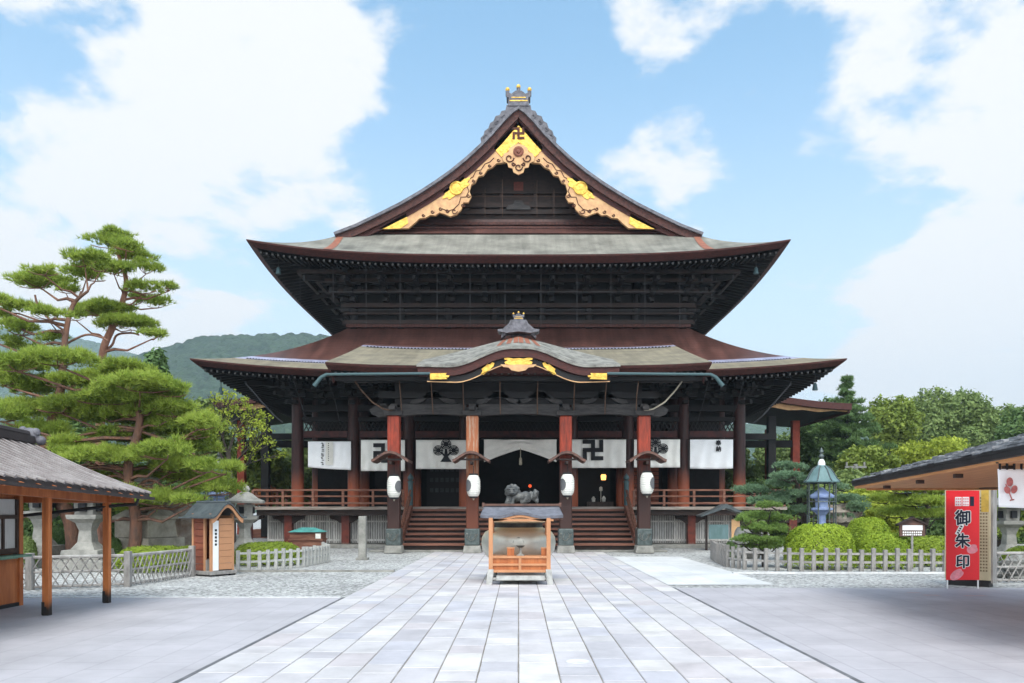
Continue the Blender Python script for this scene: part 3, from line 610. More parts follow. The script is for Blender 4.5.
# pendant under the peak
pend = [(0,146)]+[(-5,147),(-9,150),(-10,154),(-14,155),(-16,159),(-15,163),(-11,165),(-10,169),(-6,170),(-5,174),(0,176.5)]
poly = [(bx(x), bz(y)) for x, y in pend]+[(bx(-x), bz(y)) for x, y in pend[-2:0:-1]]
pn = MB().prism(poly, D_B-0.24, D_B-0.15).build('gable_pendant', M['tan_wood'], gable)
cv = MB()
for (qx, qy, r_, d) in ((-9,160,4.5,1),(9,160,4.5,-1),(0,169,4.0,1),(-5,166,2,1),(5,166,2,-1)):
    pts = [(bx(qx+d*r_*(1-0.06*i)*math.cos(0.55*i)), D_B-0.26, bz(qy+r_*(1-0.06*i)*math.sin(0.55*i))) for i in range(13)]
    cv.tube(pts, 0.04, 5)
cv.build('carving', M['carving_line'], pn)
ro = MB().lathe([(0.30,0),(0.30,0.04),(0.22,0.07),(0.12,0.04),(0.10,0.10),(0.02,0.12)], n=16); ro.v = [(x, D_B-0.24-z, bz(153.5)+y) for x, y, z in ro.v]
ro.build('rosette', mat('rosette', (0.22,0.07,0.04), 0.6), pn, smooth=30)
# gable wall, recessed
YW = 46.9
gw = MB().prism([(x*0.985, z-0.75) for x, z in GC if z > 18.2], YW, YW+0.2).build('gable_wall', M['dark_wood'], HALL)
bm_ = MB()
for y_, h in ((206, 0.30), (193.5, 0.16), (213, 0.25)):
    z = Z(y_, YW); w = [x for x, zz in GP if zz-0.9 > z]; wx = max(w) if w else 1
    bm_.box(-wx, wx, YW-0.22, YW, z-h/2, z+h/2)
for px in (-52, -35, -17, 17, 35, 52): bm_.box(px*YW/F-0.1, px*YW/F+0.1, YW-0.16, YW, Z(213, YW), Z(213, YW)+ (2.6 if abs(px) < 20 else (1.5 if abs(px) < 40 else 0.7)))
bm_.build('gable_beam', M['dark_wood'], gw)
MB().box(-0.28, 0.28, YW-0.1, YW, Z(195, YW), Z(182.5, YW)).build('gable_panel', mat('gable_panel', (0.14,0.032,0.02), 0.6), gw)
kb = MB().prism([(-0.75,0),(0.75,0),(0.62,0.22),(0.32,0.30),(0.22,0.52),(-0.22,0.52),(-0.32,0.30),(-0.62,0.22)], YW-0.34, YW-0.22)
kb.v = [(x, y, z+Z(211.5, YW)) for x, y, z in kb.v]; kb.build('frog_leg_strut', M['grey_wood'], gw)
nl = MB()
for px in (485, 502.5, 537, 554): nl.tube([(X(px, 46.2), 46.2, Z(217, 46.2)), (X(px, 46.2), 46.2, Z(170+abs(px-519)*0.55, 46.2))], 0.012, 4)
nl.tube([(X(467, 46.2), 46.2, Z(196.3, 46.2)), (X(572, 46.2), 46.2, Z(196.3, 46.2))], 0.012, 4)
nl.build('net_cord', M['rope'], gw)
# red copper apron inside the gable
ap = MB(); rows = []
for t, (y, z) in enumerate(((45.42, 17.72), (45.8, 17.95), (46.3, 18.3), (46.85, 18.75), (46.88, 19.05))):
    hw = 9.9-1.3*t/4*1.5; rows.append([(-hw+2*hw*k/30, y, z) for k in range(31)])
ap.grid(rows); ap.build('gable_apron', M['copper_red'], gable, smooth=30)
MB().box(-6.6, 6.6, 46.55, 46.72, 18.62, 18.78).box(-7.4, 7.4, 46.2, 46.32, 18.27, 18.37).build('apron_ledge', M['verge'], gable)
# ridge with demon-tile end ornament
rdg = MB().box(-0.55, 0.55, 46.6, 89, 24.5, 25.35).build('ridge', M['ridge_tile'], gable)
def ridge_end(parent, yc, zc, s, ty):
    """scalloped end tile with three finials; s metres per unit (unit = 1 photo pixel)"""
    half = [(0, 26), (12, 26), (13, 31), (17, 32), (19, 36), (23, 37), (25, 42), (28.5, 44), (30, 49), (34, 52), (35, 56), (38, 59), (37.5, 64), (30, 58), (20, 46), (10, 36), (0, 30)]
    poly = [(x*s, zc-y*s) for x, y in half]+[(-x*s, zc-y*s) for x, y in half[-2:0:-1]]
    o = MB().prism(poly, yc, yc+ty).build('ridge_end_tile', M['ridge_tile'], parent)
    b = MB().prism([(-11*s, zc-27*s), (11*s, zc-27*s), (9.5*s, zc-19*s), (12*s, zc-18*s), (12*s, zc-13*s), (7*s, zc-15*s), (3*s, zc-12*s), (-3*s, zc-12*s), (-7*s, zc-15*s), (-12*s, zc-13*s), (-12*s, zc-18*s), (-9.5*s, zc-19*s)], yc-0.05, yc+ty*0.8)
    b.build('crown_tile', M['ridge_tile'], o)
    MB().box(-9*s, 9*s, yc-0.07, yc-0.04, zc-22.6*s, zc-21.6*s).box(-7*s, 7*s, yc-0.07, yc-0.04, zc-19.3*s, zc-18.5*s).build('gilded_band', M['gold'], o)
    for dx, dz in ((-11, -13), (0, -10), (11, -13)):
        MB().tube([(dx*s, yc+0.15, zc+(dz-3)*s), (dx*s, yc+0.15, zc+(dz+2)*s)], 1.9*s, 10).build('finial_post', M['ridge_tile'], o)
        MB().ball((dx*s, yc+0.15, zc+(dz+3.6)*s), (2.2*s, 2.2*s, 2.4*s), 10, 8).build('gilded_finial', M['gold'], o, smooth=True)
    # raised scrolls
    sw = MB()
    for sx in (-1, 1):
        for (qx, qy) in ((15, 38), (21.5, 44), (27.5, 51), (33, 58)):
            sw.tube([(sx*(qx+2.4*(1-0.07*i)*math.cos(0.7*i))*s, yc-0.02, zc-(qy+2.4*(1-0.07*i)*math.sin(0.7*i)-1)*s) for i in range(11)], 0.5*s, 5)
    sw.build('carving', M['ridge_tile'], o, smooth=True)
    return o
ridge_end(rdg, 46.1, Z(79, 46.1), 46.1/F, 0.9)

# --- upper storey
up = MB().box(-9.6, 9.6, 46.2, 86, 12.3, 15.72).build('upper_wall', M['black_wood'], HALL)
for i in range(8):
    x = -9.5+19*i/7; MB().lathe([(0.22, 12.4), (0.22, 15.2)], (x, 46.05, 0), 12).build('upper_pillar', M['black_wood'], HALL, smooth=30)
ub = MB()
for z, y, h, d in ((12.75,45.9,0.22,0.3),(13.25,45.88,0.12,0.2),(13.7,45.85,0.25,0.32),(14.35,45.2,0.18,0.2),(14.8,44.6,0.18,0.2),(15.05,43.8,0.18,0.2)):
    ub.box(-9.9-(46-y), 9.9+(46-y), y-d/2, y+d/2, z-h/2, z+h/2)
    for s in (-1, 1): ub.box(s*(9.9+(46-y))-d/2, s*(9.9+(46-y))+d/2, y, 86, z-h/2-0.003, z+h/2-0.003)
ub.build('upper_beam', M['dark_wood'], HALL)
def bracket_mesh():
    b = MB()
    for k in range(4):
        y = -0.62*k; z = 0.38*k
        b.box(-0.13, 0.13, y-0.62, 0.1, z, z+0.2)                      # projecting arm
        if k: b.box(-0.62, 0.62, y-0.1, y+0.1, z+0.003, z+0.203)        # lateral arm
        for dx in (-0.5, 0, 0.5):
            if k or dx == 0: b.cbox((dx, y, z+0.29), (0.28, 0.28, 0.16), 0)
    b.beam((0, 0.0, 1.15), (0, -2.7, 0.75), 0.17, 0.22)                 # tail rafter
    return b.mesh('bracket_set', [M['black_bracket']])
M['black_bracket'] = mat('black_bracket', (0.014,0.0118,0.0118), 0.7, scale=5, col2=(0.013,0.012,0.0125))
BR = bracket_mesh()
def bracket(x, y, z, rz=0, s=1.0):
    o = link('bracket_set', BR, HALL); o.location = (x, y, z); o.rotation_euler = (0, 0, rz); o.scale = (s, s, s); return o
for i in range(11): bracket(-9.5+19*i/10, 45.95, 13.85)
for s in (-1, 1):
    bracket(s*9.6, 45.95, 13.85, s*R(45), 1.15)
    for i in range(6): bracket(s*9.6, 47.5+i*2.5, 13.85, s*R(90))
# bird netting cords under the upper eave
nc = MB()
for px in (300, 333, 366, 400, 437, 470, 505, 541, 577, 611, 645, 680, 712):
    x = X(px, 42.3); zt = 15.0
    nc.tube([(x, 42.3, zt), (x, 42.35, Z(327 if 350 < px < 690 else 300, 42.3))], 0.011, 4)
for py, a, b in ((292, 320, 716), (310, 338, 700)): nc.tube([(X(a, 42.3), 42.3, Z(py, 42.3)), (X(b, 42.3), 42.3, Z(py, 42.3))], 0.013, 4)
nc.build('net_cord', M['net'], HALL)

# --- ground storey
FL = 2.12
MB().box(-13.9, 13.9, 41.2, 88, FL-0.16, FL).build('veranda_floor', M['floor_wood'], HALL, bevel=0.01)
MB().box(-13.6, 13.6, 41.35, 87, FL-0.45, FL-0.165).build('floor_beam', M['dark_wood'], HALL)
st_ = MB().box(-13.2, 13.2, 40.6, 90, 0.0, 0.16).box(-6.9, 6.9, 36.9, 40.6, 0, 0.09)
st_.build('stone_plinth', M['stone'], HALL, bevel=0.02)
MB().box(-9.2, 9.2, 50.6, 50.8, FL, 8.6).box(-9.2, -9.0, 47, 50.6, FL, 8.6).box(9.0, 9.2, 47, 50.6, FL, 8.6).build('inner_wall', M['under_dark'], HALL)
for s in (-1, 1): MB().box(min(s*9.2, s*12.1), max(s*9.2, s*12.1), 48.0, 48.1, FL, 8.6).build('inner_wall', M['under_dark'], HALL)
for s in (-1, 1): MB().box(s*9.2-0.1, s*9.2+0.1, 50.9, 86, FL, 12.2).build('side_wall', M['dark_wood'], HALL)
MB().box(-12.0, 12.0, 44.3, 86, 8.7, 8.85).build('ceiling', M['black_wood'], HALL)
PXS = [-12.2, -9.1, -6.05, -2.95, 2.95, 6.05, 9.1, 12.2]
for x in PXS:
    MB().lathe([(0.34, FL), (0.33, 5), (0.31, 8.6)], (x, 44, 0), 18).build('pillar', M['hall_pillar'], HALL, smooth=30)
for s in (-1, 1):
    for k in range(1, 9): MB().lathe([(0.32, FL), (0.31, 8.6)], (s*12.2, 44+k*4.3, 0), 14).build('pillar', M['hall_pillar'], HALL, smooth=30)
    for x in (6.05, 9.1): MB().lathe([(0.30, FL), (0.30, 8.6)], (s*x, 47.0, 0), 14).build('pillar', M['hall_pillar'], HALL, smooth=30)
lb = MB()
for z, h, d in ((8.25,0.3,0.4),(7.55,0.34,0.36),(6.95,0.22,0.3)): lb.box(-12.4, 12.4, 44-d/2, 44+d/2, z-h/2, z+h/2)
lb.build('lintel', M['black_wood'], HALL)
rl = MB()
for a, b in zip(PXS[:-1], PXS[1:]): rl.box(a+0.34, b-0.34, 43.9, 44.1, 5.95, 6.3)
rl.build('lintel', mat('red_lintel', (0.075,0.017,0.014), 0.6, scale=3, col2=(0.025,0.01,0.01)), HALL)
# transom lattice
tl = MB()
for a, b in zip(PXS[:-1], PXS[1:]):
    n = int((b-a)/0.28)
    for i in range(n):
        x = a+0.34+(b-a-0.68)*i/n; tl.beam((x, 44, 6.3), (x+0.28, 44, 6.84), 0.05, 0.05); tl.beam((x+0.28, 44.03, 6.3), (x, 44.03, 6.84), 0.05, 0.05)
tl.build('transom', M['black_bracket'], HALL)
for x in PXS: bracket(x, 43.9, 7.75, 0, 0.95)
for x in (-10.65, -7.6, -4.5, 0, 4.5, 7.6, 10.65): bracket(x, 43.9, 7.75, 0, 0.8)
for s in (-1, 1):
    bracket(s*12.2, 43.9, 7.75, s*R(45), 1.1)
    for k in range(1, 5): bracket(s*12.3, 44+k*4.3, 7.75, s*R(90), 0.95)
# inner screens behind the curtains
scn = MB()
for (x0, x1) in ((-5.5, -3.4), (3.4, 5.5), (-8.6, -6.5), (6.5, 8.6)):
    MB().box(x0, x1, 47.7, 47.76, FL, 5.6).build('screen', M['black_bracket'], HALL)
ww = MB()
for (x0, x1) in ((-5.3, -3.5),):
    for j in range(3):
        for i in range(6): ww.box(x0+i*0.31, x0+i*0.31+0.20, 47.66, 47.69, 3.0+j*0.62, 3.25+j*0.62)
ww.build('screen_lattice', mat('screen_panel', (0.055,0.055,0.06), 0.8), HALL)
sh = MB()
for k_ in range(14): sh.box(6.75, 8.2, 46.6, 46.66, 2.3+k_*0.24, 2.5+k_*0.24)
sh.build('slatted_door', M['booth_wood'], HALL)
# railings
def railing(x0, x1):
    r = MB()
    n = max(2, int(abs(x1-x0)/1.55))
    for z, h in ((2.98, 0.09), (2.66, 0.08), (2.30, 0.11)): r.box(min(x0,x1), max(x0,x1), 41.34, 41.44, z-h/2, z+h/2)
    o = r.build('railing', M['rail_wood'], HALL, bevel=0.01)
    for i in range(n+1):
        x = x0+(x1-x0)*i/n
        MB().cbox((x, 41.39, FL+0.44), (0.12, 0.12, 0.83)).build('rail_post', M['rail_wood'], o)
railing(-13.8, -6.0); railing(13.8, 6.0)
for s in (-1, 1):
    r = MB()
    for z, h in ((2.98, 0.09), (2.66, 0.08), (2.30, 0.11)): r.box(s*13.75-0.05, s*13.75+0.05, 41.5, 66, z-h/2, z+h/2)
    o = r.build('railing', M['rail_wood'], HALL)
    for k in range(14): MB().cbox((s*13.75, 41.8+k*1.8, FL+0.44), (0.12, 0.12, 0.83)).build('rail_post', M['rail_wood'], o)
    # gable end post with onion finial at the stair head
    ps = MB().lathe([(0.13, FL), (0.13, 3.35), (0.16, 3.36), (0.16, 3.42), (0.09, 3.46), (0.15, 3.56), (0.14, 3.66), (0.03, 3.80), (0.01, 3.84)], (s*5.55, 40.95, 0), 14).build('newel_post', M['teal'], HALL, smooth=35)
    q = MB()
    for dz in (0.85, 0.5): q.tube([(s*5.55, 37.5, 0.35+dz), (s*5.55, 39.0, 1.15+dz), (s*5.55, 40.9, FL+dz)], 0.06, 8)
    q.build('stair_rail', M['rail_wood'], HALL)
    MB().beam((s*5.55, 37.2, 0.45), (s*5.55, 41.1, FL-0.05), 0.22, 0.42).build('stair_stringer', M['step_wood'], HALL)
# under the veranda: red posts, brackets, lattice
for px in (248, 289, 346, 691, 750, 792):
    x = X(px, 41.9); MB().box(x-0.2, x+0.2, 41.7, 42.1, 0.16, FL-0.46).build('veranda_post', wear_and_light(mat('veranda_red', (0.17,0.035,0.022), 0.6, scale=3, col2=(0.06,0.018,0.014)), (0.15,0.10,0.08), 0.1, 0.3, 0.1) if 'veranda_red' not in bpy.data.materials else bpy.data.materials['veranda_red'], HALL)
    MB().prism([(x-0.85, FL-0.46), (x-0.8, FL-0.62), (x-0.5, FL-0.7), (x-0.3, FL-0.85), (x+0.3, FL-0.85), (x+0.5, FL-0.7), (x+0.8, FL-0.62), (x+0.85, FL-0.46)], 41.75, 42.05).build('veranda_bracket', M['dark_wood'], HALL)
for s in (-1, 1):
    la = MB(); x = 5.9
    while x < 13.3: la.box(min(s*x, s*(x+0.095)), max(s*x, s*(x+0.095)), 42.4, 42.44, 0.2, FL-0.45); x += 0.125
    la.box(min(s*5.9, s*13.3), max(s*5.9, s*13.3), 42.36, 42.4, 1.30, 1.38); la.box(min(s*5.9, s*13.3), max(s*5.9, s*13.3), 42.36, 42.4, 0.3, 0.4)
    for k_ in range(150): la.box(s*13.3-0.02, s*13.3+0.02, 42.5+k_*0.13, 42.57+k_*0.13, 0.2, FL-0.45)
    la.build('veranda_lattice', M['lattice'], HALL)
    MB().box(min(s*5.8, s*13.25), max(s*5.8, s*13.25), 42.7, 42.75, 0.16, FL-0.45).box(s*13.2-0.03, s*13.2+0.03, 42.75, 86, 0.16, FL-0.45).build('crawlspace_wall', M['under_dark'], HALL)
# stairs: each tread its own part
NS = 8
for i in range(NS):
    y0 = 37.15+i*(41.18-37.15)/NS; z = 0.16+(i+1)*(FL-0.12-0.16)/(NS)
    MB().box(-5.42, 5.42, y0, y0+0.62, z-0.11, z).build('stair_tread', M['step_wood'], HALL, bevel=0.015)
    MB().box(-5.42, 5.42, y0+0.09, y0+0.13, z-0.27, z-0.112).build('stair_riser', M['dark_wood'], HALL)
# --- porch (kohai)
YP = 36.0; KX = [-5.62, -2.08, 2.13, 5.66]
for i, x in enumerate(KX):
    w = 0.275
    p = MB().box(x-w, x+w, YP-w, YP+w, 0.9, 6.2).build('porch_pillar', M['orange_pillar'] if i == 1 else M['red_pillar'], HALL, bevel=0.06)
    MB().prism([(x-0.42, 0.02), (x+0.42, 0.02), (x+0.36, 0.36), (x-0.36, 0.36)], YP-0.40, YP+0.40).build('pillar_base', M['stone'], p, bevel=0.03)
    sh_ = MB().box(x-0.34, x+0.34, YP-0.34, YP+0.34, 0.361, 1.12).build('bronze_shoe', M['bronze_shoe'], p, bevel=0.04)
    rp = MB()
    for a in range(4): rp.tube([(x-0.2+0.02*i_*math.cos(a+i_*0.8)+0.13*a, YP-0.345, 0.74+0.16*math.sin(a*1.7+i_*0.6)) for i_ in range(8)], 0.016, 5)
    rp.build('relief', M['bronze'], sh_)
    # capital blocks and noses
    cb = MB().cbox((x, YP, 6.30), (0.78, 0.78, 0.2), taper=1.12).cbox((x, YP, 6.50), (1.25, 0.26, 0.18)).cbox((x, YP, 6.50), (0.26, 1.4, 0.178))
    for dx in (-0.48, 0, 0.48): cb.cbox((x+dx, YP, 6.66), (0.30, 0.30, 0.16))
    cb.build('capital', M['grey_wood'], p)
for a, b in zip(KX[:-1], KX[1:]):
    n = 10; top = [(a+0.28+(b-a-0.56)*t/n, 6.16+0.10*math.sin(math.pi*t/n)) for t in range(n+1)]
    MB().strip([(x, 6.72) for x, z in top], [(x, z+0.02) for x, z in top], YP-0.17, YP+0.17).build('rainbow_beam', M['grey_wood'], HALL, bevel=0.02)
for s, x in ((-1, KX[0]), (1, KX[3])):
    MB().prism([(x+s*0.28, 6.2), (x+s*0.7, 6.15), (x+s*1.0, 6.28), (x+s*1.1, 6.48), (x+s*0.85, 6.62), (x+s*0.28, 6.68)], YP-0.15, YP+0.15).build('beam_nose', M['grey_wood'], HALL)
MB().box(-6.3, 6.3, YP-0.1, YP+0.1, 7.0, 7.3).box(-7.9, 7.9, YP-0.16, YP+0.16, 7.72, 7.98).box(-8.2, 8.2, 34.7, 34.9, 7.6, 7.75).build('porch_purlin', M['black_bracket'], HALL)
MB().box(-5.6, 5.6, YP+0.1, YP+0.16, 6.72, 7.8).build('transom_board', M['black_bracket'], HALL)
# frog-leg struts with carved swirls
for x in (-3.85, -0.9, 0.95, 3.9):
    half = [(0, 1.0), (0.22, 0.95), (0.3, 0.7), (0.55, 0.45), (0.95, 0.3), (1.05, 0.08), (0.8, 0), (0.5, 0.16), (0.28, 0.42), (0, 0.5)]
    MB().prism([(x+a, 6.73+b*0.62) for a, b in half]+[(x-a, 6.73+b*0.62) for a, b in half[-2:0:-1]], YP-0.1, YP+0.095).build('frog_leg_strut', M['grey_wood'], HALL)
# curved tie beams from porch pillars to the hall
for x in KX:
    pts = [(x, YP+0.3+t*7.4, 6.45+0.9*t+0.55*math.sin(math.pi*t)) for t in np.linspace(0, 1, 9)]
    MB().tube(pts, 0.2, 8).build('tie_beam', M['black_wood'], HALL, smooth=35)
# porch roof
def KZ(y): return 8.12+(y-34)*0.275+0.010*(y-34)**2*0.2
kr = MB(); ys = np.linspace(34, 43.2, 14); xs = np.linspace(-8.27, 8.27, 41)
def kx_w(y): return 8.27-0.0*(y-34)
def edge_up(x): return 0.16*abs(x/8.27)**4
kr.grid([[(x, y, KZ(y)+edge_up(x)) for x in xs] for y in ys], mf=lambda i, j: 2 if ys[i] > 42.4 else (1 if ys[i] > 41.6 else 0))
porch = kr.build('porch_roof', [M['bark_beige'], M['flashing'], M['copper_red']], HALL, smooth=30)
pf = MB(); fx = list(xs)
pf.grid([[(x, 34, KZ(34)+edge_up(x)) for x in fx], [(x*0.998, 34.04, KZ(34)+edge_up(x)-0.10) for x in fx], [(x*0.99, 34.3, KZ(34)+edge_up(x)-0.28) for x in fx]])
for s in (-1, 1):
    yy = [34+8.6*t/12 for t in range(13)]
    pf.grid([[(s*8.27, y, KZ(y)+0.16) for y in yy], [(s*8.25, y+0.04, KZ(y)+0.06) for y in yy], [(s*8.1, max(y, 34.3), KZ(y)-0.12) for y in yy], [(s*8.0, max(y, 34.4), KZ(y)-0.75) for y in yy]])
pf.build('eave_edge', M['fascia'], porch, smooth=30)
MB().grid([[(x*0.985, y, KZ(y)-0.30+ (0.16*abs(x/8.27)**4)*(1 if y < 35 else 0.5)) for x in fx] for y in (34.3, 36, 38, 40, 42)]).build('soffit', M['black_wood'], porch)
kr2 = MB()
for i in range(56):
    x = -7.9+15.8*i/55; kr2.beam((x, 34.42, KZ(34.4)-0.36), (x, 38, KZ(38)-0.38), 0.11, 0.12); kr2.cbox((x, 34.41, KZ(34.4)-0.36), (0.09, 0.02, 0.11), 1)
o = kr2.build('rafters', [M['black_wood'], M['rafter_tip']], porch); o['kind'] = 'stuff'
toothed([(-7.95+15.9*i/180, 41.5, KZ(41.5)+edge_up(-7.95+15.9*i/180)) for i in range(181)], 0.09, 'snow_guard', porch)
# karahafu: the curved gable in the middle of the porch eave
def kprof(x, t):
    """height above the porch roof plane at offset x; t 0 front edge .. 1 at the ridge end tile"""
    a = abs(x); 
    s = min(1, max(0, (4.3-a)/4.3))
    fr = 0.80*0.5*(1+math.cos(math.pi*min(1, max(0, (a-0.25))/2.75)))+0.05*(a/4.3)**3
    bk = (9.93-KZ(36.6))*(s**1.1)
    return fr*(1-t)+bk*t
xk = np.linspace(-4.32, 4.32, 61)
rows = []; YK = 33.72
for y in list(np.linspace(YK, 36.6, 12))+[37.5, 38.5, 39.5, 40.6]:
    t = min(1, max(0, (y-YK)/(36.6-YK)))
    row = []
    for x in xk:
        if y <= 36.6: z = KZ(y)+kprof(x, t**0.85)+0.04
        else:
            hw_ = 4.3*max(0.02, (40.8-y)/4.2); q_ = (hw_-abs(x))/4.3
            z = KZ(y)+(9.93-KZ(y))*max(0, q_*4.3/hw_)**1.1 + (0.04 if q_ > 0 else -0.25)
        row.append((x, y, z))
    rows.append(row)
kar = MB().grid(rows).build('curved_gable_roof', M['bark_roof_dark'], HALL, smooth=40)
k0 = [(x, rows[0][i][2]) for i, x in enumerate(xk)]
def low(c, d): return [(x, z-d) for x, z in c]
MB().strip(low(k0, -0.01), low(k0, 0.10), YK-0.02, YK+0.3).build('thatch_edge', M['bark_roof_dark'], kar, smooth=35)
MB().strip([(x*0.995, z) for x, z in low(k0, 0.10)], [(x*0.985, z) for x, z in low(k0, 0.44)], YK+0.05, YK+0.5).build('verge_band', M['fascia'], kar, smooth=35)
kb0 = [(x*0.90, z-0.44) for x, z in k0]
MB().strip(kb0, [(x, z-0.27) for x, z in kb0], YK+0.16, YK+0.36).build('bargeboard', M['black_bracket'], kar, smooth=35)
MB().strip([(x, z-0.25) for x, z in kb0], [(x, z-0.29) for x, z in kb0], YK+0.13, YK+0.16).build('bargeboard_trim', M['tan_wood'], kar, smooth=35)
ksc = YK/F
def kgold(pts, name='gilded_plate', m='gold', y=None, dy=0.0):
    yy = YK+0.10+dy; MB().prism([((x)*yy/F, Z(y_, yy)) for x, y_ in pts], yy, yy+0.05).build(name, M[m], kar)
kgold([(-14.5,357.2),(-9,357.6),(-5,358.6),(0,358),(5,358.6),(9,357.6),(14.5,357.2),(14,359.6),(10.5,360.4),(14,362),(13,364.2),(6,364.8),(0,364.4),(-6,364.8),(-13,364.2),(-14,362),(-10.5,360.4),(-14,359.6)], dy=-0.02)
kgold([(-18,364.2),(-10,364.8),(0,364.4),(10,364.8),(18,364.2),(15,367),(10,367.4),(7,370.2),(0,371.6),(-7,370.2),(-10,367.4),(-15,367)], 'carved_pendant', 'tan_wood', dy=-0.05)
for s in (-1, 1):
    kgold([(s*x, y) for x, y in ((-38,374.5),(-36,371),(-37,369),(-33,366),(-31,363.8),(-28.5,364.4),(-26.5,362),(-24,363),(-25,366),(-28,369),(-29.5,371),(-33,373),(-35,374.6))], dy=0.03)
    kgold([(s*x, y) for x, y in ((-88.5,373.2),(-72,373.0),(-73,375),(-69,375.4),(-70,377),(-73,377.4),(-71,379),(-88.5,379.4))], dy=-0.12)
ridge_end(kar, 36.2, Z(308.5, 36.2), 36.2/F*0.46, 0.5)
okt = kar.children[-1]
MB().prism([(x*36.1/F, Z(y, 36.1)) for x, y in ((-20,331.5),(-21,329.5),(-16,329),(-10,324),(-8,320),(8,320),(10,324),(16,329),(21,329.5),(20,331.5),(12,333),(0,331.5),(-12,333))], 36.05, 36.7).build('crown_base_tile', M['ridge_tile'], kar)
MB().box(-0.35, 0.35, 36.7, 41, 9.75, 10.15).build('ridge', M['ridge_tile'], kar)
# rust streaks below the end tile
for off in (-14, -8, -2.5, 2.5, 8, 14):
    r_ = MB(); rows_ = []
    for t in np.linspace(0.30, 0.98, 8):
        y = YK+(36.6-YK)*t; x = off/23.0*(1+0.35*(1-t)*abs(off)/8); w_ = 0.10
        rows_.append([(x+dx, y, KZ(y)+kprof(x+dx, t**0.85)+0.055) for dx in (-w_, w_)])
    r_.grid(rows_); r_.build('rust_strip', M['rust'], kar)
# gutters
for s in (-1, 1):
    g = MB().tube([(s*8.15, 33.75, 7.70), (s*3.75, 33.75, 7.74)], 0.062, 10)
    g.tube([(s*8.1, 33.75, 7.72), (s*8.35, 33.72, 7.58), (s*8.65, 33.7, 7.2)], [0.07, 0.08, 0.10], 10)
    g.build('gutter', M['teal'], HALL, smooth=35)
# hanging cords and sagging side cords of the bird net
for px in (399, 431, 463, 500, 538, 575, 607, 639):
    x = X(px, 34.9); MB().tube([(x, 34.9, Z(377, 34.9)), (x+0.03*math.sin(px), 35.4, 7.0), (x, 35.75, 6.25)], 0.026, 6).build('net_rope', M['rope'], HALL)
for s in (-1, 1):
    MB().tube([(s*x, 35.2+0.1*t, z) for t, (x, z) in enumerate(((7.3, 7.75), (6.95, 7.25), (6.5, 6.75), (6.0, 6.45), (5.6, 6.4)))], 0.035, 6).build('net_rope', M['rope_pale'] if s > 0 else M['rope'], HALL)
    MB().tube([(s*x, 40.6+0.3*t, z) for t, (x, z) in enumerate(((13.9, 8.4), (13.1, 7.4), (12.6, 6.8), (12.3, 6.5)))], 0.04, 6).build('net_rope', M['net'], HALL)
    for xx_ in (9.6, 11.4): MB().tube([(s*xx_, 40.4, 8.5), (s*xx_+0.05, 41.5, 7.6), (s*(xx_+0.1), 43.4, 6.6)], 0.025, 6).build('net_rope', M['net'], HALL)
# --- side porches
for s in (-1, 1):
    n = 9; top = [(s*(13.0+9.1*t/n), 10.35-1.9*(t/n)+0.55*(t/n)**3-0.55*(1-t/n)*0) for t in range(n+1)]
    spr = MB(); spr.grid([[(x, y, z) for x, z in top] for y in (52.8, 55, 58, 61, 64)])
    sp_ = spr.build('side_porch_roof', M['bark_roof'], HALL, smooth=30)
    MB().strip(top, [(x, z-0.42) for x, z in top], 52.8, 53.2).box(min(s*22.0, s*22.15), max(s*22.0, s*22.15), 53.2, 64, 8.4, 8.98).build('eave_edge', M['fascia'], sp_, smooth=30)
    sc_top = [(x, z-0.40) for x, z in top[3:]]
    sc_bot = [(x, z-0.40-(0.52-0.07*i)+(0.10 if i % 2 else 0)) for i, (x, z) in enumerate(top[3:])]
    MB().strip(sc_top, sc_bot, 53.25, 53.4).build('bargeboard', M['tan_wood'], sp_)
    MB().grid([[(x, y, z-0.44) for x, z in top] for y in (53.2, 64)]).build('soffit', M['black_wood'], sp_)
    MB().box(min(s*12.5, s*19.56), max(s*12.5, s*19.56), 56.8, 57.2, 6.4, 6.9).box(min(s*12.5, s*17.4), max(s*12.5, s*17.4), 53.7, 54.3, 6.7, 7.1).build('porch_purlin', M['black_wood'], HALL)
    for x_, y_, mm in ((19.8, 57, 'side_red'), (17.2, 54.2, 'black_wood'), (19.8, 63, 'side_red')):
        if mm == 'side_red' and 'side_red' not in M: M['side_red'] = mat('side_red', (0.36,0.06,0.03), 0.6, scale=3, var=0.2)
        MB().box(s*x_-0.25, s*x_+0.25, y_-0.25, y_+0.25, 0.1, 8.3).build('side_porch_pillar', M[mm], HALL)
    sp2 = MB()
    for i in range(8): sp2.box(min(s*13.2, s*20)-0.0, max(s*13.2, s*20)-i*0.0, 54.5, 62, 0.0, 0.001) if False else None
    for i in range(7): MB().box(min(s*13.9, s*(19.2-i*0.75)), max(s*13.9, s*(19.2-i*0.75)), 54.8, 62.5, 0.02+i*0.29, 0.30+i*0.29).build('stair_tread', M['step_wood'], HALL)
# lantern hoods on the porch pillars
for x in KX:
    h = MB(); prof = [(-0.82, 4.16), (-0.70, 4.21), (-0.48, 4.36), (-0.24, 4.50), (0, 4.55), (0.24, 4.50), (0.48, 4.36), (0.70, 4.21), (0.82, 4.16)]
    h.strip([(x+a, b) for a, b in prof], [(x+a*0.97, b-0.11) for a, b in prof], 34.75, 36.1)
    ho = h.build('lantern_hood', M['hood'], HALL, smooth=35)
    MB().box(x-0.5, x+0.5, 34.95, 35.05, 4.14, 4.22).box(x-0.06, x+0.06, 34.9, 35.72, 3.98, 4.10).build('hood_bracket', M['dark_wood'], ho)

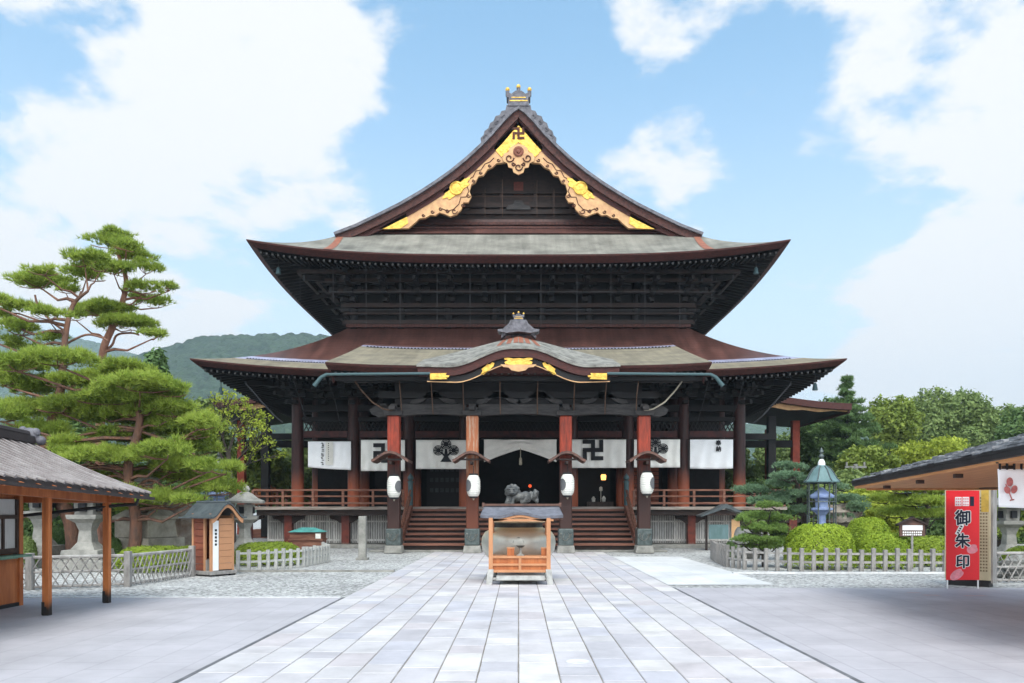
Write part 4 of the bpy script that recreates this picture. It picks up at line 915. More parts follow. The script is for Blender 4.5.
# ------------------------------------------------------------------ things hung on the hall
def lantern(i, px, py, crest_side, label):
    x, y = X(px, 35.15), 35.15
    t = thing('paper_lantern', label, 'lantern', (x, y, Z(py+11.5, y)), 0, 'paper lanterns on the porch pillars')
    H = 0.94; prof = []
    for k in range(25):
        u = k/24; r = 0.30*(1-abs(2*u-1)**3.6*0.36); r += 0.008*(1 if k % 2 else -1)
        prof.append((r, H*u))
    b = MB().lathe(prof, n=28).build('lantern_body', M['paper'], t, smooth=20, local=True)
    MB().lathe([(0.19, H-0.01), (0.20, H+0.07), (0.06, H+0.08)], n=20).build('cap', M['ink'], t, local=True)
    MB().lathe([(0.17, -0.07), (0.19, 0.01)], n=20).build('bottom_ring', M['ink'], t, local=True)
    MB().lathe([(0.05, -0.08), (0.03, -0.16)], n=12).build('tassel', M['rope_pale'], t, local=True)
    MB().tube([(0, 0, H+0.06), (0, 0, H+0.42)], 0.015, 6).build('hanging_hook', M['ink'], t, local=True)
    cr = MB(); n = 20; a0 = -math.pi/2+crest_side*R(52); rows = []
    for (rr) in (0.001, 0.10, 0.20, 0.23):
        rows.append([((0.318)*math.cos(a0+rr*0.85*math.cos(q)/0.31), 0.318*math.sin(a0+rr*0.85*math.cos(q)/0.31), 0.48+rr*1.15*math.sin(q)) for q in [2*math.pi*k/n for k in range(n+1)]])
    cr.grid(rows); cr.build('crest', M['ink_grey'], t, local=True)
for i, (px, py, c, lb_) in enumerate(((394, 486, 1, 'white paper lantern under the wooden hood of the far left porch pillar'), (473.5, 485, -1, 'white paper lantern hung before the weathered orange porch pillar'),
        (567.5, 484, -1, 'white paper lantern on the red porch pillar right of the lion'), (647, 482.5, 1, 'white paper lantern under the hood of the far right porch pillar'))):
    lantern(i, px, py, c, lb_)
def crest_mb(cx, cz, y, s):
    m = MB()
    for dx, dz, r in ((0, 0.42, 0.27), (-0.40, 0.10, 0.26), (0.40, 0.10, 0.26)):
        for ro, ri in ((1, 0.86), (0.74, 0.60), (0.48, 0.0)):
            n = 28; 
            top = [(cx+(dx+r*ro*math.cos(2*math.pi*k/n))*s, cz+(dz+r*ro*math.sin(2*math.pi*k/n))*s) for k in range(n+1)]
            bot = [(cx+(dx+r*ri*math.cos(2*math.pi*k/n))*s, cz+(dz+r*ri*math.sin(2*math.pi*k/n))*s) for k in range(n+1)]
            m.strip(top, bot, y-0.006, y)
        for k in range(8):
            a = 2*math.pi*k/8; m.beam((cx+(dx+r*0.45*math.cos(a))*s, y-0.003, cz+(dz+r*0.45*math.sin(a))*s), (cx+(dx+r*0.9*math.cos(a))*s, y-0.003, cz+(dz+r*0.9*math.sin(a))*s), 0.005, 0.05*s)
    m.prism([(cx+a*s, cz+b*s) for a, b in ((-0.055, 0.16), (0.055, 0.16), (0.10, -0.22), (0.30, -0.50), (-0.30, -0.50), (-0.10, -0.22))], y-0.007, y+0.001)
    for sx in (-1, 1): m.beam((cx+sx*0.24*s, y-0.003, cz+0.0*s), (cx+sx*0.04*s, y-0.003, cz-0.22*s), 0.006, 0.09*s)
    return m
def curtain(px0, px1, py0, py1, label, mark=None, D=43.45, m='cloth', skew=0, sag=0.0, waves=5, amp=0.05):
    x0, x1, z1, z0 = X(px0, D), X(px1, D), Z(py0, D), Z(py1, D)
    rows = []
    for j in range(13):
        v = j/12; row = []
        for i in range(49):
            u = i/48; z = z1+(z0-z1)*v - sag*v*math.sin(math.pi*u) - skew*(1-u)*v*-1
            yy = D + amp*v*math.sin(u*waves*2*math.pi+0.8*math.sin(3*v+px0))+0.012*math.sin(u*31+v*5)
            row.append((x0+(x1-x0)*(u+0.008*skew*v), yy, z))
        rows.append(row)
    o = MB().grid(rows).build('hall_curtain', M[m], None, smooth=True)
    sol = o.modifiers.new('thickness', 'SOLIDIFY'); sol.thickness = 0.012
    tag(o, label, 'curtain', 'white curtains hung between the hall pillars')
    MB().tube([(x0-0.15, D+0.02, z1+0.03), (x1+0.15, D+0.02, z1+0.03)], 0.03, 8).build('curtain_rod', M['dark_wood'], o)
    yk = D-amp-0.045
    if mark == 'manji': pass
    return o, yk
o, y = curtain(308, 351, 441.5, 470, 'white notice curtain with a column of fine writing, left end of the front', m='cloth_white', skew=0.15, sag=0.02, amp=0.02)
tx = MB(); random.seed(3)
for k in range(11):
    zc = Z(443+k*2.15, y)
    for q in range(3): tx.cbox((X(322.5, y)+random.uniform(-0.05, 0.05), y, zc+random.uniform(-0.03, 0.03)), (random.uniform(0.06, 0.13), 0.004, random.uniform(0.015, 0.035)))
    if k < 9:
        tx.cbox((X(328.5, y), y, Z(443.5+k*2.1, y)), (0.05, 0.004, 0.05))
tx.build('writing', M['ink'], o)
MB().box(X(325.5, y), X(333, y), y-0.001, y+0.004, Z(465, y), Z(441.8, y)).build('paper_slip', M['paper'], o)
o, y = curtain(361, 405, 440, 471, 'cream curtain with black manji behind the left outer porch pillar')
manji(MB(), X(383, y), Z(453, y), 0.53, y-0.008, y).build('manji_emblem', M['ink'], o)
o, y = curtain(416, 466.5, 440, 469, 'cream curtain with black three-headed tree crest, whole crest showing')
crest_mb(X(446, y), Z(452.3, y), y, 1.05).build('tree_crest', M['ink'], o)
o, y = curtain(571, 626, 439.5, 468, 'cream curtain with large black manji right of the parted entrance curtain')
manji(MB(), X(593, y), Z(450, y), 0.56, y-0.008, y).build('manji_emblem', M['ink'], o)
o, y = curtain(634, 680, 439.5, 467.5, 'cream curtain with tree crest half hidden by the right outer porch pillar')
crest_mb(X(655.5, y), Z(450.5, y), y, 1.05).build('tree_crest', M['ink'], o)
o, y = curtain(690, 733, 439.5, 468.5, 'plain white curtain with two small dark characters, right end of the front', m='cloth_white', sag=0.03, amp=0.05, waves=3)
def text(body, x, y, z, size, m, parent, name='lettering', ext=0.003, bold=0.0, sx=1.0):
    c = bpy.data.curves.new(name, 'FONT'); c.body = body; c.size = size; c.align_x = 'CENTER'; c.align_y = 'CENTER'; c.extrude = ext; c.resolution_u = 2
    tmp = bpy.data.objects.new(name, c); COL.objects.link(tmp); bpy.context.view_layer.update()
    me = bpy.data.meshes.new_from_object(tmp.evaluated_get(bpy.context.evaluated_depsgraph_get())); bpy.data.objects.remove(tmp)
    co = [(v.co.x*sx, -v.co.z, v.co.y) for v in me.vertices]; fs = [tuple(reversed(p.vertices)) for p in me.polygons]
    a = np.array(co); mid = (a.max(0)+a.min(0))/2; mb = MB()
    sh = [(0, 0)] if not bold else [(0, 0)]+[(bold*math.cos(k*math.pi/4), bold*math.sin(k*math.pi/4)) for k in range(8)]
    for k, (dx, dz) in enumerate(sh): mb.add([(x+p[0]-mid[0]+dx, y+p[1]-0.00015*k, z+p[2]-mid[2]+dz) for p in co], fs)
    return mb.build(name, m, parent)
text('奉', X(718.5, y), y, Z(442.8, y), 0.30, M['ink'], o, bold=0.012); text('納', X(718.5, y), y, Z(448.8, y), 0.30, M['ink'], o, bold=0.012)
# parted entrance curtain: two swagged halves
rows = []
x0, x1 = X(484, 43.4), X(556.5, 43.4)
for j in range(17):
    v = j/16; row = []
    for i in range(73):
        u = i/72; a = abs(2*u-1); zt = Z(439.5, 43.4); zb = Z(449.5+12.5*a**1.15, 43.4)
        row.append((x0+(x1-x0)*u, 43.4+0.05*math.sin(v*9+a*6)+0.03*math.sin(v*17-a*9), zt+(zb-zt)*v))
    rows.append(row)
o = MB().grid(rows).build('entrance_curtain', M['cloth'], None, smooth=True); o.modifiers.new('thickness', 'SOLIDIFY').thickness = 0.012
tag(o, 'cream curtain drawn up in two swags over the main entrance', 'curtain')
MB().tube([(x0-0.15, 43.43, Z(439, 43.4)), (x1+0.15, 43.43, Z(439, 43.4))], 0.03, 8).build('curtain_rod', M['dark_wood'], o)
bt = MB().tube([(0,0,0.9), (0,0,0.35)], 0.02, 6); bt.lathe([(0.03,0.42),(0.075,0.34),(0.085,0.05),(0.07,0.0)], n=12)
b_ = bt.build('curtain_tassel', M['rope_pale'], None, smooth=35); b_.location = (X(520.5, 43.1), 43.1, Z(465, 43.1)); tag(b_, 'pale cord tassel hanging at the middle of the entrance curtain', 'tassel')
# hanging lamp inside and red lamp
lp = thing('hanging_lamp', 'small lit amber lamp hanging in the dark doorway', 'lamp', (X(603.5, 46), 46, Z(480, 46)))
MB().lathe([(0.13, 0), (0.16, 0.25), (0.11, 0.32)], n=6).build('lamp_shade', glow('amber', (1, 0.48, 0.12), 1.6), lp, local=True)
MB().tube([(0,0,0.3), (0,0,1.2)], 0.012, 5).lathe([(0.18,0.32),(0.03,0.42)], n=6).build('lamp_cord', M['dark_metal'], lp, local=True)
rlp = MB().ball((0,0,0), 0.10).build('altar_lamp', glow('red_lamp', (0.9, 0.10, 0.03), 0.8), None); rlp.location = (X(530, 49), 49, Z(486, 49)); tag(rlp, 'tiny red lamp glowing deep inside the entrance', 'lamp')
MB().tube([(0,0,-0.1), (0,0,-1.2)], 0.03, 6).build('lamp_stand', M['dark_metal'], rlp, local=True)
of = thing('offering_stand', 'dark stand with white paper offerings inside the right doorway', 'stand', (X(600, 46.5), 46.5, FL))
MB().box(-0.75, 0.75, -0.3, 0.3, 0.0, 0.30).build('stand_body', M['frame_dark'], of, local=True)
for dx, dz, h in ((-0.38, 0.3, 0.32), (0.22, 0.3, 0.35)): MB().lathe([(0.09, dz), (0.12, dz+h*0.6), (0.02, dz+h)], (dx, 0, 0), 8).build('paper_offering', M['paper'], of, local=True)
MB().lathe([(0.02, 0.3), (0.02, 0.9), (0.10, 0.95), (0.09, 1.15), (0.01, 1.2)], (0.05, 0, 0), 8).build('candle_lamp', M['paper'], of, local=True)
# wind bells at the eave corners
def bell(px, py, D, label):
    t = thing('wind_bell', label, 'bell', (X(px, D), D, Z(py, D)), 0, 'bronze wind bells under the eave corners')
    MB().lathe([(0.13,-0.17),(0.14,-0.13),(0.115,0.0),(0.10,0.13),(0.05,0.2),(0.02,0.22)], n=16).build('bell_body', M['teal'], t, smooth=35, local=True)
    MB().tube([(0,0,0.2),(0,0,0.75)], 0.02, 6).build('bell_hook', M['dark_metal'], t, local=True)
bell(278.5, 271, 43.0, 'green bronze wind bell under the left corner of the upper eave'); bell(756, 271, 43.0, 'green bronze wind bell under the right corner of the upper eave')
bell(815, 387, 40.9, 'green bronze wind bell under the right corner of the lower eave'); bell(221, 391, 40.9, 'green bronze wind bell under the left corner of the lower eave')

#PART2
# ------------------------------------------------------------------ incense burner and its shelter
YC = 22.6
cs = thing('incense_burner', 'huge round bronze incense burner behind the small wooden shelter', 'incense burner', (0, YC, 0))
k_ = YC/F
def cr_(px): return px*k_
cprof = [(cr_(16),Z(575,YC)),(cr_(22),Z(572,YC)),(cr_(24),Z(566,YC)),(cr_(26),Z(561,YC)),(cr_(32),Z(556,YC)),(cr_(36),Z(550,YC)),(cr_(37.2),Z(543,YC)),(cr_(36.5),Z(537,YC)),(cr_(33.5),Z(532,YC)),(cr_(29),Z(529.5,YC)),(cr_(25),Z(528,YC)),(cr_(23.5),Z(525.5,YC)),(cr_(24),Z(522.5,YC)),(cr_(27.5),Z(521.8,YC)),(cr_(28.5),Z(519.5,YC)),(cr_(28),Z(517,YC)),(cr_(24),Z(516,YC))]
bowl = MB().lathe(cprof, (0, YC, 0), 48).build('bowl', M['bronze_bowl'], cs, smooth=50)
MB().lathe([(cr_(24.6),Z(527.6,YC)),(cr_(23.9),Z(525,YC)),(cr_(24.4),Z(522.7,YC))], (0, YC, 0), 48).build('neck', M['bronze_dark'], bowl, smooth=50)
lid = MB().lathe([(cr_(23),Z(516,YC)),(cr_(22.5),Z(512.5,YC)),(cr_(17),Z(507,YC)),(cr_(11),Z(505,YC)),(cr_(9),Z(504,YC))], (0, YC, 0), 40).build('lid', M['bronze'], cs, smooth=40)
em = crest_mb(0, 0, 0, 0.23); em.v = [(x, YC-cr_(37.5)+0.02+abs(z)*0.10+0.02*abs(x), z+Z(541.5, YC)) for x, y, z in em.v]
em.build('crest', M['bronze_shoe'], bowl)
for a in range(3):
    t = R(90+120*a+180); MB().tube([(0.55*math.cos(t), YC+0.55*math.sin(t), 0.45), (0.72*math.cos(t), YC+0.72*math.sin(t), 0.30), (0.78*math.cos(t), YC+0.78*math.sin(t), 0.12)], [0.13, 0.10, 0.14], 10).build('foot', M['bronze'], cs, smooth=40)
MB().lathe([(1.02, 0.0), (1.0, 0.10), (0.92, 0.12)], (0, YC, 0), 8, ph=R(22.5)).build('stone_base', M['stone'], cs, bevel=0.02)
# guardian lion on the lid: one continuous sculpted body
lz = Z(504.5, YC); L0 = Vector((X(512, YC)+0.12, YC, lz))
li = MB()
def lb_(dx, dz, r, dy=0.0): li.ball((L0.x+dx*0.88, L0.y+dy, L0.z+dz), r, 14, 10)
lb_(0.10, 0.20, (0.27, 0.17, 0.15)); lb_(0.30, 0.20, (0.17, 0.17, 0.18)); lb_(-0.08, 0.22, (0.17, 0.16, 0.20))
lb_(-0.13, 0.36, (0.185, 0.16, 0.165), -0.06); lb_(-0.15, 0.31, (0.12, 0.12, 0.07), -0.19); lb_(-0.15, 0.37, (0.10, 0.10, 0.05), -0.21); lb_(-0.15, 0.44, (0.15, 0.10, 0.05), -0.13)
for q in range(11):
    a = 2*math.pi*q/11; lb_(-0.12+0.20*math.cos(a), 0.36+0.175*math.sin(a), 0.06, 0.0)
for q in range(8):
    a = 2*math.pi*q/8; lb_(-0.09+0.13*math.cos(a), 0.33+0.13*math.sin(a), 0.05, 0.09)
for sx, sy in ((-0.24, -0.10), (-0.10, -0.12)):
    li.tube([(L0.x+sx+0.06, YC+sy+0.04, lz+0.25), (L0.x+sx, YC+sy, lz+0.10), (L0.x+sx-0.03, YC+sy-0.06, lz+0.02)], [0.08, 0.065, 0.06], 10); lb_(sx-0.05, 0.03, (0.085, 0.07, 0.045), sy-0.08)
for sy in (-0.12, 0.12):
    li.tube([(L0.x+0.30, YC+sy, lz+0.18), (L0.x+0.22, YC+sy*1.3, lz+0.07), (L0.x+0.12, YC+sy*1.3, lz+0.03)], [0.10, 0.08, 0.055], 10)
for sy in (-0.10, 0.05): lb_(-0.12+0.02, 0.51, (0.035, 0.03, 0.05), sy)
li.tube([(L0.x+0.42, YC, lz+0.18), (L0.x+0.54, YC, lz+0.24), (L0.x+0.56, YC, lz+0.36), (L0.x+0.52, YC, lz+0.44)], [0.07, 0.10, 0.09, 0.02], 10)
lb_(0.60, 0.20, (0.07, 0.06, 0.12)); lb_(0.47, 0.28, (0.06, 0.05, 0.11)); lb_(0.66, 0.12, (0.06, 0.06, 0.10))
lion = li.build('lion_figure', M['lion'], cs, smooth=True)
rm = lion.modifiers.new('remesh', 'REMESH'); rm.mode = 'VOXEL'; rm.voxel_size = 0.017; rm.use_smooth_shade = True
fc = MB()
for dx in (-0.19, -0.075): fc.ball((L0.x+dx, YC-0.235, lz+0.415), 0.024, 8, 6)
fc.box(L0.x-0.20, L0.x-0.065, YC-0.325, YC-0.30, lz+0.295, lz+0.318)
fc.build('face', M['ink'], lion)
# shelter
YS = 20.9; ks = YS/F
sh_t = thing('incense_shelter', 'small roofed wooden shelter with orange posts and rails before the burner', 'shelter', (0, YS, 0))
zE, zR = Z(516, YS), Z(503.2, YS)
px_a, px_b = (480.5-CX)*ks, (563-CX)*ks
rf = MB(); n = 24
def brow(x):   # the front eave lifts in a low curve over the middle
    a = abs(x-((520-CX)*ks)); return 0.105*0.5*(1+math.cos(math.pi*min(1, a/0.62)))
xs_ = np.linspace(px_a, px_b, 41)
def up_(x): return 0.03*abs((x-(px_a+px_b)/2)/((px_b-px_a)/2))**3
for sgn in (-1, 1):
    rows = []
    for t in np.linspace(0, 1, 8):
        rows.append([(x*(0.93+0.07*t) , YS+0.55+sgn*0.62*t, zR-0.06-(zR-0.06-zE)*(t**0.85)*1.0+(brow(x)*(t**3))+up_(x)*t) for x in xs_])
    rf.grid(rows)
    rf.grid([[(x, YS+0.55+sgn*0.62, zE+brow(x)+up_(x)) for x in xs_], [(x, YS+0.55+sgn*0.60, zE+brow(x)+up_(x)-0.075) for x in xs_]])
for x_ in (px_a, px_b):
    rf.grid([[(x_, YS+0.55+0.62*t, zE-0.075+up_(x_)) for t in (-1, 0, 1)], [(x_*(1 if abs(t) else 0.93), YS+0.55+0.62*t, (zE+up_(x_)) if t else zR-0.06) for t in (-1, 0, 1)]])
sroof = rf.build('roof', M['shelter_roof'], sh_t, smooth=30)
MB().box(px_a+0.06, px_b-0.06, YS+0.47, YS+0.63, zR-0.07, zR-0.01).box(px_a+0.02, px_a+0.08, YS+0.46, YS+0.64, zR-0.09, zR+0.02).box(px_b-0.08, px_b-0.02, YS+0.46, YS+0.64, zR-0.09, zR+0.02).build('ridge', M['hood'], sroof)
xm = (520-CX)*ks
tp = [(x, zE+brow(x)-0.08) for x in np.linspace(px_a+0.25, px_b-0.25, 25)]
MB().strip(tp, [(x, z-0.055) for x, z in tp], YS-0.03, YS+0.02).build('curved_fascia', M['shelter_wood'], sroof)
MB().grid([[(x, YS+0.0+1.1*t, zE-0.085+brow(x)*(1-t)) for x in xs_] for t in (0, 1)]).build('ceiling', M['shelter_wood'], sroof)
PXa, PXb = (490.8-CX)*ks, (548.5-CX)*ks
for x in (PXa, PXb):
    for y in (YS, YS+1.1):
        p = MB().box(x-0.055, x+0.055, y-0.055, y+0.055, 0.30, zE-0.04).build('post', M['shelter_wood'], sh_t, bevel=0.008)
        s_ = -1 if x < 0.1 else 1
        MB().prism([(x-0.075, 0.42), (x+0.075, 0.42), (x+0.075+s_*0.05, 0.0), (x-0.075+s_*0.05, 0.0)], y-0.08, y+0.08).build('foot', M['fence_pale'], p)
for y in (YS, YS+1.1):
    for z, h in ((Z(557, YS), 0.06), (Z(564.5, YS), 0.055), (Z(571, YS), 0.07)):
        MB().box(PXa+0.055, PXb-0.055, y-0.045, y+0.045, z-h/2, z+h/2).build('rail', M['shelter_wood'], sh_t)
    MB().box(PXa+0.055, PXb-0.055, y-0.012, y+0.012, Z(570, YS), Z(558, YS)).build('panel', M['orange_wood'], sh_t)
    MB().box(xm-0.035, xm+0.035, y-0.05, y+0.05, Z(571.4, YS), Z(556.4, YS)).build('stile', M['shelter_wood'], sh_t)
MB().box(PXa-0.02, PXb+0.02, YS-0.03, YS+0.03, zE-0.14, zE-0.08).build('beam', M['shelter_wood'], sh_t)
MB().box(PXa+0.15, PXb-0.1, YS-0.10, YS+1.15, Z(580, YS), Z(575.5, YS)).box(PXa+0.05, PXb, YS-0.04, YS+0.04, 0.15, 0.20).build('base_tray', M['fence_pale'], sh_t)
MB().box(PXa, PXb, YS+0.1, YS+1.0, Z(556.5, YS)-0.03, Z(556.5, YS)).build('shelf', M['shelter_wood'], sh_t)
for px, lb in ((511.5, 'small orange wooden box on the shelter shelf, left of the two'), (545.5, 'small orange wooden box on the shelter shelf beside the right post')):
    b = MB().box(-0.095, 0.095, -0.09, 0.09, 0, 0.20).build('wooden_box', M['orange_wood'], None, bevel=0.006); b.location = (X(px, YS+0.2)-0.02, YS+0.2, Z(556.5, YS)+0.002); tag(b, lb, 'box')
    MB().box(-0.105, 0.105, -0.10, 0.10, 0.20, 0.225).build('lid', M['shelter_wood'], b, local=True)
ih = thing('offering_vase', 'little pale pedestal dish on the shelter shelf between the boxes', 'dish', (X(520.5, YS+0.25), YS+0.25, Z(556.5, YS)))
MB().lathe([(0.11,0),(0.09,0.04),(0.035,0.06),(0.03,0.18),(0.05,0.22)], n=14).build('pedestal', M['stone'], ih, smooth=35, local=True)
MB().lathe([(0.05,0.22),(0.12,0.27),(0.11,0.28)], n=14).build('dish', M['bronze_shoe'], ih, smooth=35, local=True)

# ------------------------------------------------------------------ left kiosk (open sales hut)
KL = thing('sales_kiosk', 'orange timber sales hut with ribbed brown roof at the left edge', 'kiosk', (-9.6, 14, 0))
ex, rx, yN, yFar = -7.92, -10.5, 5.0, 17.1
ez, rz = 2.335, 3.42
mb = MB(); n = 6
def tilt_mb(m_): m_.v = [(a, b, c+0.036*(yFar-b)) for a, b, c in m_.v]; return m_
def rk(t): return (ex+(rx-ex)*t, ez+(rz-ez)*t-0.06*math.sin(math.pi*t))
mb.grid([[(rk(t)[0], y, rk(t)[1]) for y in (yN, yFar)] for t in np.linspace(0, 1, 7)])
mb.grid([[(rk(t)[0], y, rk(t)[1]-0.09) for y in (yN, yFar)] for t in np.linspace(0, 1, 7)])
for y in (yN, yFar): mb.grid([[(rk(t)[0], y, rk(t)[1]) for t in np.linspace(0,1,7)], [(rk(t)[0], y, rk(t)[1]-0.09) for t in np.linspace(0,1,7)]])
mb.grid([[(ex, y, ez) for y in (yN, yFar)], [(ex, y, ez-0.09) for y in (yN, yFar)]])
mb.grid([[(2*rx-rk(t)[0], y, rk(t)[1]) for y in (yN, yFar)] for t in np.linspace(0, 1, 7)])
mb.v = [(a, b, c+0.036*(yFar-b)) for a, b, c in mb.v]
kroof = mb.build('roof', M['kiosk_tile'], KL)
rb = MB(); y = yFar-0.03
M['rib_pale'] = mat('rib_pale', (0.30,0.27,0.26), 0.5, scale=3, col2=(0.18,0.15,0.145))
while y > yN:
    rb.tube([(rk(t)[0]+ (0.04 if t == 0 else 0), y, rk(t)[1]+0.006) for t in np.linspace(0, 1, 6)], 0.030, 6); y -= 0.27
rb.v = [(a, b, c+0.036*(yFar-b)) for a, b, c in rb.v]
rb.build('roof_rib', M['rib_pale'], kroof, smooth=40)
tilt_mb(MB().box(rx-0.16, rx+0.16, yN, yFar-0.05, rz-0.02, rz+0.13).tube([(rx, yN, rz+0.17), (rx, yFar-0.05, rz+0.17)], 0.09, 8)).build('ridge', M['kiosk_tile'], kroof)
oe = MB().ball((rx, yFar, rz+0.14), (0.20, 0.12, 0.19)).ball((rx-0.14, yFar, rz+0.26), (0.09, 0.08, 0.10)).ball((rx+0.14, yFar, rz+0.22), (0.09, 0.08, 0.10)).ball((rx+0.24, yFar, rz+0.05), (0.11, 0.08, 0.10))
oe.build('ridge_end_tile', M['ridge_tile'], kroof, smooth=True)
tilt_mb(MB().box(ex+0.02, ex+0.09, yN, yFar+0.05, ez-0.14, ez-0.08)).build('eave_gutter', M['kiosk_tile'], kroof)
tilt_mb(MB().box(-8.86, -8.70, yN, 16.84, 2.13, 2.28).box(-10.6, -8.2, 16.85, 16.99, 2.125, 2.275)).build('eave_beam', M['orange_wood'], KL)
rf_ = MB(); y = yN
while y < yFar: rf_.beam((ex+0.06, y, ez-0.12), (rx, y, rz-0.16), 0.06, 0.08); y += 0.45
tilt_mb(rf_).build('rafter', M['orange_wood'], KL)
for i, (px, by) in enumerate(((107, 603), (47, 615.5))):
    D = gd(by); x = X(px, D)
    MB().box(x-0.062, x+0.062, D-0.062, D+0.062, 0.0, 2.14+0.036*(17.1-D)).build('post', M['post_orange'], KL, bevel=0.01)
    MB().box(x-0.066, x+0.02, D-0.066, D+0.02, 0.05, 0.17).box(x-0.067, x-0.01, D-0.067, D+0.04, 0.02, 0.26).box(x-0.045, x+0.045, D-0.045, D+0.045, 0.001, 0.03).build('post_shoe', M['dark_metal'], KL)
MB().box(-8.86, -8.71, 11.0, 11.15, 0, 2.17).build('post', M['post_orange'], KL)
wx = -10.35
cor = 16.55
MB().box(wx-0.06, wx+0.06, cor-0.12, cor, 0, 2.5).box(wx-0.06, wx+0.06, 12.4, 12.52, 0, 2.3).build('corner_post', M['orange_wood'], KL)
MB().box(wx-0.03, wx+0.02, 8, cor-0.12, 0.08, 0.98).build('lower_panel', M['orange_wood'], KL)
MB().box(wx-0.05, wx+0.03, 8, cor-0.12, 0.98, 1.02).box(wx-0.02, wx+0.30, 8, cor-0.1, 1.02, 1.07).build('counter', M['counter'], KL)
MB().box(wx-0.04, wx+0.04, 8, cor-0.12, 1.09, 1.20).box(wx-0.04, wx+0.04, 8, cor-0.12, 1.80, 1.88).box(wx-0.04, wx+0.045, cor-0.62, cor-0.57, 1.2, 1.8).box(wx-0.04, wx+0.045, cor-0.18, cor-0.12, 1.07, 2.2).box(wx-0.04, wx+0.045, cor-1.15, cor-1.08, 1.07, 2.2).build('window_frame', M['frame_dark'], KL)
wn = MB().box(wx-0.02, wx+0.0, 8, cor-0.12, 1.2, 1.8).box(wx-0.02, wx+0.0, 8, cor-0.12, 1.88, 2.2).build('window_pane', M['curtain_in'], KL)
MB().box(wx-2.5, wx-0.06, 8, cor-0.03, 0, 2.6).build('back_wall', M['orange_wood'], KL)
MB().tube([(-8.1, 16.98, 2.24), (-8.15, 16.98, 2.10), (-8.5, 16.95, 2.08), (-10.4, 16.7, 1.86)], 0.035, 8).build('drain_pipe', M['dark_metal'], KL, smooth=40)
struct(MB().box(wx-0.05, wx+0.05, 8, cor, 0, 0.078).build('kerb', M['dark_metal']))

# ------------------------------------------------------------------ right kiosk
KA = R(-8)
KR = thing('stamp_office', 'wide slate-roofed timber pavilion with orange soffit at the right edge', 'pavilion', (7.9, 18.75, 0), KA)
ez, yN, X1, sl_ = 2.51, -9.2, 5.4, 0.275       # own frame: eave along x = 0, far end at y = 0
def rise(m_): m_.v = [(a, b, c-0.023*b) for a, b, c in m_.v]; return m_
mb = MB()
mb.grid([[(x, y, ez+0.13+sl_*x) for y in (yN, 0)] for x in (0, X1)]); mb.grid([[(x, y, ez+0.07+sl_*x) for y in (yN, 0)] for x in (0, X1)])
mb.grid([[(x, 0, ez+0.13+sl_*x) for x in (0, X1)], [(x, 0, ez) for x in (0, X1)]])
rise(mb); rroof = mb.build('roof', M['slate'], KR, local=True)
slt = MB(); c = 0; x = -0.03
while x < X1-0.4:
    y = 0.02-(0.2 if c % 2 else 0)
    while y > yN:
        w_ = random.uniform(0.26, 0.46); dz = random.uniform(0.0, 0.05)
        z0 = ez+0.145+sl_*x+dz; z1 = ez+0.135+sl_*(x+0.42)
        slt.add([(x, y-w_+0.012, z0+0.035), (x, y, z0+0.035), (x+0.42, y, z1), (x+0.42, y-w_+0.012, z1), (x, y-w_+0.012, z0), (x, y, z0)], [(0,1,2,3),(4,5,1,0),(1,5,2),(0,3,4)]); y -= w_
    x += 0.34; c += 1
rise(slt).build('roof_slates', M['slate'], rroof, local=True)
rise(MB().box(-0.04, 0.0, yN, 0.02, ez+0.03, ez+0.13).box(-0.06, -0.042, yN, 0.02, ez+0.115, ez+0.15)).build('fascia', M['dark_metal'], rroof, local=True)
rise(MB().box(0.002, X1, yN, -0.02, ez-0.03, ez+0.018)).build('soffit', M['soffit'], KR, local=True)
MB().box(0.25, X1, -0.16, -0.06, ez-0.075, ez-0.033).build('end_beam', M['soffit'], KR, local=True)
for y in (-1.4, -3.4, -5.2, -7.0): MB().box(0.25, 0.37, y-0.06, y+0.06, ez-0.10-0.023*y, ez-0.034-0.023*y).build('soffit_block', M['frame_dark'], KR, local=True)
for y in (-9.0,): MB().box(1.2, 1.34, y-0.07, y+0.07, 0, ez-0.03).build('post', M['orange_wood'], KR, local=True)
MB().box(4.5, 5.3, -9, -3, 0, ez-0.035).build('inner_room', M['orange_wood'], KR, local=True)
# tall cream board on a dark plinth, dark capital under the soffit
bx0, bx1, yB = X(947.5, 20.2), X(983, 20.2), 20.2
def turned(m_, cx, cy, a): m_.v = [(cx+(x-cx)*math.cos(a)-(y-cy)*math.sin(a), cy+(x-cx)*math.sin(a)+(y-cy)*math.cos(a), z) for x, y, z in m_.v]; return m_
ccx, ccy, cw2, ca_ = X(967, 20.65), 20.65, 0.53, R(-44)
def colbox(m_, x0, x1, y0, y1, z0, z1): return m_.box(ccx+x0, ccx+x1, ccy+y0, ccy+y1, z0, z1)
turned(colbox(MB(), -cw2, cw2, 0, 0.42, 0.17, Z(487.5, yB)), ccx, ccy, ca_).build('notice_column', M['cream'], KR, bevel=0.01)
turned(colbox(MB(), -cw2+0.03, cw2-0.03, 0.03, 0.40, 0, 0.168), ccx, ccy, ca_).build('column_plinth', M['dark_metal'], KR)
turned(colbox(MB(), cw2+0.003, cw2+0.05, 0.05, 0.45, 0.1, Z(488, yB)), ccx, ccy, ca_).build('column_side', M['fence_wood'], KR)
MB().box(X(953, 19.3), X(978, 19.3), 18.0, 19.6, Z(490, 19.3), Z(484, 19.3)).build('column_capital', M['frame_dark'], KR)
wr = MB(); random.seed(5)
for c_ in range(3):
    for j in range(24): z = Z(497+j*3.2, yB); colbox(wr, 0.30+c_*0.065, 0.34+c_*0.065, -0.004, 0.0, z-0.04, z)
turned(wr, ccx, ccy, ca_).build('writing', mat('faded_ink', (0.24,0.18,0.10), 0.8), KR)
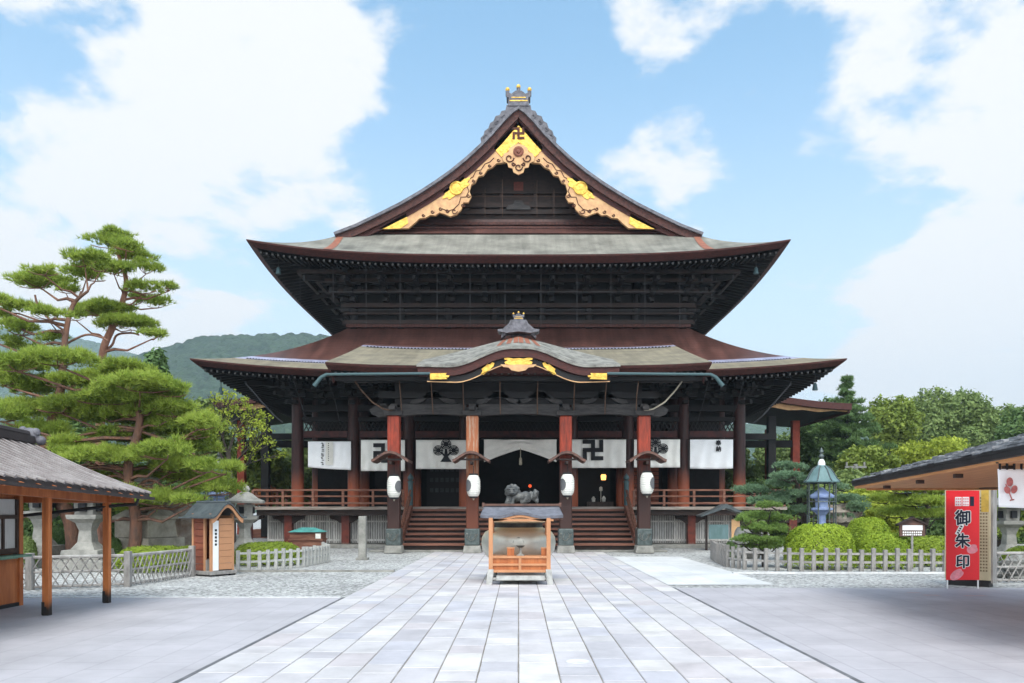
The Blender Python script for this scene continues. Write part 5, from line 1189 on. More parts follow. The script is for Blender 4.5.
turned(colbox(MB(), 0.33, 0.50, -0.006, -0.001, Z(512, yB), Z(490, yB)), ccx, ccy, ca_).build('yellow_notice', mat('yellow_notice', (0.72,0.47,0.09), 0.7), KR)
MB().box(13.6, 15.9, 11.3, 17.0, 0, 2.55).build('inner_room', M['orange_wood'], KR) if False else None
# red banner sign
YB = 19.95; SG = thing('banner_sign', 'tall red sign with large dark lettering on white legs', 'sign', (X(963.5, YB), YB, 0))
a0, a1, zb, zt = X(946.5, YB), X(979.5, YB), Z(580, YB), Z(490.5, YB)
brd = MB().box(a0, a1, YB, YB+0.03, zb, zt).build('sign_board', M['sign_red'], SG, bevel=0.004)
for x in (a0+0.03, a1-0.03): MB().tube([(x, YB+0.015, 0), (x, YB+0.015, zb)], 0.018, 8).build('leg', M['white_paint'], SG)
for ch, py, size in (('御', 517.5, 0.40), ('朱', 540.5, 0.38), ('印', 561.5, 0.36)):
    text(ch, X(962.5, YB), YB-0.004, Z(py, YB), size, M['white_paint'], brd, bold=0.027, ext=0.002)
    text(ch, X(962.5, YB), YB-0.008, Z(py, YB), size, M['sign_ink'], brd, bold=0.010, ext=0.002)
MB().box(X(955, YB), X(961.5, YB), YB-0.004, YB, Z(506, YB), Z(497, YB)).box(X(962.5, YB), X(969, YB), YB-0.004, YB, Z(506, YB), Z(497, YB)).build('white_label', M['white_paint'], brd)
MB().box(X(970, YB), X(974, YB), YB-0.004, YB, Z(506, YB), Z(496.5, YB)).build('dark_label', M['sign_ink'], brd)
q = MB()
for x_ in (955.6, 957.6, 959.6, 963.1, 965.1, 967.1):
    for j in range(3): q.box(X(x_, YB), X(x_+1.3, YB), YB-0.007, YB-0.0045, Z(498+j*2.8+1.7, YB), Z(498+j*2.8, YB))
q.build('small_lettering', M['petal'], brd)
sp_ = MB().box(-0.055, 0.055, -0.010, -0.006, -0.15, 0.15); ang = R(28)
def rot_xz(m_, cx, cz, a): m_.v = [(cx+x*math.cos(a)+z*math.sin(a), YB+y, cz-x*math.sin(a)+z*math.cos(a)) for x, y, z in m_.v]; return m_
rot_xz(sp_, X(959.5, YB), Z(529.5, YB), ang).build('white_slip', M['white_paint'], brd)
sp_ = MB()
for j in range(4): sp_.box(-0.025, 0.025, -0.012, -0.0105, -0.11+j*0.06, -0.075+j*0.06)
rot_xz(sp_, X(959.5, YB), Z(529.5, YB), ang).build('small_lettering', M['sign_ink'], brd)
for (px, py, w_, h_, an) in ((972.5, 549, 6, 4.5, -20), (957, 574.5, 8, 4.5, -35)):
    pp = []
    for i in range(24):
        a = 2*math.pi*i/24; r = 1-0.25*max(0, math.cos(a))**12; pp.append((w_*r*math.cos(a), h_*r*math.sin(a)))
    m_ = MB().prism([(x*YB/F, z*YB/F) for x, z in pp], -0.0035, -0.001); rot_xz(m_, X(px, YB), Z(py, YB), R(an)).build('petal_print', M['petal'], brd)
# white shop curtain with red leaf emblem
D = 11.4; rows = []; CX0 = X(997.5, D); CW = 0.9; CT = Z(469, D); CH = 0.545
for j in range(14):
    v = j/13; rows.append([(CX0+CW*u+0.035*v*(1-u), D+0.025*math.sin(u*9+1.2*v)*(0.3+v), CT-CH*v-0.015*math.sin(u*3.1)*v) for u in np.linspace(0, 1, 40)])
o = MB().grid(rows).build('shop_curtain', M['cloth_white'], None, smooth=True); o.modifiers.new('thickness', 'SOLIDIFY').thickness = 0.004
tag(o, 'white shop curtain with red leaf emblem under the right pavilion eave', 'curtain')
lp_ = MB()
for i in range(9): lp_.box(CX0+0.02+i*0.103, CX0+0.046+i*0.103, D-0.01, D+0.01, CT-0.01, Z(462.5, D))
lp_.tube([(CX0-0.02, D, Z(462.8, D)), (CX0+CW+0.05, D, Z(462.8, D))], 0.010, 8); lp_.build('hanging_loops', M['ink'], o)
M['emblem_red'] = mat('emblem_red', (0.52,0.16,0.15), 0.9, scale=20, var=0.2)
eb = MB(); ye = D-0.04; es = D/13.2
def disc(cx, cz, rx_, rz_, a=0): eb.prism([(X(cx, D)+es*(rx_*math.cos(t)*math.cos(a)-rz_*math.sin(t)*math.sin(a)), Z(cz, D)+es*(rx_*math.cos(t)*math.sin(a)+rz_*math.sin(t)*math.cos(a))) for t in np.linspace(0, 2*math.pi, 20, endpoint=False)], ye-0.003, ye)
disc(1008, 482, 0.055, 0.075); disc(1005.5, 490, 0.05, 0.065, 0.5); disc(1012.5, 489.5, 0.05, 0.07, -0.4)
eb.beam((X(1004, D), ye, Z(484, D)), (X(1010.5, D), ye, Z(500, D)), 0.003, 0.017).beam((X(1008, D), ye, Z(500.5, D)), (X(1012.5, D), ye, Z(499.5, D)), 0.003, 0.018)
eb.build('leaf_emblem', M['emblem_red'], o)

# ------------------------------------------------------------------ wooden booth on the left
BT = thing('prayer_booth', 'small wooden booth with curved copper roof standing on the gravel', 'booth', (X(213, 24.1), 24.1, 0), R(58)); BT.scale = (0.88, 0.92, 0.96)
W, Dp, H = 0.92, 0.98, 1.78         # local: front faces -Y
MB().box(-W/2-0.08, W/2+0.08, -Dp/2-0.08, Dp/2+0.08, 0.05, 0.16).build('base', M['fence_wood'], BT, local=True, bevel=0.01)
for a in (-1, 1):
    for b in (-1, 1): MB().cbox((a*0.42, b*0.44, 0.025), (0.16, 0.16, 0.05)).build('foot', M['dark_metal'], BT, local=True)
for a in (-1, 1):
    for b in (-1, 1): MB().cbox((a*(W/2-0.04), b*(Dp/2-0.04), 0.16+H/2), (0.09, 0.09, H)).build('corner_post', M['booth_pale'], BT, local=True, bevel=0.006)
pl_ = MB()
for i in range(8): z = 0.17+i*0.215; pl_.box(-W/2+0.015, -W/2+0.04, -Dp/2+0.42, Dp/2-0.08, z, z+0.20)
pl_.build('side_boards', M['booth_wood'], BT, local=True)
pl2 = MB()
for i in range(8): z = 0.17+i*0.215; pl2.box(W/2-0.04, W/2-0.015, -Dp/2+0.08, Dp/2-0.08, z, z+0.20)
pl2.build('side_boards', M['booth_pale'], BT, local=True)
MB().box(-W/2+0.08, W/2-0.08, Dp/2-0.04, Dp/2-0.015, 0.17, H+0.1).build('back_boards', M['booth_wood'], BT, local=True)
MB().box(-W/2+0.02, -W/2+0.09, -Dp/2+0.34, -Dp/2+0.42, 0.16, 0.16+H).build('door_jamb', M['booth_pale'], BT, local=True)
dr = MB()
for i in range(8): z = 0.2+i*0.2; dr.box(-W/2+0.30, W/2-0.09, -Dp/2-0.02, -Dp/2+0.01, z, z+0.19)
dr.build('door', M['booth_pale'], BT, local=True)
MB().box(-W/2+0.06, -W/2+0.28, -Dp/2-0.02, -Dp/2+0.0, 0.18, 1.72).build('white_board', M['white_paint'], BT, local=True)
wv = MB()
for j in range(5): wv.box(-W/2+0.13, -W/2+0.21, -Dp/2-0.026, -Dp/2-0.0205, 0.95+j*0.11, 1.02+j*0.11)
wv.build('writing', M['ink'], BT, local=True)
MB().box(-W/2+0.05, W/2-0.05, -Dp/2+0.3, Dp/2-0.05, 0.165, 0.5).build('inner_box', M['fence_wood'], BT, local=True)
rfb = MB(); rw = 0.74
def bprof(x): a = abs(x)/rw; return 1.88+0.40*0.5*(1+math.cos(math.pi*min(1, a/0.86)))-0.06*a**2+0.05*max(0, a-0.75)*4*(a-0.75)*4*0.5
xs_ = np.linspace(-rw, rw, 25)
rfb.grid([[(x, y, bprof(x)) for x in xs_] for y in (-Dp/2-0.32, Dp/2+0.32)]); rfb.grid([[(x, y, bprof(x)-0.05) for x in xs_] for y in (-Dp/2-0.32, Dp/2+0.32)])
for y in (-Dp/2-0.32, Dp/2+0.32): rfb.grid([[(x, y, bprof(x)) for x in xs_], [(x, y, bprof(x)-0.05) for x in xs_]])
for x in (-rw, rw): rfb.grid([[(x, y, bprof(x)) for y in (-Dp/2-0.32, Dp/2+0.32)], [(x, y, bprof(x)-0.05) for y in (-Dp/2-0.32, Dp/2+0.32)]])
brf = rfb.build('roof', M['booth_roof'], BT, local=True, smooth=35)
tp = [(x, bprof(x)-0.055) for x in np.linspace(-rw*0.86, rw*0.86, 21)]
MB().strip(tp, [(x*0.97, z-0.13+0.03*math.cos(x*3)) for x, z in tp], -Dp/2-0.27, -Dp/2-0.21).build('bargeboard', M['booth_pale'], brf, local=True)
MB().tube([(0, -Dp/2-0.34, 2.30), (0, Dp/2+0.34, 2.30)], 0.045, 8).build('ridge', M['booth_roof'], brf, local=True)

# ------------------------------------------------------------------ fences
def picket(name, pts, h, label, sp, m, pw=0.10, group=None, rails=(0.42, 0.78), diag=False):
    """wooden post-and-rail fence along pts [(x,y)]"""
    pts = [Vector((a, b, 0)) for a, b in pts]
    t = thing(name, label, 'fence', pts[0], 0, group)
    seg = [(pts[i+1]-pts[i]).length for i in range(len(pts)-1)]; Ltot = sum(seg); n = int(Ltot/sp)
    def at(d):
        for i, l in enumerate(seg):
            if d <= l or i == len(seg)-1: return pts[i]+(pts[i+1]-pts[i])*min(1, d/l)
            d -= l
    for f in rails:
        r_ = MB()
        for i in range(len(pts)-1):
            d = (pts[i+1]-pts[i]).normalized()*0.02
            r_.beam(pts[i]-d+Vector((0,0,h*f)), pts[i+1]+d+Vector((0,0,h*f)), 0.045, 0.07)
        r_.build('rail', m, t)
    for i in range(n+1):
        p = at(Ltot*i/n); hh = h*random.uniform(0.95, 1.04); a = random.uniform(-0.15, 0.15); lx = random.uniform(-0.012, 0.012)
        o = MB().cbox((0, 0, hh/2), (pw, pw*0.9, hh)).build('post', m, t, bevel=0.012); o.matrix_parent_inverse = Matrix(); o.location = p-pts[0]; o.rotation_euler = (lx, lx, a)
    return t
def gp(px, py): D = gd(py); return (X(px, D), D)
picket('picket_fence', [gp(712, 558.5), gp(717, 563), gp(727, 567), gp(745, 569.5), gp(775, 571), gp(810, 572), gp(945, 572.5)], 0.74, 'weathered grey post-and-rail fence curving round the clipped azaleas', 0.36, M['fence_wood'], 0.125)
picket('picket_fence', [gp(238, 571.5), gp(262, 571), gp(285, 569), gp(302, 567.5), gp(318, 564.5), gp(329, 562), gp(323, 559.5)], 0.68, 'pale low post-and-rail fence beside the wooden booth', 0.33, M['fence_pale'], 0.11, rails=(0.45, 0.85))
def lattice_fence(pts, h, label, m, sp=0.20):
    pts = [Vector((a, b, 0)) for a, b in pts]; t = thing('bamboo_fence', label, 'fence', pts[0])
    for i in range(len(pts)-1):
        p, q = pts[i], pts[i+1]; L_ = (q-p).length; d = (q-p)/L_; n = max(1, int(L_/sp)); w = L_/n; b = MB()
        for f in (0.08, 0.50, 0.93): b.tube([p+Vector((0,0,h*f)), q+Vector((0,0,h*f))], 0.030 if f < 0.9 else 0.042, 6)
        for k in range(-1, n+1):
            for sg in (1, -1):
                a = k*w; c = (k+2)*w; z0, z1 = (0.02, h*0.9)
                if sg < 0: a, c = c, a
                lo, hi = 0, 1
                def clampd(dd): return max(0.0, min(L_, dd))
                ta = (clampd(a)-a)/(c-a); tb = (clampd(c)-a)/(c-a)
                if abs(tb-ta) < 0.05: continue
                off = Vector((d.y, -d.x, 0))*0.03*sg
                b.tube([p+d*clampd(a)+off+Vector((0,0,z0+(z1-z0)*ta)), p+d*clampd(c)+off+Vector((0,0,z0+(z1-z0)*tb))], 0.016, 5)
        b.build('lattice_panel', m, t)
    for p in pts:
        MB().cbox((p.x, p.y, h*0.53), (0.16, 0.16, h*1.06)).build('post', M['fence_wood'], t, bevel=0.015)
    return t
lattice_fence([gp(-40, 593), gp(30, 590), gp(128, 586.5), gp(192, 576.5)], 0.86, 'grey bamboo lattice fence with crossed canes behind the left kiosk posts', M['bamboo'])
lattice_fence([gp(984, 583), gp(1070, 582)], 0.86, 'grey bamboo lattice fence right of the red sign', M['bamboo'], 0.22)

dc = MB().lathe([(0.15,0.0),(0.15,0.006),(0.13,0.008)], n=24).build('drain_cover', M['pale_kerb']); dc.location = (X(577.5, 10.35), 10.35, 0.017); tag(dc, 'small round pale drain cover set in the slab path', 'drain cover')
M['faded_red'] = mat('faded_red', (0.50,0.33,0.31), 0.85, scale=12, col2=(0.42,0.36,0.36))
for (px, py, w_) in ((914, 593, 0.30), (931, 595.5, 0.34), (975, 596, 0.5)):
    D = gd(py); sheet('painted_marking', X(px, D)-w_/2, X(px, D)+w_/2, D-0.10, D+0.10, 0.009, M['faded_red'])
# ------------------------------------------------------------------ stone lanterns, rocks, posts
def stone_lantern(px, by, D, Ht, label, w=1.0, kind=0, m='stone', group='stone lanterns in the gardens'):
    x = X(px, D); t = thing('stone_lantern', label, 'lantern', (x, D, 0), R(random.uniform(-8, 8)), group)
    s = Ht
    m = M[m]
    MB().cbox((0,0,0.06*s), (0.52*s*w, 0.52*s*w, 0.12*s)).build('base_slab', m, t, local=True, bevel=0.02)
    MB().cbox((0,0,0.17*s), (0.38*s*w, 0.38*s*w, 0.10*s), taper=0.92).build('base_block', m, t, local=True, bevel=0.02)
    MB().lathe([(0.17*s*w,0.22*s),(0.10*s*w,0.30*s),(0.085*s*w,0.42*s),(0.12*s*w,0.50*s),(0.19*s*w,0.54*s)], n=6 if kind else 4, ph=R(45)).build('shaft', m, t, local=True, bevel=0.01)
    MB().lathe([(0.20*s*w,0.54*s),(0.21*s*w,0.585*s)], n=6 if kind else 4, ph=R(45)).build('platform', m, t, local=True, bevel=0.01)
    fb = MB().lathe([(0.125*s*w,0.586*s),(0.135*s*w,0.74*s)], n=6 if kind else 4, ph=R(45)).build('firebox', m, t, local=True, bevel=0.01)
    for a in range(4): MB().cbox((0.097*s*w*math.cos(a*math.pi/2)*1.0, 0.097*s*w*math.sin(a*math.pi/2)*1.0, 0.663*s), (0.07*s*w, 0.07*s*w, 0.085*s)).build('opening', M['ink'], fb, local=True)
    MB().lathe([(0.30*s*w,0.75*s),(0.31*s*w,0.78*s),(0.20*s*w,0.82*s),(0.12*s*w,0.875*s),(0.06*s*w,0.90*s)], n=6 if kind else 4, ph=R(45)).build('roof', m, t, local=True, bevel=0.012)
    MB().lathe([(0.05*s*w,0.90*s),(0.075*s*w,0.93*s),(0.055*s*w,0.97*s),(0.01*s*w,1.0*s)], n=12).build('finial', m, t, local=True, smooth=40)
    return t
stone_lantern(245, 0, 30.5, 2.95, 'tall grey stone lantern between the booth and the hall veranda', 0.9, 1)
stone_lantern(88, 0, 26.0, 3.1, 'broad square stone lantern pedestal between the orange kiosk posts', 1.05, 0)
stone_lantern(42, 0, 28.0, 3.3, 'stone lantern half hidden behind the nearer orange kiosk post', 0.95, 0)
stone_lantern(200, 0, 32, 2.3, 'weathered stone lantern peeping out left of the wooden booth', 1.0, 1, 'stone_dark')
stone_lantern(1009, 0, 26.5, 2.75, 'stone lantern standing right of the red sign', 0.9, 0)
stone_lantern(1048, 0, 24.5, 2.6, 'mossy stone lantern at the far right edge', 0.9, 0, 'stone_dark')
# stone monument: stepped pedestal with pyramidal cap
D = 28.0; mo = thing('stone_monument', 'squat stone pedestal with a sloping cap above the clipped hedge', 'monument', (X(147, D), D, 0), R(-18))
MB().cbox((0,0,0.5), (1.75,1.75,1.0)).build('lower_block', M['stone_warm'], mo, local=True, bevel=0.03)
MB().cbox((0,0,1.32), (1.45,1.45,0.63)).build('upper_block', M['stone_warm'], mo, local=True, bevel=0.03)
MB().lathe([(1.12,1.64),(1.10,1.74),(0.55,2.05),(0.34,2.42),(0.22,2.5)], n=4, ph=R(45)).build('cap', M['stone_warm'], mo, local=True, bevel=0.02)
MB().lathe([(0.24,2.5),(0.20,2.9),(0.42,2.98),(0.44,3.06),(0.1,3.4),(0.03,3.5)], n=4, ph=R(45)).build('finial', M['stone'], mo, local=True, bevel=0.02)
def rock(px, D, z, rx, rz_, label, m='rock', group='garden rocks'):
    m_ = MB().ball((0,0,0), (rx, rx*0.8, rz_), 20, 14); v = []
    r2 = random.Random(int(px*7)); ph = [r2.uniform(0, 6) for _ in range(8)]
    for x, y, zz in m_.v:
        d = Vector((x/rx, y/rx, zz/rz_)); f = 1+0.16*math.sin(4*d.x+ph[0])*math.cos(3*d.z+ph[1])+0.10*math.sin(9*d.z+ph[2]+3*d.y)+0.07*math.sin(11*d.x+ph[3])*math.sin(8*d.y+ph[4])
        v.append((x*f, y*f, zz*f))
    m_.v = v; o = m_.build('garden_rock', M[m], None, smooth=28); o.location = (X(px, D), D, z); return tag(o, label, 'rock', group)
rock(172, 29, 1.2, 0.85, 1.25, 'reddish brown upright rock between the monument and the booth')
rock(190, 30, 0.9, 0.6, 0.9, 'low brown rock just left of the booth', 'stone_dark')
rock(1006, 23.2, 0.13, 0.42, 0.22, 'flat grey rock in front of the right lattice fence', 'stone_dark')
rock(1020, 22.9, 0.38, 0.50, 0.30, 'upper stacked grey rock at the right edge', 'stone_dark')
rock(1030, 23.0, 0.10, 0.75, 0.25, 'lower broad grey rock at the right edge', 'stone_dark')
rock(745, 31, 0.6, 0.6, 0.7, 'rounded grey rock under the cloud pine', 'stone_dark')
rock(838, 31, 1.75, 0.9, 0.5, 'pale boulder behind the blue lantern', 'rock')
D = gd(560); st = thing('stone_post', 'slim square stone post standing alone on the gravel before the hall', 'post', (X(362.5, D), D, 0))
MB().cbox((0,0,0.86), (0.30,0.26,1.72), taper=0.94).build('shaft', M['stone'], st, local=True, bevel=0.02); MB().cbox((0,0,0.05), (0.46,0.42,0.10)).build('foot', M['stone'], st, local=True, bevel=0.02)
D = 35.5; bo = thing('offering_box', 'brown wooden box with a teal copper lid by the veranda', 'box', (X(308, D), D, 0))
MB().box(-0.72,0.72,-0.4,0.4,0.1,0.62).build('lower_box', M['rail_wood'], bo, local=True, bevel=0.01); MB().box(-0.76,0.76,-0.45,0.45,0.62,0.68).box(-0.70,0.70,-0.4,0.4,0.68,0.98).build('upper_box', M['rail_wood'], bo, local=True)
MB().add([(-0.78,-0.5,0.98),(0.78,-0.5,0.98),(0.78,0.5,0.98),(-0.78,0.5,0.98),(-0.3,0,1.18),(0.3,0,1.18)], [(0,1,5,4),(2,3,4,5),(1,2,5),(3,0,4),(0,3,2,1)]).build('lid', mat('teal_copper', (0.09,0.33,0.30), 0.6), bo, local=True)
MB().box(0.45,0.68,-0.46,-0.452,0.70,0.92).build('label', M['paper'], bo, local=True)
D = 38.5; bo2 = thing('notice_stand', 'little roofed stand with teal notice beside the right veranda', 'stand', (X(724, D), D, 0))
for sx in (-0.85, 0.85): MB().box(sx-0.05,sx+0.05,-0.05,0.05,0,1.7).build('leg', M['dark_wood'], bo2, local=True)
MB().prism([(-1.25,1.7),(-0.6,1.95),(0,2.25),(0.6,1.95),(1.25,1.7),(1.2,1.62),(0,2.05),(-1.2,1.62)], -0.5, 0.5).build('roof', M['booth_roof'], bo2, local=True)
MB().box(-0.75,0.2,-0.06,-0.02,0.55,1.25).build('notice', M['verdigris'], bo2, local=True); MB().box(0.35,0.75,-0.06,-0.02,0.4,1.5).build('board', M['tan_wood'], bo2, local=True)
# copper lantern pavilions (blue-grey lantern under a domed copper roof on posts)
def dome_lantern(px, D, label, zdome, top_white, x_rx=17):
    k = D/F; t = thing('domed_lantern', label, 'lantern', (X(px, D), D, 0), R(12), 'domed copper lanterns')
    z0 = Z(zdome, D)
    r = x_rx*k
    MB().lathe([(r*1.22,z0-0.04),(r*1.23,z0+0.0),(r*1.02,z0+0.10),(r*0.86,z0+0.26),(r*0.64,z0+0.44),(r*0.40,z0+0.55),(r*0.26,z0+0.60)], n=8).build('dome', M['verdigris'], t, local=True, smooth=20)
    MB().lathe([(r*0.24,z0+0.58),(r*0.25,z0+0.68),(r*0.18,z0+0.78),(r*0.08,z0+0.84)], n=14).build('white_ball', M['white_paint'] if top_white else M['stone'], t, local=True, smooth=40)
    MB().lathe([(r*0.10,z0+0.82),(r*0.20,z0+0.92),(r*0.10,z0+1.02),(r*0.16,z0+1.10),(0.01,z0+1.26)], n=12).build('finial', M['bronze_shoe'], t, local=True, smooth=40)
    rbd = MB()
    for a in range(8):
        q = 2*math.pi*a/8; rbd.tube([(f_*r*math.cos(q), f_*r*math.sin(q), z0+h_) for f_, h_ in ((1.23,0.01),(1.03,0.11),(0.87,0.27),(0.65,0.45),(0.4,0.56))], 0.022, 5)
    rbd.build('dome_rib', M['bronze_shoe'], t, local=True)
    for a in range(8):
        q = 2*math.pi*a/8; MB().tube([(r*0.95*math.cos(q), r*0.95*math.sin(q), 0), (r*0.95*math.cos(q), r*0.95*math.sin(q), z0)], 0.028, 6).build('post', M['bronze_shoe'], t, local=True)
    rg = MB()
    for zz in (z0-0.06, z0-0.75, 1.0): rg.tube([(r*0.95*math.cos(2*math.pi*a/8), r*0.95*math.sin(2*math.pi*a/8), zz) for a in range(9)], 0.02, 5)
    rg.build('ring', M['bronze_shoe'], t, local=True)
    inn = MB().lathe([(0.34,0.9),(0.34,1.3),(0.22,1.36),(0.15,1.5),(0.15,z0-1.25),(0.24,z0-1.15),(0.40,z0-1.05),(0.40,z0-0.98),(0.23,z0-0.96),(0.23,z0-0.66),(0.45,z0-0.60),(0.46,z0-0.52),(0.2,z0-0.35),(0.05,z0-0.22)], n=8)
    inn.build('inner_lantern', M['blue_stone'], t, local=True, bevel=0.008)
    MB().cbox((0,0,0.45), (1.6,1.6,0.9)).build('plinth', M['stone'], t, local=True, bevel=0.03)
dome_lantern(821.5, 29.5, 'blue stone lantern caged under a green copper dome right of the hall', 481.5, True, 14.3)
dome_lantern(219, 33.5, 'green copper dome with white ball rising behind the wooden booth', 481, True, 13.5)
D = 26.3; sg_ = thing('notice_board', 'small dark roofed notice board with white paper among the azaleas', 'sign', (X(912, D), D, 0))
MB().tube([(0,0,0),(0,0,1.2)], 0.04, 8).build('leg', M['fence_wood'], sg_, local=True)
MB().prism([(-0.42,1.10),(0.42,1.10),(0.42,1.48),(0,1.66),(-0.42,1.48)], -0.03, 0.03).build('board', M['hood'], sg_, local=True)
MB().prism([(-0.5,1.44),(0,1.67),(0.5,1.44),(0.5,1.50),(0,1.74),(-0.5,1.50)], -0.10, 0.10).build('roof', M['dark_wood'], sg_, local=True)
MB().box(-0.33,0.33,-0.04,-0.031,1.30,1.46).build('paper', M['white_paint'], sg_, local=True)
q = MB()
for j in range(2):
    for i in range(9): q.box(-0.32+i*0.072,-0.272+i*0.072,-0.036,-0.031,1.13+j*0.075,1.18+j*0.075)
q.build('lettering', M['white_paint'], sg_, local=True)
D = 45; up_ = thing('utility_pole', 'thin grey utility pole rising behind the cloud pine', 'pole', (X(855.5, D), D, 0))
MB().tube([(0,0,0),(0,0,Z(464, D))], [0.16, 0.12], 10).build('pole', M['stone_dark'], up_, local=True); MB().box(-0.6,0.6,-0.06,0.06,Z(468, D),Z(466, D)).tube([(-0.5,0,Z(466,D)),(-0.5,0,Z(462,D))],0.06,6).tube([(0.5,0,Z(466,D)),(0.5,0,Z(462,D))],0.06,6).build('crossarm', M['stone_dark'], up_, local=True)

# ------------------------------------------------------------------ foliage
def tri_mesh(name, V, nv, mat_):
    """V: (n*nv, 3) vertices of n separate polygons with nv corners"""
    V = np.asarray(V, dtype=np.float32); n = len(V)//nv
    me = bpy.data.meshes.new(name); me.vertices.add(len(V)); me.vertices.foreach_set('co', V.ravel())
    me.loops.add(len(V)); me.loops.foreach_set('vertex_index', np.arange(len(V), dtype=np.int32))
    me.polygons.add(n); me.polygons.foreach_set('loop_start', np.arange(0, len(V), nv, dtype=np.int32))
    me.materials.append(mat_); me.update(calc_edges=True); return me
def unit(a): return a/np.maximum(np.linalg.norm(a, axis=-1, keepdims=True), 1e-6)
def needles(pads, length, width, dens, k=9):
    """pads: (cx,cy,cz,rx,ry,rz). tufts of needles fanning up and out"""
    out = []
    for (cx, cy, cz, rx, ry, rz_) in pads:
        n = max(14, int(dens*1.25*rx*ry*(1+rz_)))
        d = unit(rng.normal(size=(n, 3))); d[:, 2] = np.where(d[:, 2] < -0.25, -d[:, 2], d[:, 2])
        ang = np.arctan2(d[:, 1], d[:, 0]); lump = 1+0.17*np.sin(3*ang+cx*5)+0.12*np.sin(5*ang+cz*7)+0.08*np.sin(9*ang+cy*3)
        r = rng.random(n)**0.30*lump
        p = np.stack([cx+d[:, 0]*rx*r, cy+d[:, 1]*ry*r, cz+d[:, 2]*rz_*r], 1)
        base = np.repeat(p, k, 0)
        upv = np.repeat(unit(d*np.array([0.8, 0.8, 0.6])+np.array([0, 0, 0.75])), k, 0)
        dirv = unit(upv+rng.normal(size=(n*k, 3))*0.55)
        L_ = length*(0.7+0.6*rng.random((n*k, 1)))
        side = unit(np.cross(dirv, rng.normal(size=(n*k, 3))))*width
        tri = np.stack([base-side, base+side, base+dirv*L_], 1); out.append(tri.reshape(-1, 3))
    return np.concatenate(out)
def leaves(clumps, size, dens, shell=0.45, flat=0.3):
    out = []
    for (cx, cy, cz, rx, ry, rz_) in clumps:
        n = max(30, int(dens/330*1.7*11.4*(rx*ry*rz_)**(2/3)/size**2))
        d = unit(rng.normal(size=(n, 3))); r = (shell+(1-shell)*rng.random(n)**0.6)
        ang = np.arctan2(d[:, 1], d[:, 0]); r = r*(1+0.14*np.sin(4*ang+cx*3+3*d[:, 2])+0.10*np.sin(7*d[:, 2]*2+cz*5+ang))
        p = np.stack([cx+d[:, 0]*rx*r, cy+d[:, 1]*ry*r, cz+d[:, 2]*rz_*r], 1)+rng.normal(size=(n, 3))*0.04*min(rx, rz_)
        nr = unit(d+rng.normal(size=(n, 3))*0.8+np.array([0, 0, flat]))
        a = unit(np.cross(nr, rng.normal(size=(n, 3)))); b = np.cross(nr, a); s = size*(0.6+0.8*rng.random((n, 1)))
        q = np.stack([p-a*s, p-b*s*0.55, p+a*s, p+b*s*0.55], 1); out.append(q.reshape(-1, 3))
    return np.concatenate(out)
def trunk_mb(pts, r0, r1, n=10, wob=0.0):
    P = [Vector(p) for p in pts]
    # smooth the polyline
    Q = []
    for i in range(len(P)-1):
        a, b, c, d = P[max(i-1, 0)], P[i], P[i+1], P[min(i+2, len(P)-1)]
        for t in np.linspace(0, 1, 5, endpoint=False): Q.append(0.5*((2*b)+(-a+c)*t+(2*a-5*b+4*c-d)*t*t+(-a+3*b-3*c+d)*t**3))
    Q.append(P[-1]); m = len(Q)
    return Q, [r0+(r1-r0)*(i/(m-1))**0.8 for i in range(m)]
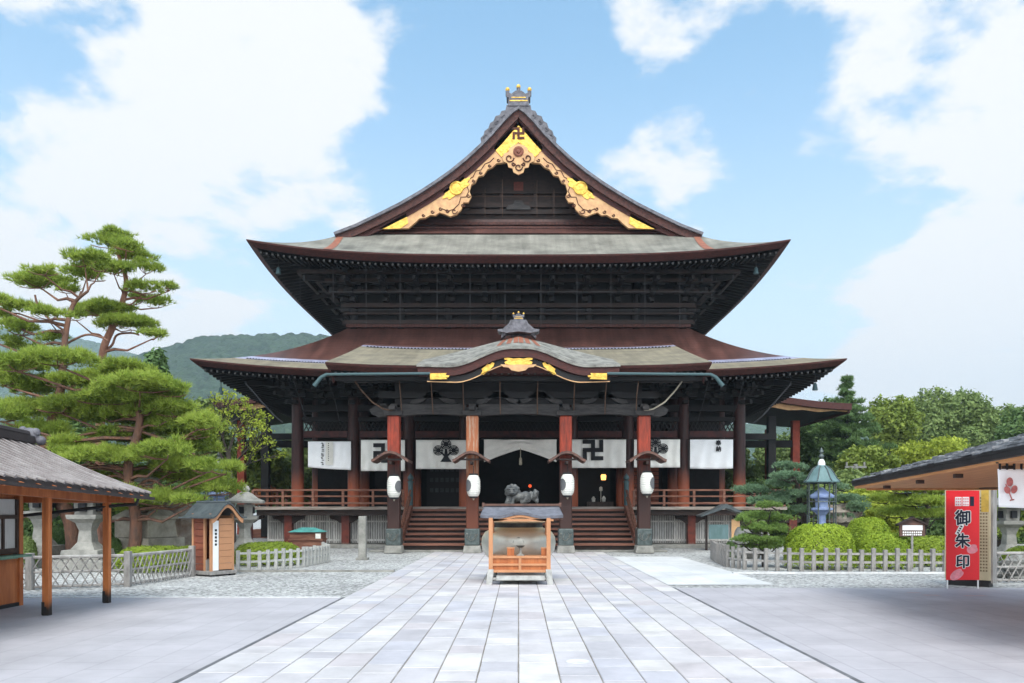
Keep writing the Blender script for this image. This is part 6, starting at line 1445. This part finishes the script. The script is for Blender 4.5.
def pine(name, label, trunk, pads, D, m_leaf, m_trunk, r0, r1, branches=(), length=0.20, width=0.016, dens=230, group='garden pines', seed=1, skip=0.12, depth=1.0, full=1.03):
    rr = random.Random(seed)
    base = pt(trunk[0][0], trunk[0][1], D); base.z = 0
    t = thing(name, label, 'tree', base, 0, group)
    tp_ = [base]+[pt(px, py, D+(rr.uniform(-.3, .3))) for px, py in trunk[1:]]
    Q, rs = trunk_mb(tp_, r0, r1); mb = MB().tube(Q, rs, 10)
    pw = []
    for (px, py, rx, rz_) in pads:
        y = D+rr.uniform(-1.0, 1.0)*depth*1.3; k = y/F; c = pt(px, py, y); pw.append((c.x, c.y, c.z, rx*k*full, max(rx*k*0.85*full, 0.3), rz_*k*full))
    for br in branches:
        B = [pt(px, py, D) for px, py in br]; q, r_ = trunk_mb(B, r1*0.95, 0.035); mb.tube(q, r_, 7)
    for (cx, cy, cz, rx, ry, rz_) in pw:
        c = Vector((cx, cy, cz-rz_*0.3)); cand = [q for q in Q if q.z < c.z+0.1 and q.z > c.z-2.2] or [min(Q, key=lambda q: (q-c).length)]
        b = min(cand, key=lambda q: (q-c).length+abs(q.z-(c.z-0.6))*0.6); mid = (b+c)/2+Vector((0, 0, -0.10*(c-b).length)); 
        rb_ = max(0.025, min(0.065, 0.018*(c-b).length+0.022))
        if (c-b).length > 0.2:
            mb.tube([b, b+(mid-b)*0.5+Vector((0,0,0.08)), mid, c+Vector((0,0,-0.05))], [rb_, rb_*0.9, rb_*0.7, rb_*0.4], 6)
            for q in range(4):
                a = rr.uniform(0, 6.28); e = c+Vector((math.cos(a)*rx*0.75, math.sin(a)*ry*0.75, rz_*0.1)); mb.tube([c+Vector((0,0,-0.05)), (c+e)/2+Vector((0,0,-0.06)), e], [rb_*0.4, rb_*0.3, 0.012], 5)
    mb.build('trunk', m_trunk, t, smooth=60)
    # each pad is built from several overlapping sprays
    sub = []
    for (cx, cy, cz, rx, ry, rz_) in pw:
        n = max(5, int(6+rx*ry*5.5))
        for q in range(n):
            a = rr.uniform(0, 6.28); f = math.sqrt(rr.random())*0.72; s_ = rr.uniform(0.34, 0.55)
            sub.append((cx+math.cos(a)*rx*f, cy+math.sin(a)*ry*f, cz+rz_*(0.35*(1-f*f)+rr.uniform(-0.4, 0.25)), rx*s_, ry*s_, max(rz_*rr.uniform(0.42, 0.75), 0.12)))
    V = needles(sub, length, width, dens)
    link('crown', tri_mesh('crown', V, 3, m_leaf), t)
    return t
P_A = [(118.6,236.6,19,5.5),(110,245,23,6.5),(136,256,22,7),(114,271,24,7),(146,270,16,9),(143.5,290,17.5,7),(170,288,9,4.5),(158,304,14,9),(138,301,12,6),(99.6,312,32,8),(132,326,31,9),(152,336,14,6),(76,317,12,7),(126,247,16,6)]
pine('pine_tree', 'tallest pine with a leaning reddish trunk rising above the hill', [(104,560),(100,470),(101,399),(103,352),(113,326),(123,300),(126,279),(119,256),(117,240)], P_A, 32, M['needle'], M['trunk_red'], 0.22, 0.06,
     branches=[[(103,352),(112,345),(117,335),(131,333),(139,335)],[(113,326),(125,322),(140,320)],[(124,290),(135,292),(146,296)]], seed=2)
P_B = [(44,272,18,5.5),(41,284,31,9),(85,262,22,8),(86,276,24,9),(100,268,12,6),(17.6,309,21,9),(48,316,20,7),(22,331,20,10),(20,347,18,10),(53,341,13,8),(3,318,14,7),(-14,335,20,9),(-10,300,16,8),(66,290,12,6)]
pine('pine_tree', 'pine at the far left with spreading flat crown and pale slanting trunk', [(76,556),(72,522),(57,497),(44,462),(50,428),(59,399),(63,364),(66,332),(73,305),(88,291)], P_B, 28.5, M['needle'], M['trunk_pine'], 0.33, 0.045,
     branches=[[(66,332),(50,320),(38,305),(35,295)],[(64,345),(85,335),(100,337),(108,341)],[(57,497),(35,512),(15,520),(-10,522)]], seed=3)
P_C = [(225,470,16,8),(150,430,24,10),(30,370,22,8),(85,405,24,9),(198,425,18,9),(172,468,22,8),(120,495,22,6),(60,478,22,8),(17,366,27,10),(58,361,30,10),(29,389,28,11),(2,380,20,12),(126,373,27,9),(88,386,28,10),(140,387,33,10),(172,392,16,9),(62,383,18,8),(138,416,40,14),(97,421,31,12),(32,416,32,15),(0,415,24,14),(180,433,33,13),(116,441,29,11),(129,460,37,11),(80,460,28,10),(45,435,24,11),(167,454,30,11),(195,450,22,13),(182,474,30,10),(211,491,27,8),(161,501,28,9),(90,504,18,5),(135,509,19,6),(200,480,26,9),(150,478,26,9),(155,403,28,10),(105,400,30,9),(60,408,26,10),(176,412,22,9),(15,442,24,12),(68,448,20,9),(110,480,24,8),(206,468,16,9),(190,503,16,6)]
pine('pine_tree', 'broad low pine with layered bright green pads above the kiosk roof', [(132,562),(136,520),(128,470),(140,420),(128,385),(132,372)], P_C, 27.0, M['needle'], M['trunk_pine'], 0.24, 0.06, branches=[[(133,490),(150,480),(170,490),(185,494)],[(130,480),(110,470),(85,468)],[(136,430),(100,432),(60,440),(20,450)],[(136,430),(165,440),(195,455)]], seed=4, depth=1.5, dens=250, full=1.14)
def clumpy(px, py, D, rx, rz_, n, rr, cs=0.42, ry=None):
    k = D/F; c = pt(px, py, D); R_ = (rx*k, (ry or rx)*k*0.85, rz_*k); out = [(c.x, c.y, c.z, R_[0]*0.6, R_[1]*0.6, R_[2]*0.6)]
    for i in range(n):
        g = 2.39996*i; h = 1-2*(i+0.5)/n; q = math.sqrt(max(0, 1-h*h)); f = rr.uniform(0.58, 0.80); s = cs*rr.uniform(0.65, 1.25)
        out.append((c.x+R_[0]*f*q*math.cos(g), c.y+R_[1]*f*q*math.sin(g), c.z+R_[2]*f*h, R_[0]*s, R_[1]*s, R_[2]*s*rr.uniform(0.75, 1.0)))
    return out
def broadleaf(label, px, py, D, rx, rz_, m_leaf, n=16, size=0.16, dens=330, group='trees behind the hall', seed=1, name='leafy_tree', extra=(), tr=0.22, flat=0.3, cs=0.42):
    rr = random.Random(seed); x = X(px, D); t = thing(name, label, 'tree', (x, D, 0), 0, group)
    cl = clumpy(px, py, D, rx, rz_, n, rr, cs)
    for e in extra: cl += clumpy(e[0], e[1], D+rr.uniform(-1.5, 1.5), e[2], e[3], max(5, n//2), rr, cs)
    zt = Z(py, D); mb = MB(); mb.tube([(x, D, 0), (x+rr.uniform(-.3,.3), D, zt*0.5), (x, D, zt)], [tr, tr*0.75, tr*0.3], 9)
    for c in cl[1:]:
        b = Vector((x, D, max(0.5, zt*0.5+ (c[2]-zt)*0.35))); e = Vector(c[:3]); mb.tube([b, (b+e)/2+Vector((0,0,0.2)), e], [tr*0.35, tr*0.22, 0.03], 6)
    mb.build('trunk', M['trunk_dark'], t, smooth=60)
    link('crown', tri_mesh('crown', leaves(cl, size, dens, flat=flat), 4, m_leaf), t); return t
# left: sparse yellow-green tree by the hall, dark round tree, shrubs
def sparse(px0, label):
    D = 32.5; t = thing('young_tree', label, 'tree', (X(232, D), D, 0)); rr = random.Random(8); mb = MB(); tips = []
    def grow(p, d, L_, r, lv):
        q = p+d*L_; m_ = (p+q)/2+Vector((rr.uniform(-.06,.06),rr.uniform(-.06,.06),rr.uniform(-.04,.06)))*L_; mb.tube([p, m_, q], [r, r*0.85, r*0.7], 6, cap=lv == 0)
        if lv >= 4: tips.append(q); return
        if lv >= 2: tips.append(m_)
        for i in range(3 if lv < 3 else 2):
            dd = (d+Vector((rr.uniform(-.85,.85),rr.uniform(-.7,.7),rr.uniform(-.25,.5)))).normalized(); grow(q, dd, L_*rr.uniform(0.62, 0.85), r*0.66, lv+1)
    b0 = Vector((X(232, D), D, 0)); mb.tube([b0, b0+Vector((0.05,0,1.6)), pt(228, 450, D)], [0.16, 0.13, 0.10], 8)
    for d in ((-0.5,0,1.0), (0.25,0.2,1.1), (0.75,-0.2,0.7), (-0.15,-0.3,1.2), (1.0,0.1,0.35), (-0.9,0.1,0.6)): grow(pt(228, 452, D)+Vector((0,0,rr.uniform(-0.8,0.1))), Vector(d).normalized(), rr.uniform(0.75, 1.05), 0.06, 1)
    mb.build('trunk', M['trunk_dark'], t, smooth=60)
    link('crown', tri_mesh('crown', leaves([(p.x, p.y, p.z, 0.30, 0.30, 0.22) for p in tips if rr.random() < 0.45], 0.058, 20, shell=0.1), 4, M['leaf_yellow']), t)
sparse(0, 'sparse young tree with yellow-green leaves left of the hall')
broadleaf('small dark rounded tree between the left pines and the hall eave', 155, 384, 40, 18, 37, M['needle_dark'], 16, 0.13, 420, 'garden trees on the left', 21)
broadleaf('bright bush of yellow-green leaves behind the veranda corner', 250, 470, 62, 36, 34, M['leaf_lime'], 14, 0.2, 260, 'garden trees on the left', 22)
broadleaf('dark green tree seen under the left side porch', 286, 480, 68, 34, 36, M['leaf_mid'], 14, 0.2, 260, 'garden trees on the left', 23)
broadleaf('small maple turning orange seen past the veranda rail', 262, 496, 58, 14, 10, M['leaf_red'], 7, 0.13, 300, 'garden trees on the left', 24)
broadleaf('tall dark green tree behind the left pines', 60, 470, 44, 60, 52, M['leaf_deep'], 18, 0.18, 300, 'garden trees on the left', 25)
broadleaf('tall mid green tree behind the yellow-green sapling', 190, 440, 50, 40, 44, M['leaf_mid'], 16, 0.18, 300, 'garden trees on the left', 26)
broadleaf('dark shrubby tree behind the monument and rocks', 130, 500, 36, 70, 32, M['leaf_deep'], 18, 0.13, 330, 'garden trees on the left', 27)
broadleaf('leafy tree at the left edge behind the kiosk', 5, 470, 36, 40, 50, M['leaf_mid'], 14, 0.14, 330, 'garden trees on the left', 28)
# right background trees
broadleaf('rounded yellow-green tree right of the copper dome', 868, 470, 50, 30, 30, M['leaf_lime'], 16, 0.13, 380, seed=31)
broadleaf('wide tall broadleaf tree highest at the right', 955, 428, 78, 52, 40, M['leaf_mid'], 22, 0.18, 260, seed=32, extra=((905,425,26,26),(1000,436,34,30)), tr=0.4)
broadleaf('dense dark tree beside the conifer', 822, 440, 66, 34, 40, M['leaf_deep'], 18, 0.17, 300, seed=33)
broadleaf('mid green tree between the conifer and the broad tree', 895, 425, 70, 28, 28, M['leaf_lime'], 16, 0.18, 280, seed=34, tr=0.3)
broadleaf('pale drooping willow-like tree behind the pavilion roof', 935, 465, 56, 42, 26, M['leaf_yellow'], 16, 0.14, 420, seed=35, flat=-0.6)
broadleaf('dark tree filling the gap right of the hall', 785, 470, 72, 34, 34, M['leaf_mid'], 16, 0.18, 280, seed=36)
broadleaf('bright green tree beyond the red sign', 1000, 500, 42, 40, 36, M['leaf_lime'], 16, 0.14, 360, seed=37)
broadleaf('yellowish bush behind the notice board', 880, 508, 40, 34, 26, M['leaf_yellow'], 14, 0.12, 400, seed=38)
broadleaf('dark green tree beyond the cloud pine', 770, 505, 52, 40, 30, M['leaf_deep'], 14, 0.16, 320, seed=39)
broadleaf('leafy green tree behind the blue lantern', 840, 500, 44, 40, 30, M['leaf_mid'], 14, 0.14, 360, seed=40)
broadleaf('large tree at the right edge over the pavilion', 1040, 450, 64, 44, 42, M['leaf_deep'], 18, 0.18, 280, seed=41)
broadleaf('slim green tree glimpsed past the right veranda pillars', 738, 476, 66, 22, 34, M['leaf_mid'], 12, 0.18, 280, seed=42)
broadleaf('pale green tree glimpsed past the left veranda pillars', 300, 478, 74, 26, 38, M['leaf_lime'], 12, 0.18, 280, 'garden trees on the left', 43)
# conifer with drooping tiers
def conifer(px, ytop, D, label, w, m_):
    t = thing('conifer_tree', label, 'tree', (X(px, D), D, 0), 0, 'trees behind the hall'); rr = random.Random(5); x = X(px, D); zt = Z(ytop, D); mb = MB().tube([(x, D, 0), (x, D, zt)], [0.35, 0.03], 8); pads = []
    z = zt-0.5; i = 0
    while z > 3.5:
        f = (zt-z)/(zt-3.5); L_ = w*D/F*(0.04+0.96*f**1.05)
        for q in range(5 if f < 0.3 else 8):
            a = q*6.28/(5 if f < 0.3 else 8)+i*0.7+rr.uniform(-.3,.3); l = L_*rr.uniform(0.45, 1.25); e = Vector((x+l*math.cos(a), D+l*math.sin(a), z+rr.uniform(-0.12, 0.28)*l)); mb.tube([(x, D, z), e], [0.06, 0.015], 5)
            for s_ in (0.35, 0.65, 0.95): pads.append((x+(e.x-x)*s_, D+(e.y-D)*s_, z+(e.z-z)*s_-0.05, 0.20*l*0.8+0.10, 0.20*l*0.8+0.10, 0.16+0.07*l))
        z -= rr.uniform(0.32, 0.62)*(1+0.3*f); i += 1
    mb.build('trunk', M['trunk_dark'], t); link('crown', tri_mesh('crown', needles(pads, 0.30, 0.035, 150, 7), 3, m_), t)
conifer(847, 374, 60, 'tall pointed conifer rising behind the right eave', 46, M['needle_dark'])
# cloud-pruned pine beside the blue lantern
P_D = [(783,477,18,5),(797,483,22,5),(776,486,15,5),(760,492,22,6),(796,497,24,6),(747,491,16,6),(770,503,20,6),(775,519,17,5),(847,500,18,5),(856,508,16,6),(838,520,22,6),(850,514,18,6),(805,512,14,6),(790,468,18,4.5),(838,488,10,4.5)]
pine('cloud_pine', 'cloud-pruned pine with flat bluish pads around the copper-domed lantern', [(803,560),(806,530),(800,505),(797,485),(790,470)], P_D, 30.5, M['cloud_pine'], M['trunk_dark'], 0.20, 0.06, length=0.11, width=0.013, dens=430, seed=6, depth=0.6)
P_E = [(771,508,16,5),(760,519,20,6),(780,519,16,6),(752,530,18,6),(772,532,22,7),(757,541,22,6),(778,543,20,6),(745,522,12,5),(742,541,12,6),(765,548,22,5)]
pine('cloud_pine', 'low rounded cloud-pruned pine in front of the veranda corner', [(765,562),(764,548),(766,530),(768,512)], P_E, 27.5, M['shrub_pine'], M['trunk_dark'], 0.12, 0.05, length=0.10, width=0.013, dens=480, seed=7, depth=0.5)
P_F = [(925,480,36,8),(905,490,26,7),(945,492,30,8),(885,500,20,7),(915,503,30,7),(950,505,26,7),(900,514,26,7),(935,516,28,7),(975,500,22,8),(960,486,20,7)]
pine('pine_tree', 'soft green garden pine behind the notice board and red sign', [(926,562),(922,535),(928,510),(922,485)], P_F, 33, M['needle'], M['trunk_dark'], 0.22, 0.07, length=0.14, width=0.014, dens=330, seed=9, depth=1.2)
# clipped shrubs
def shrub(px, py, D, rx, top, label, m_, cat='bush', group='clipped azaleas by the fence', name='azalea_bush', ry=0.85, size=0.029, dens=13000):
    x = X(px, D); w = rx*D/F; h = Z(top, D); t = thing(name, label, cat, (x, D, 0), 0, group)
    n = int(dens*w*max(h, 0.5)); u = rng.random(n)*2*math.pi; v = rng.random(n); ph = np.arccos(1-v)          # upper half dome
    e = 0.60
    dx, dy, dz = np.sin(ph)**e*np.cos(u), np.sin(ph)**e*np.sin(u), np.cos(ph)**0.62
    lump = 1+0.015*np.sin(5*u+px)*np.sin(4*ph)+0.02*np.sin(11*u+2*px+9*ph)*np.sin(7*ph+px)+0.02*np.sin(23*u+px)*np.sin(19*ph)
    r = (0.90+0.10*rng.random(n)**0.6)*lump
    p = np.stack([x+dx*w*r, D+dy*w*ry*r, dz*h*r*0.97+0.02+rng.random(n)*0.03], 1)
    nr = unit(np.stack([dx, dy, dz*w/max(h, .1)], 1)+rng.normal(size=(n, 3))*0.45); a = unit(np.cross(nr, rng.normal(size=(n, 3)))); b = np.cross(nr, a); s = size*(0.6+0.8*rng.random((n, 1)))
    q = np.stack([p-a*s, p-b*s*0.6, p+a*s, p+b*s*0.6], 1).reshape(-1, 3)
    link('foliage', tri_mesh('foliage', q, 4, m_), t)
    mb = MB()
    for k in range(9): a_ = 2*math.pi*k/9; mb.tube([(x+0.1*math.cos(a_), D+0.1*math.sin(a_), 0), (x+w*0.6*math.cos(a_), D+w*0.6*ry*math.sin(a_), h*0.6)], [0.03, 0.015], 5)
    mb.build('stems', M['trunk_dark'], t); return t
shrub(820, 0, 26.8, 35, 523.5, 'broad bright green clipped azalea mound below the blue lantern', M['azalea'])
shrub(884, 0, 26.9, 29, 533, 'low bright azalea mound left of the notice board post', M['azalea'])
shrub(868, 0, 29.0, 23, 517, 'taller rounded azalea set back behind the others', M['azalea'])
shrub(930, 0, 28.0, 28, 536, 'flat green hedge mound under the garden pine', M['hedge'])
shrub(975, 0, 27.0, 20, 541, 'low green hedge mound behind the red sign', M['hedge'])
shrub(1040, 0, 25.5, 36, 546, 'low green hedge mound at the right edge', M['hedge'])
shrub(735, 0, 31.0, 10, 540, 'small dark green shrub at the fence corner near the veranda', M['leaf_deep'])
shrub(155, 0, 25.6, 38, 546, 'long low clipped hedge left of the booth', M['hedge'], group='clipped hedges on the left')
shrub(268, 0, 28.5, 34, 542, 'low mounded hedge behind the pale fence', M['hedge'], group='clipped hedges on the left')
shrub(195, 0, 26.5, 22, 546, 'rounded hedge end touching the booth', M['hedge'], group='clipped hedges on the left')
shrub(60, 0, 30.0, 26, 528, 'dark clipped shrub behind the stone lantern pedestal', M['leaf_deep'], group='clipped hedges on the left')
shrub(112, 0, 27.0, 10, 538, 'small dark shrub beside the stone monument', M['leaf_deep'], group='clipped hedges on the left')
shrub(20, 0, 26.5, 16, 536, 'small green shrub at the left edge behind the kiosk', M['leaf_mid'], group='clipped hedges on the left')
# soft leafy strip at the back of both gardens
M['hedge_back'] = M['leaf_deep']
def hedge_row(px0, px1, D, top, label):
    x0, x1, h = X(px0, D), X(px1, D), Z(top, D); t = thing('hedge', label, 'hedge', ((x0+x1)/2, D, 0)); cl = []; x = x0; rr = random.Random(int(px0))
    while x < x1: r = rr.uniform(0.9, 1.4); cl.append((x, D+rr.uniform(-.4, .4), h*rr.uniform(0.3, 0.6), r, r*0.8, h*rr.uniform(0.4, 0.5))); x += r*0.8
    link('foliage', tri_mesh('foliage', leaves(cl, 0.10, 420), 4, M['hedge_back']), t)
    mb = MB()
    for c in cl: mb.tube([(c[0], c[1], 0), (c[0], c[1], c[2])], [0.06, 0.03], 6)
    mb.build('stems', M['trunk_dark'], t)
hedge_row(-60, 215, 40, 505, 'dark leafy hedge closing the left garden')
hedge_row(800, 1090, 46, 500, 'dark leafy hedge closing the right garden')

# ------------------------------------------------------------------ hills
def hill_mat(name, c1, c2, c3):
    m = leaf_mat(name, c1, c2, 0.9, 0.0); return m
def hill(name, D, ridge, depth, m, seed, res=240, rows=46):
    """forested ridge: crown-sized bumps over a long slope facing the temple"""
    px = np.array([p[0] for p in ridge], float); pz = np.array([Z(p[1], D) for p in ridge]); xs = np.linspace(px[0], px[-1], res)
    zr = np.interp(xs, px, pz); 
    ker = np.ones(9)/9; zr = np.convolve(np.pad(zr, 4, 'edge'), ker, 'valid')
    wx = (xs-CX)*D/F; cell = D*0.0075; rg = np.random.default_rng(seed)
    V = []
    gx = {}
    def bump(x, y):
        # worley style crowns
        i0, j0 = int(math.floor(x/cell)), int(math.floor(y/cell)); best = 0
        for i in (i0-1, i0, i0+1):
            for j in (j0-1, j0, j0+1):
                if (i, j) not in gx: gx[(i, j)] = (rg.random(), rg.random(), rg.uniform(0.55, 1.15))
                a, b, h = gx[(i, j)]; d = math.hypot(x-(i+a)*cell, y-(j+b)*cell)/cell; best = max(best, h*math.sqrt(max(0, 1-d*d*1.15)))
        return best
    mb = MB(); R_ = []
    for r in range(rows):
        t = r/(rows-1); tt = t if t <= 0.8 else 0.8
        row = []
        for x, z in zip(wx, zr):
            f = (t/0.8)**1.2 if t <= 0.8 else 1-((t-0.8)/0.2)**2*0.5
            y = D-depth+depth*t/0.8; xx = x*(y/D)*0.5+x*0.5
            row.append((xx, y, z*f+(bump(xx, y)-0.85)*cell*0.95*min(1, t*6)))
        R_.append(row)
    mb.grid(R_); o = mb.build(name, m, None, smooth=True); return struct(o)
M['hill_near'] = leaf_mat('hill_near', (0.012,0.030,0.016), (0.048,0.082,0.036), 0.95, 0.0)
M['hill_far'] = leaf_mat('hill_far', (0.030,0.060,0.026), (0.06,0.105,0.045), 0.95, 0.0)
def crowns(m, scale):
    nt = m.node_tree; N = nt.nodes; L = nt.links; b = N['Principled BSDF']; mx = [n for n in N if n.type == 'MIX'][0]
    ge = [n for n in N if n.type == 'NEW_GEOMETRY'][0]; vo = N.new('ShaderNodeTexVoronoi'); vo.inputs['Scale'].default_value = scale; L.new(ge.outputs['Position'], vo.inputs['Vector'])
    sp = N.new('ShaderNodeSeparateXYZ'); L.new(vo.outputs['Color'], sp.inputs[0])
    nz = [n for n in N if n.type == 'TEX_NOISE'][0]; nz.inputs['Scale'].default_value = scale*0.12; nz.inputs['Detail'].default_value = 5
    a = N.new('ShaderNodeMath'); a.operation = 'MULTIPLY_ADD'; L.new(sp.outputs[0], a.inputs[0]); a.inputs[1].default_value = 0.55
    r = N.new('ShaderNodeMapRange'); L.new(nz.outputs[0], r.inputs[0]); r.inputs[1].default_value = 0.3; r.inputs[2].default_value = 0.7; r.inputs[4].default_value = 0.5; L.new(r.outputs[0], a.inputs[2]); L.new(a.outputs[0], mx.inputs[0])
    bp = N.new('ShaderNodeBump'); bp.invert = True; bp.inputs['Strength'].default_value = 1.0; bp.inputs['Distance'].default_value = 0.9/scale; L.new(vo.outputs['Distance'], bp.inputs['Height']); L.new(bp.outputs[0], b.inputs['Normal'])
crowns(M['hill_near'], 0.17); crowns(M['hill_far'], 0.10)
hill('hill', 900, [(60,380),(90,372),(110,366),(130,356),(150,350),(164,347),(180,342),(202,336),(222,334),(243,335),(262,333.5),(280,334),(300,332),(320,335),(350,340),(400,338),(460,345),(520,350),(700,360)], 460, M['hill_near'], 4, res=420, rows=90)
hill('hill', 1700, [(-160,336),(-60,322),(0,326),(20,323),(40,328),(60,331),(79,337),(100,342),(129,352),(160,360),(220,370),(320,380)], 600, M['hill_far'], 5, res=260, rows=50)
hill('hill', 1200, [(640,430),(760,420),(840,424),(900,430),(1000,420),(1100,415),(1200,425)], 400, M['hill_far'], 6, res=200, rows=30)

# ------------------------------------------------------------------ the air
if HAZE:
    me = MB().box(-1900, 1900, -60, 2600, -1.5, 440).mesh('haze', []); ho = link('haze', me); ho['kind'] = 'stuff'
    m = bpy.data.materials.new('haze'); m.use_nodes = True; nt = m.node_tree; nt.nodes.remove(nt.nodes['Principled BSDF'])
    pv = nt.nodes.new('ShaderNodeVolumePrincipled'); pv.inputs['Color'].default_value = (0.72, 0.87, 1.0, 1); pv.inputs['Density'].default_value = HAZE; pv.inputs['Anisotropy'].default_value = 0.1
    nt.links.new(pv.outputs[0], nt.nodes['Material Output'].inputs['Volume']); me.materials.append(m)
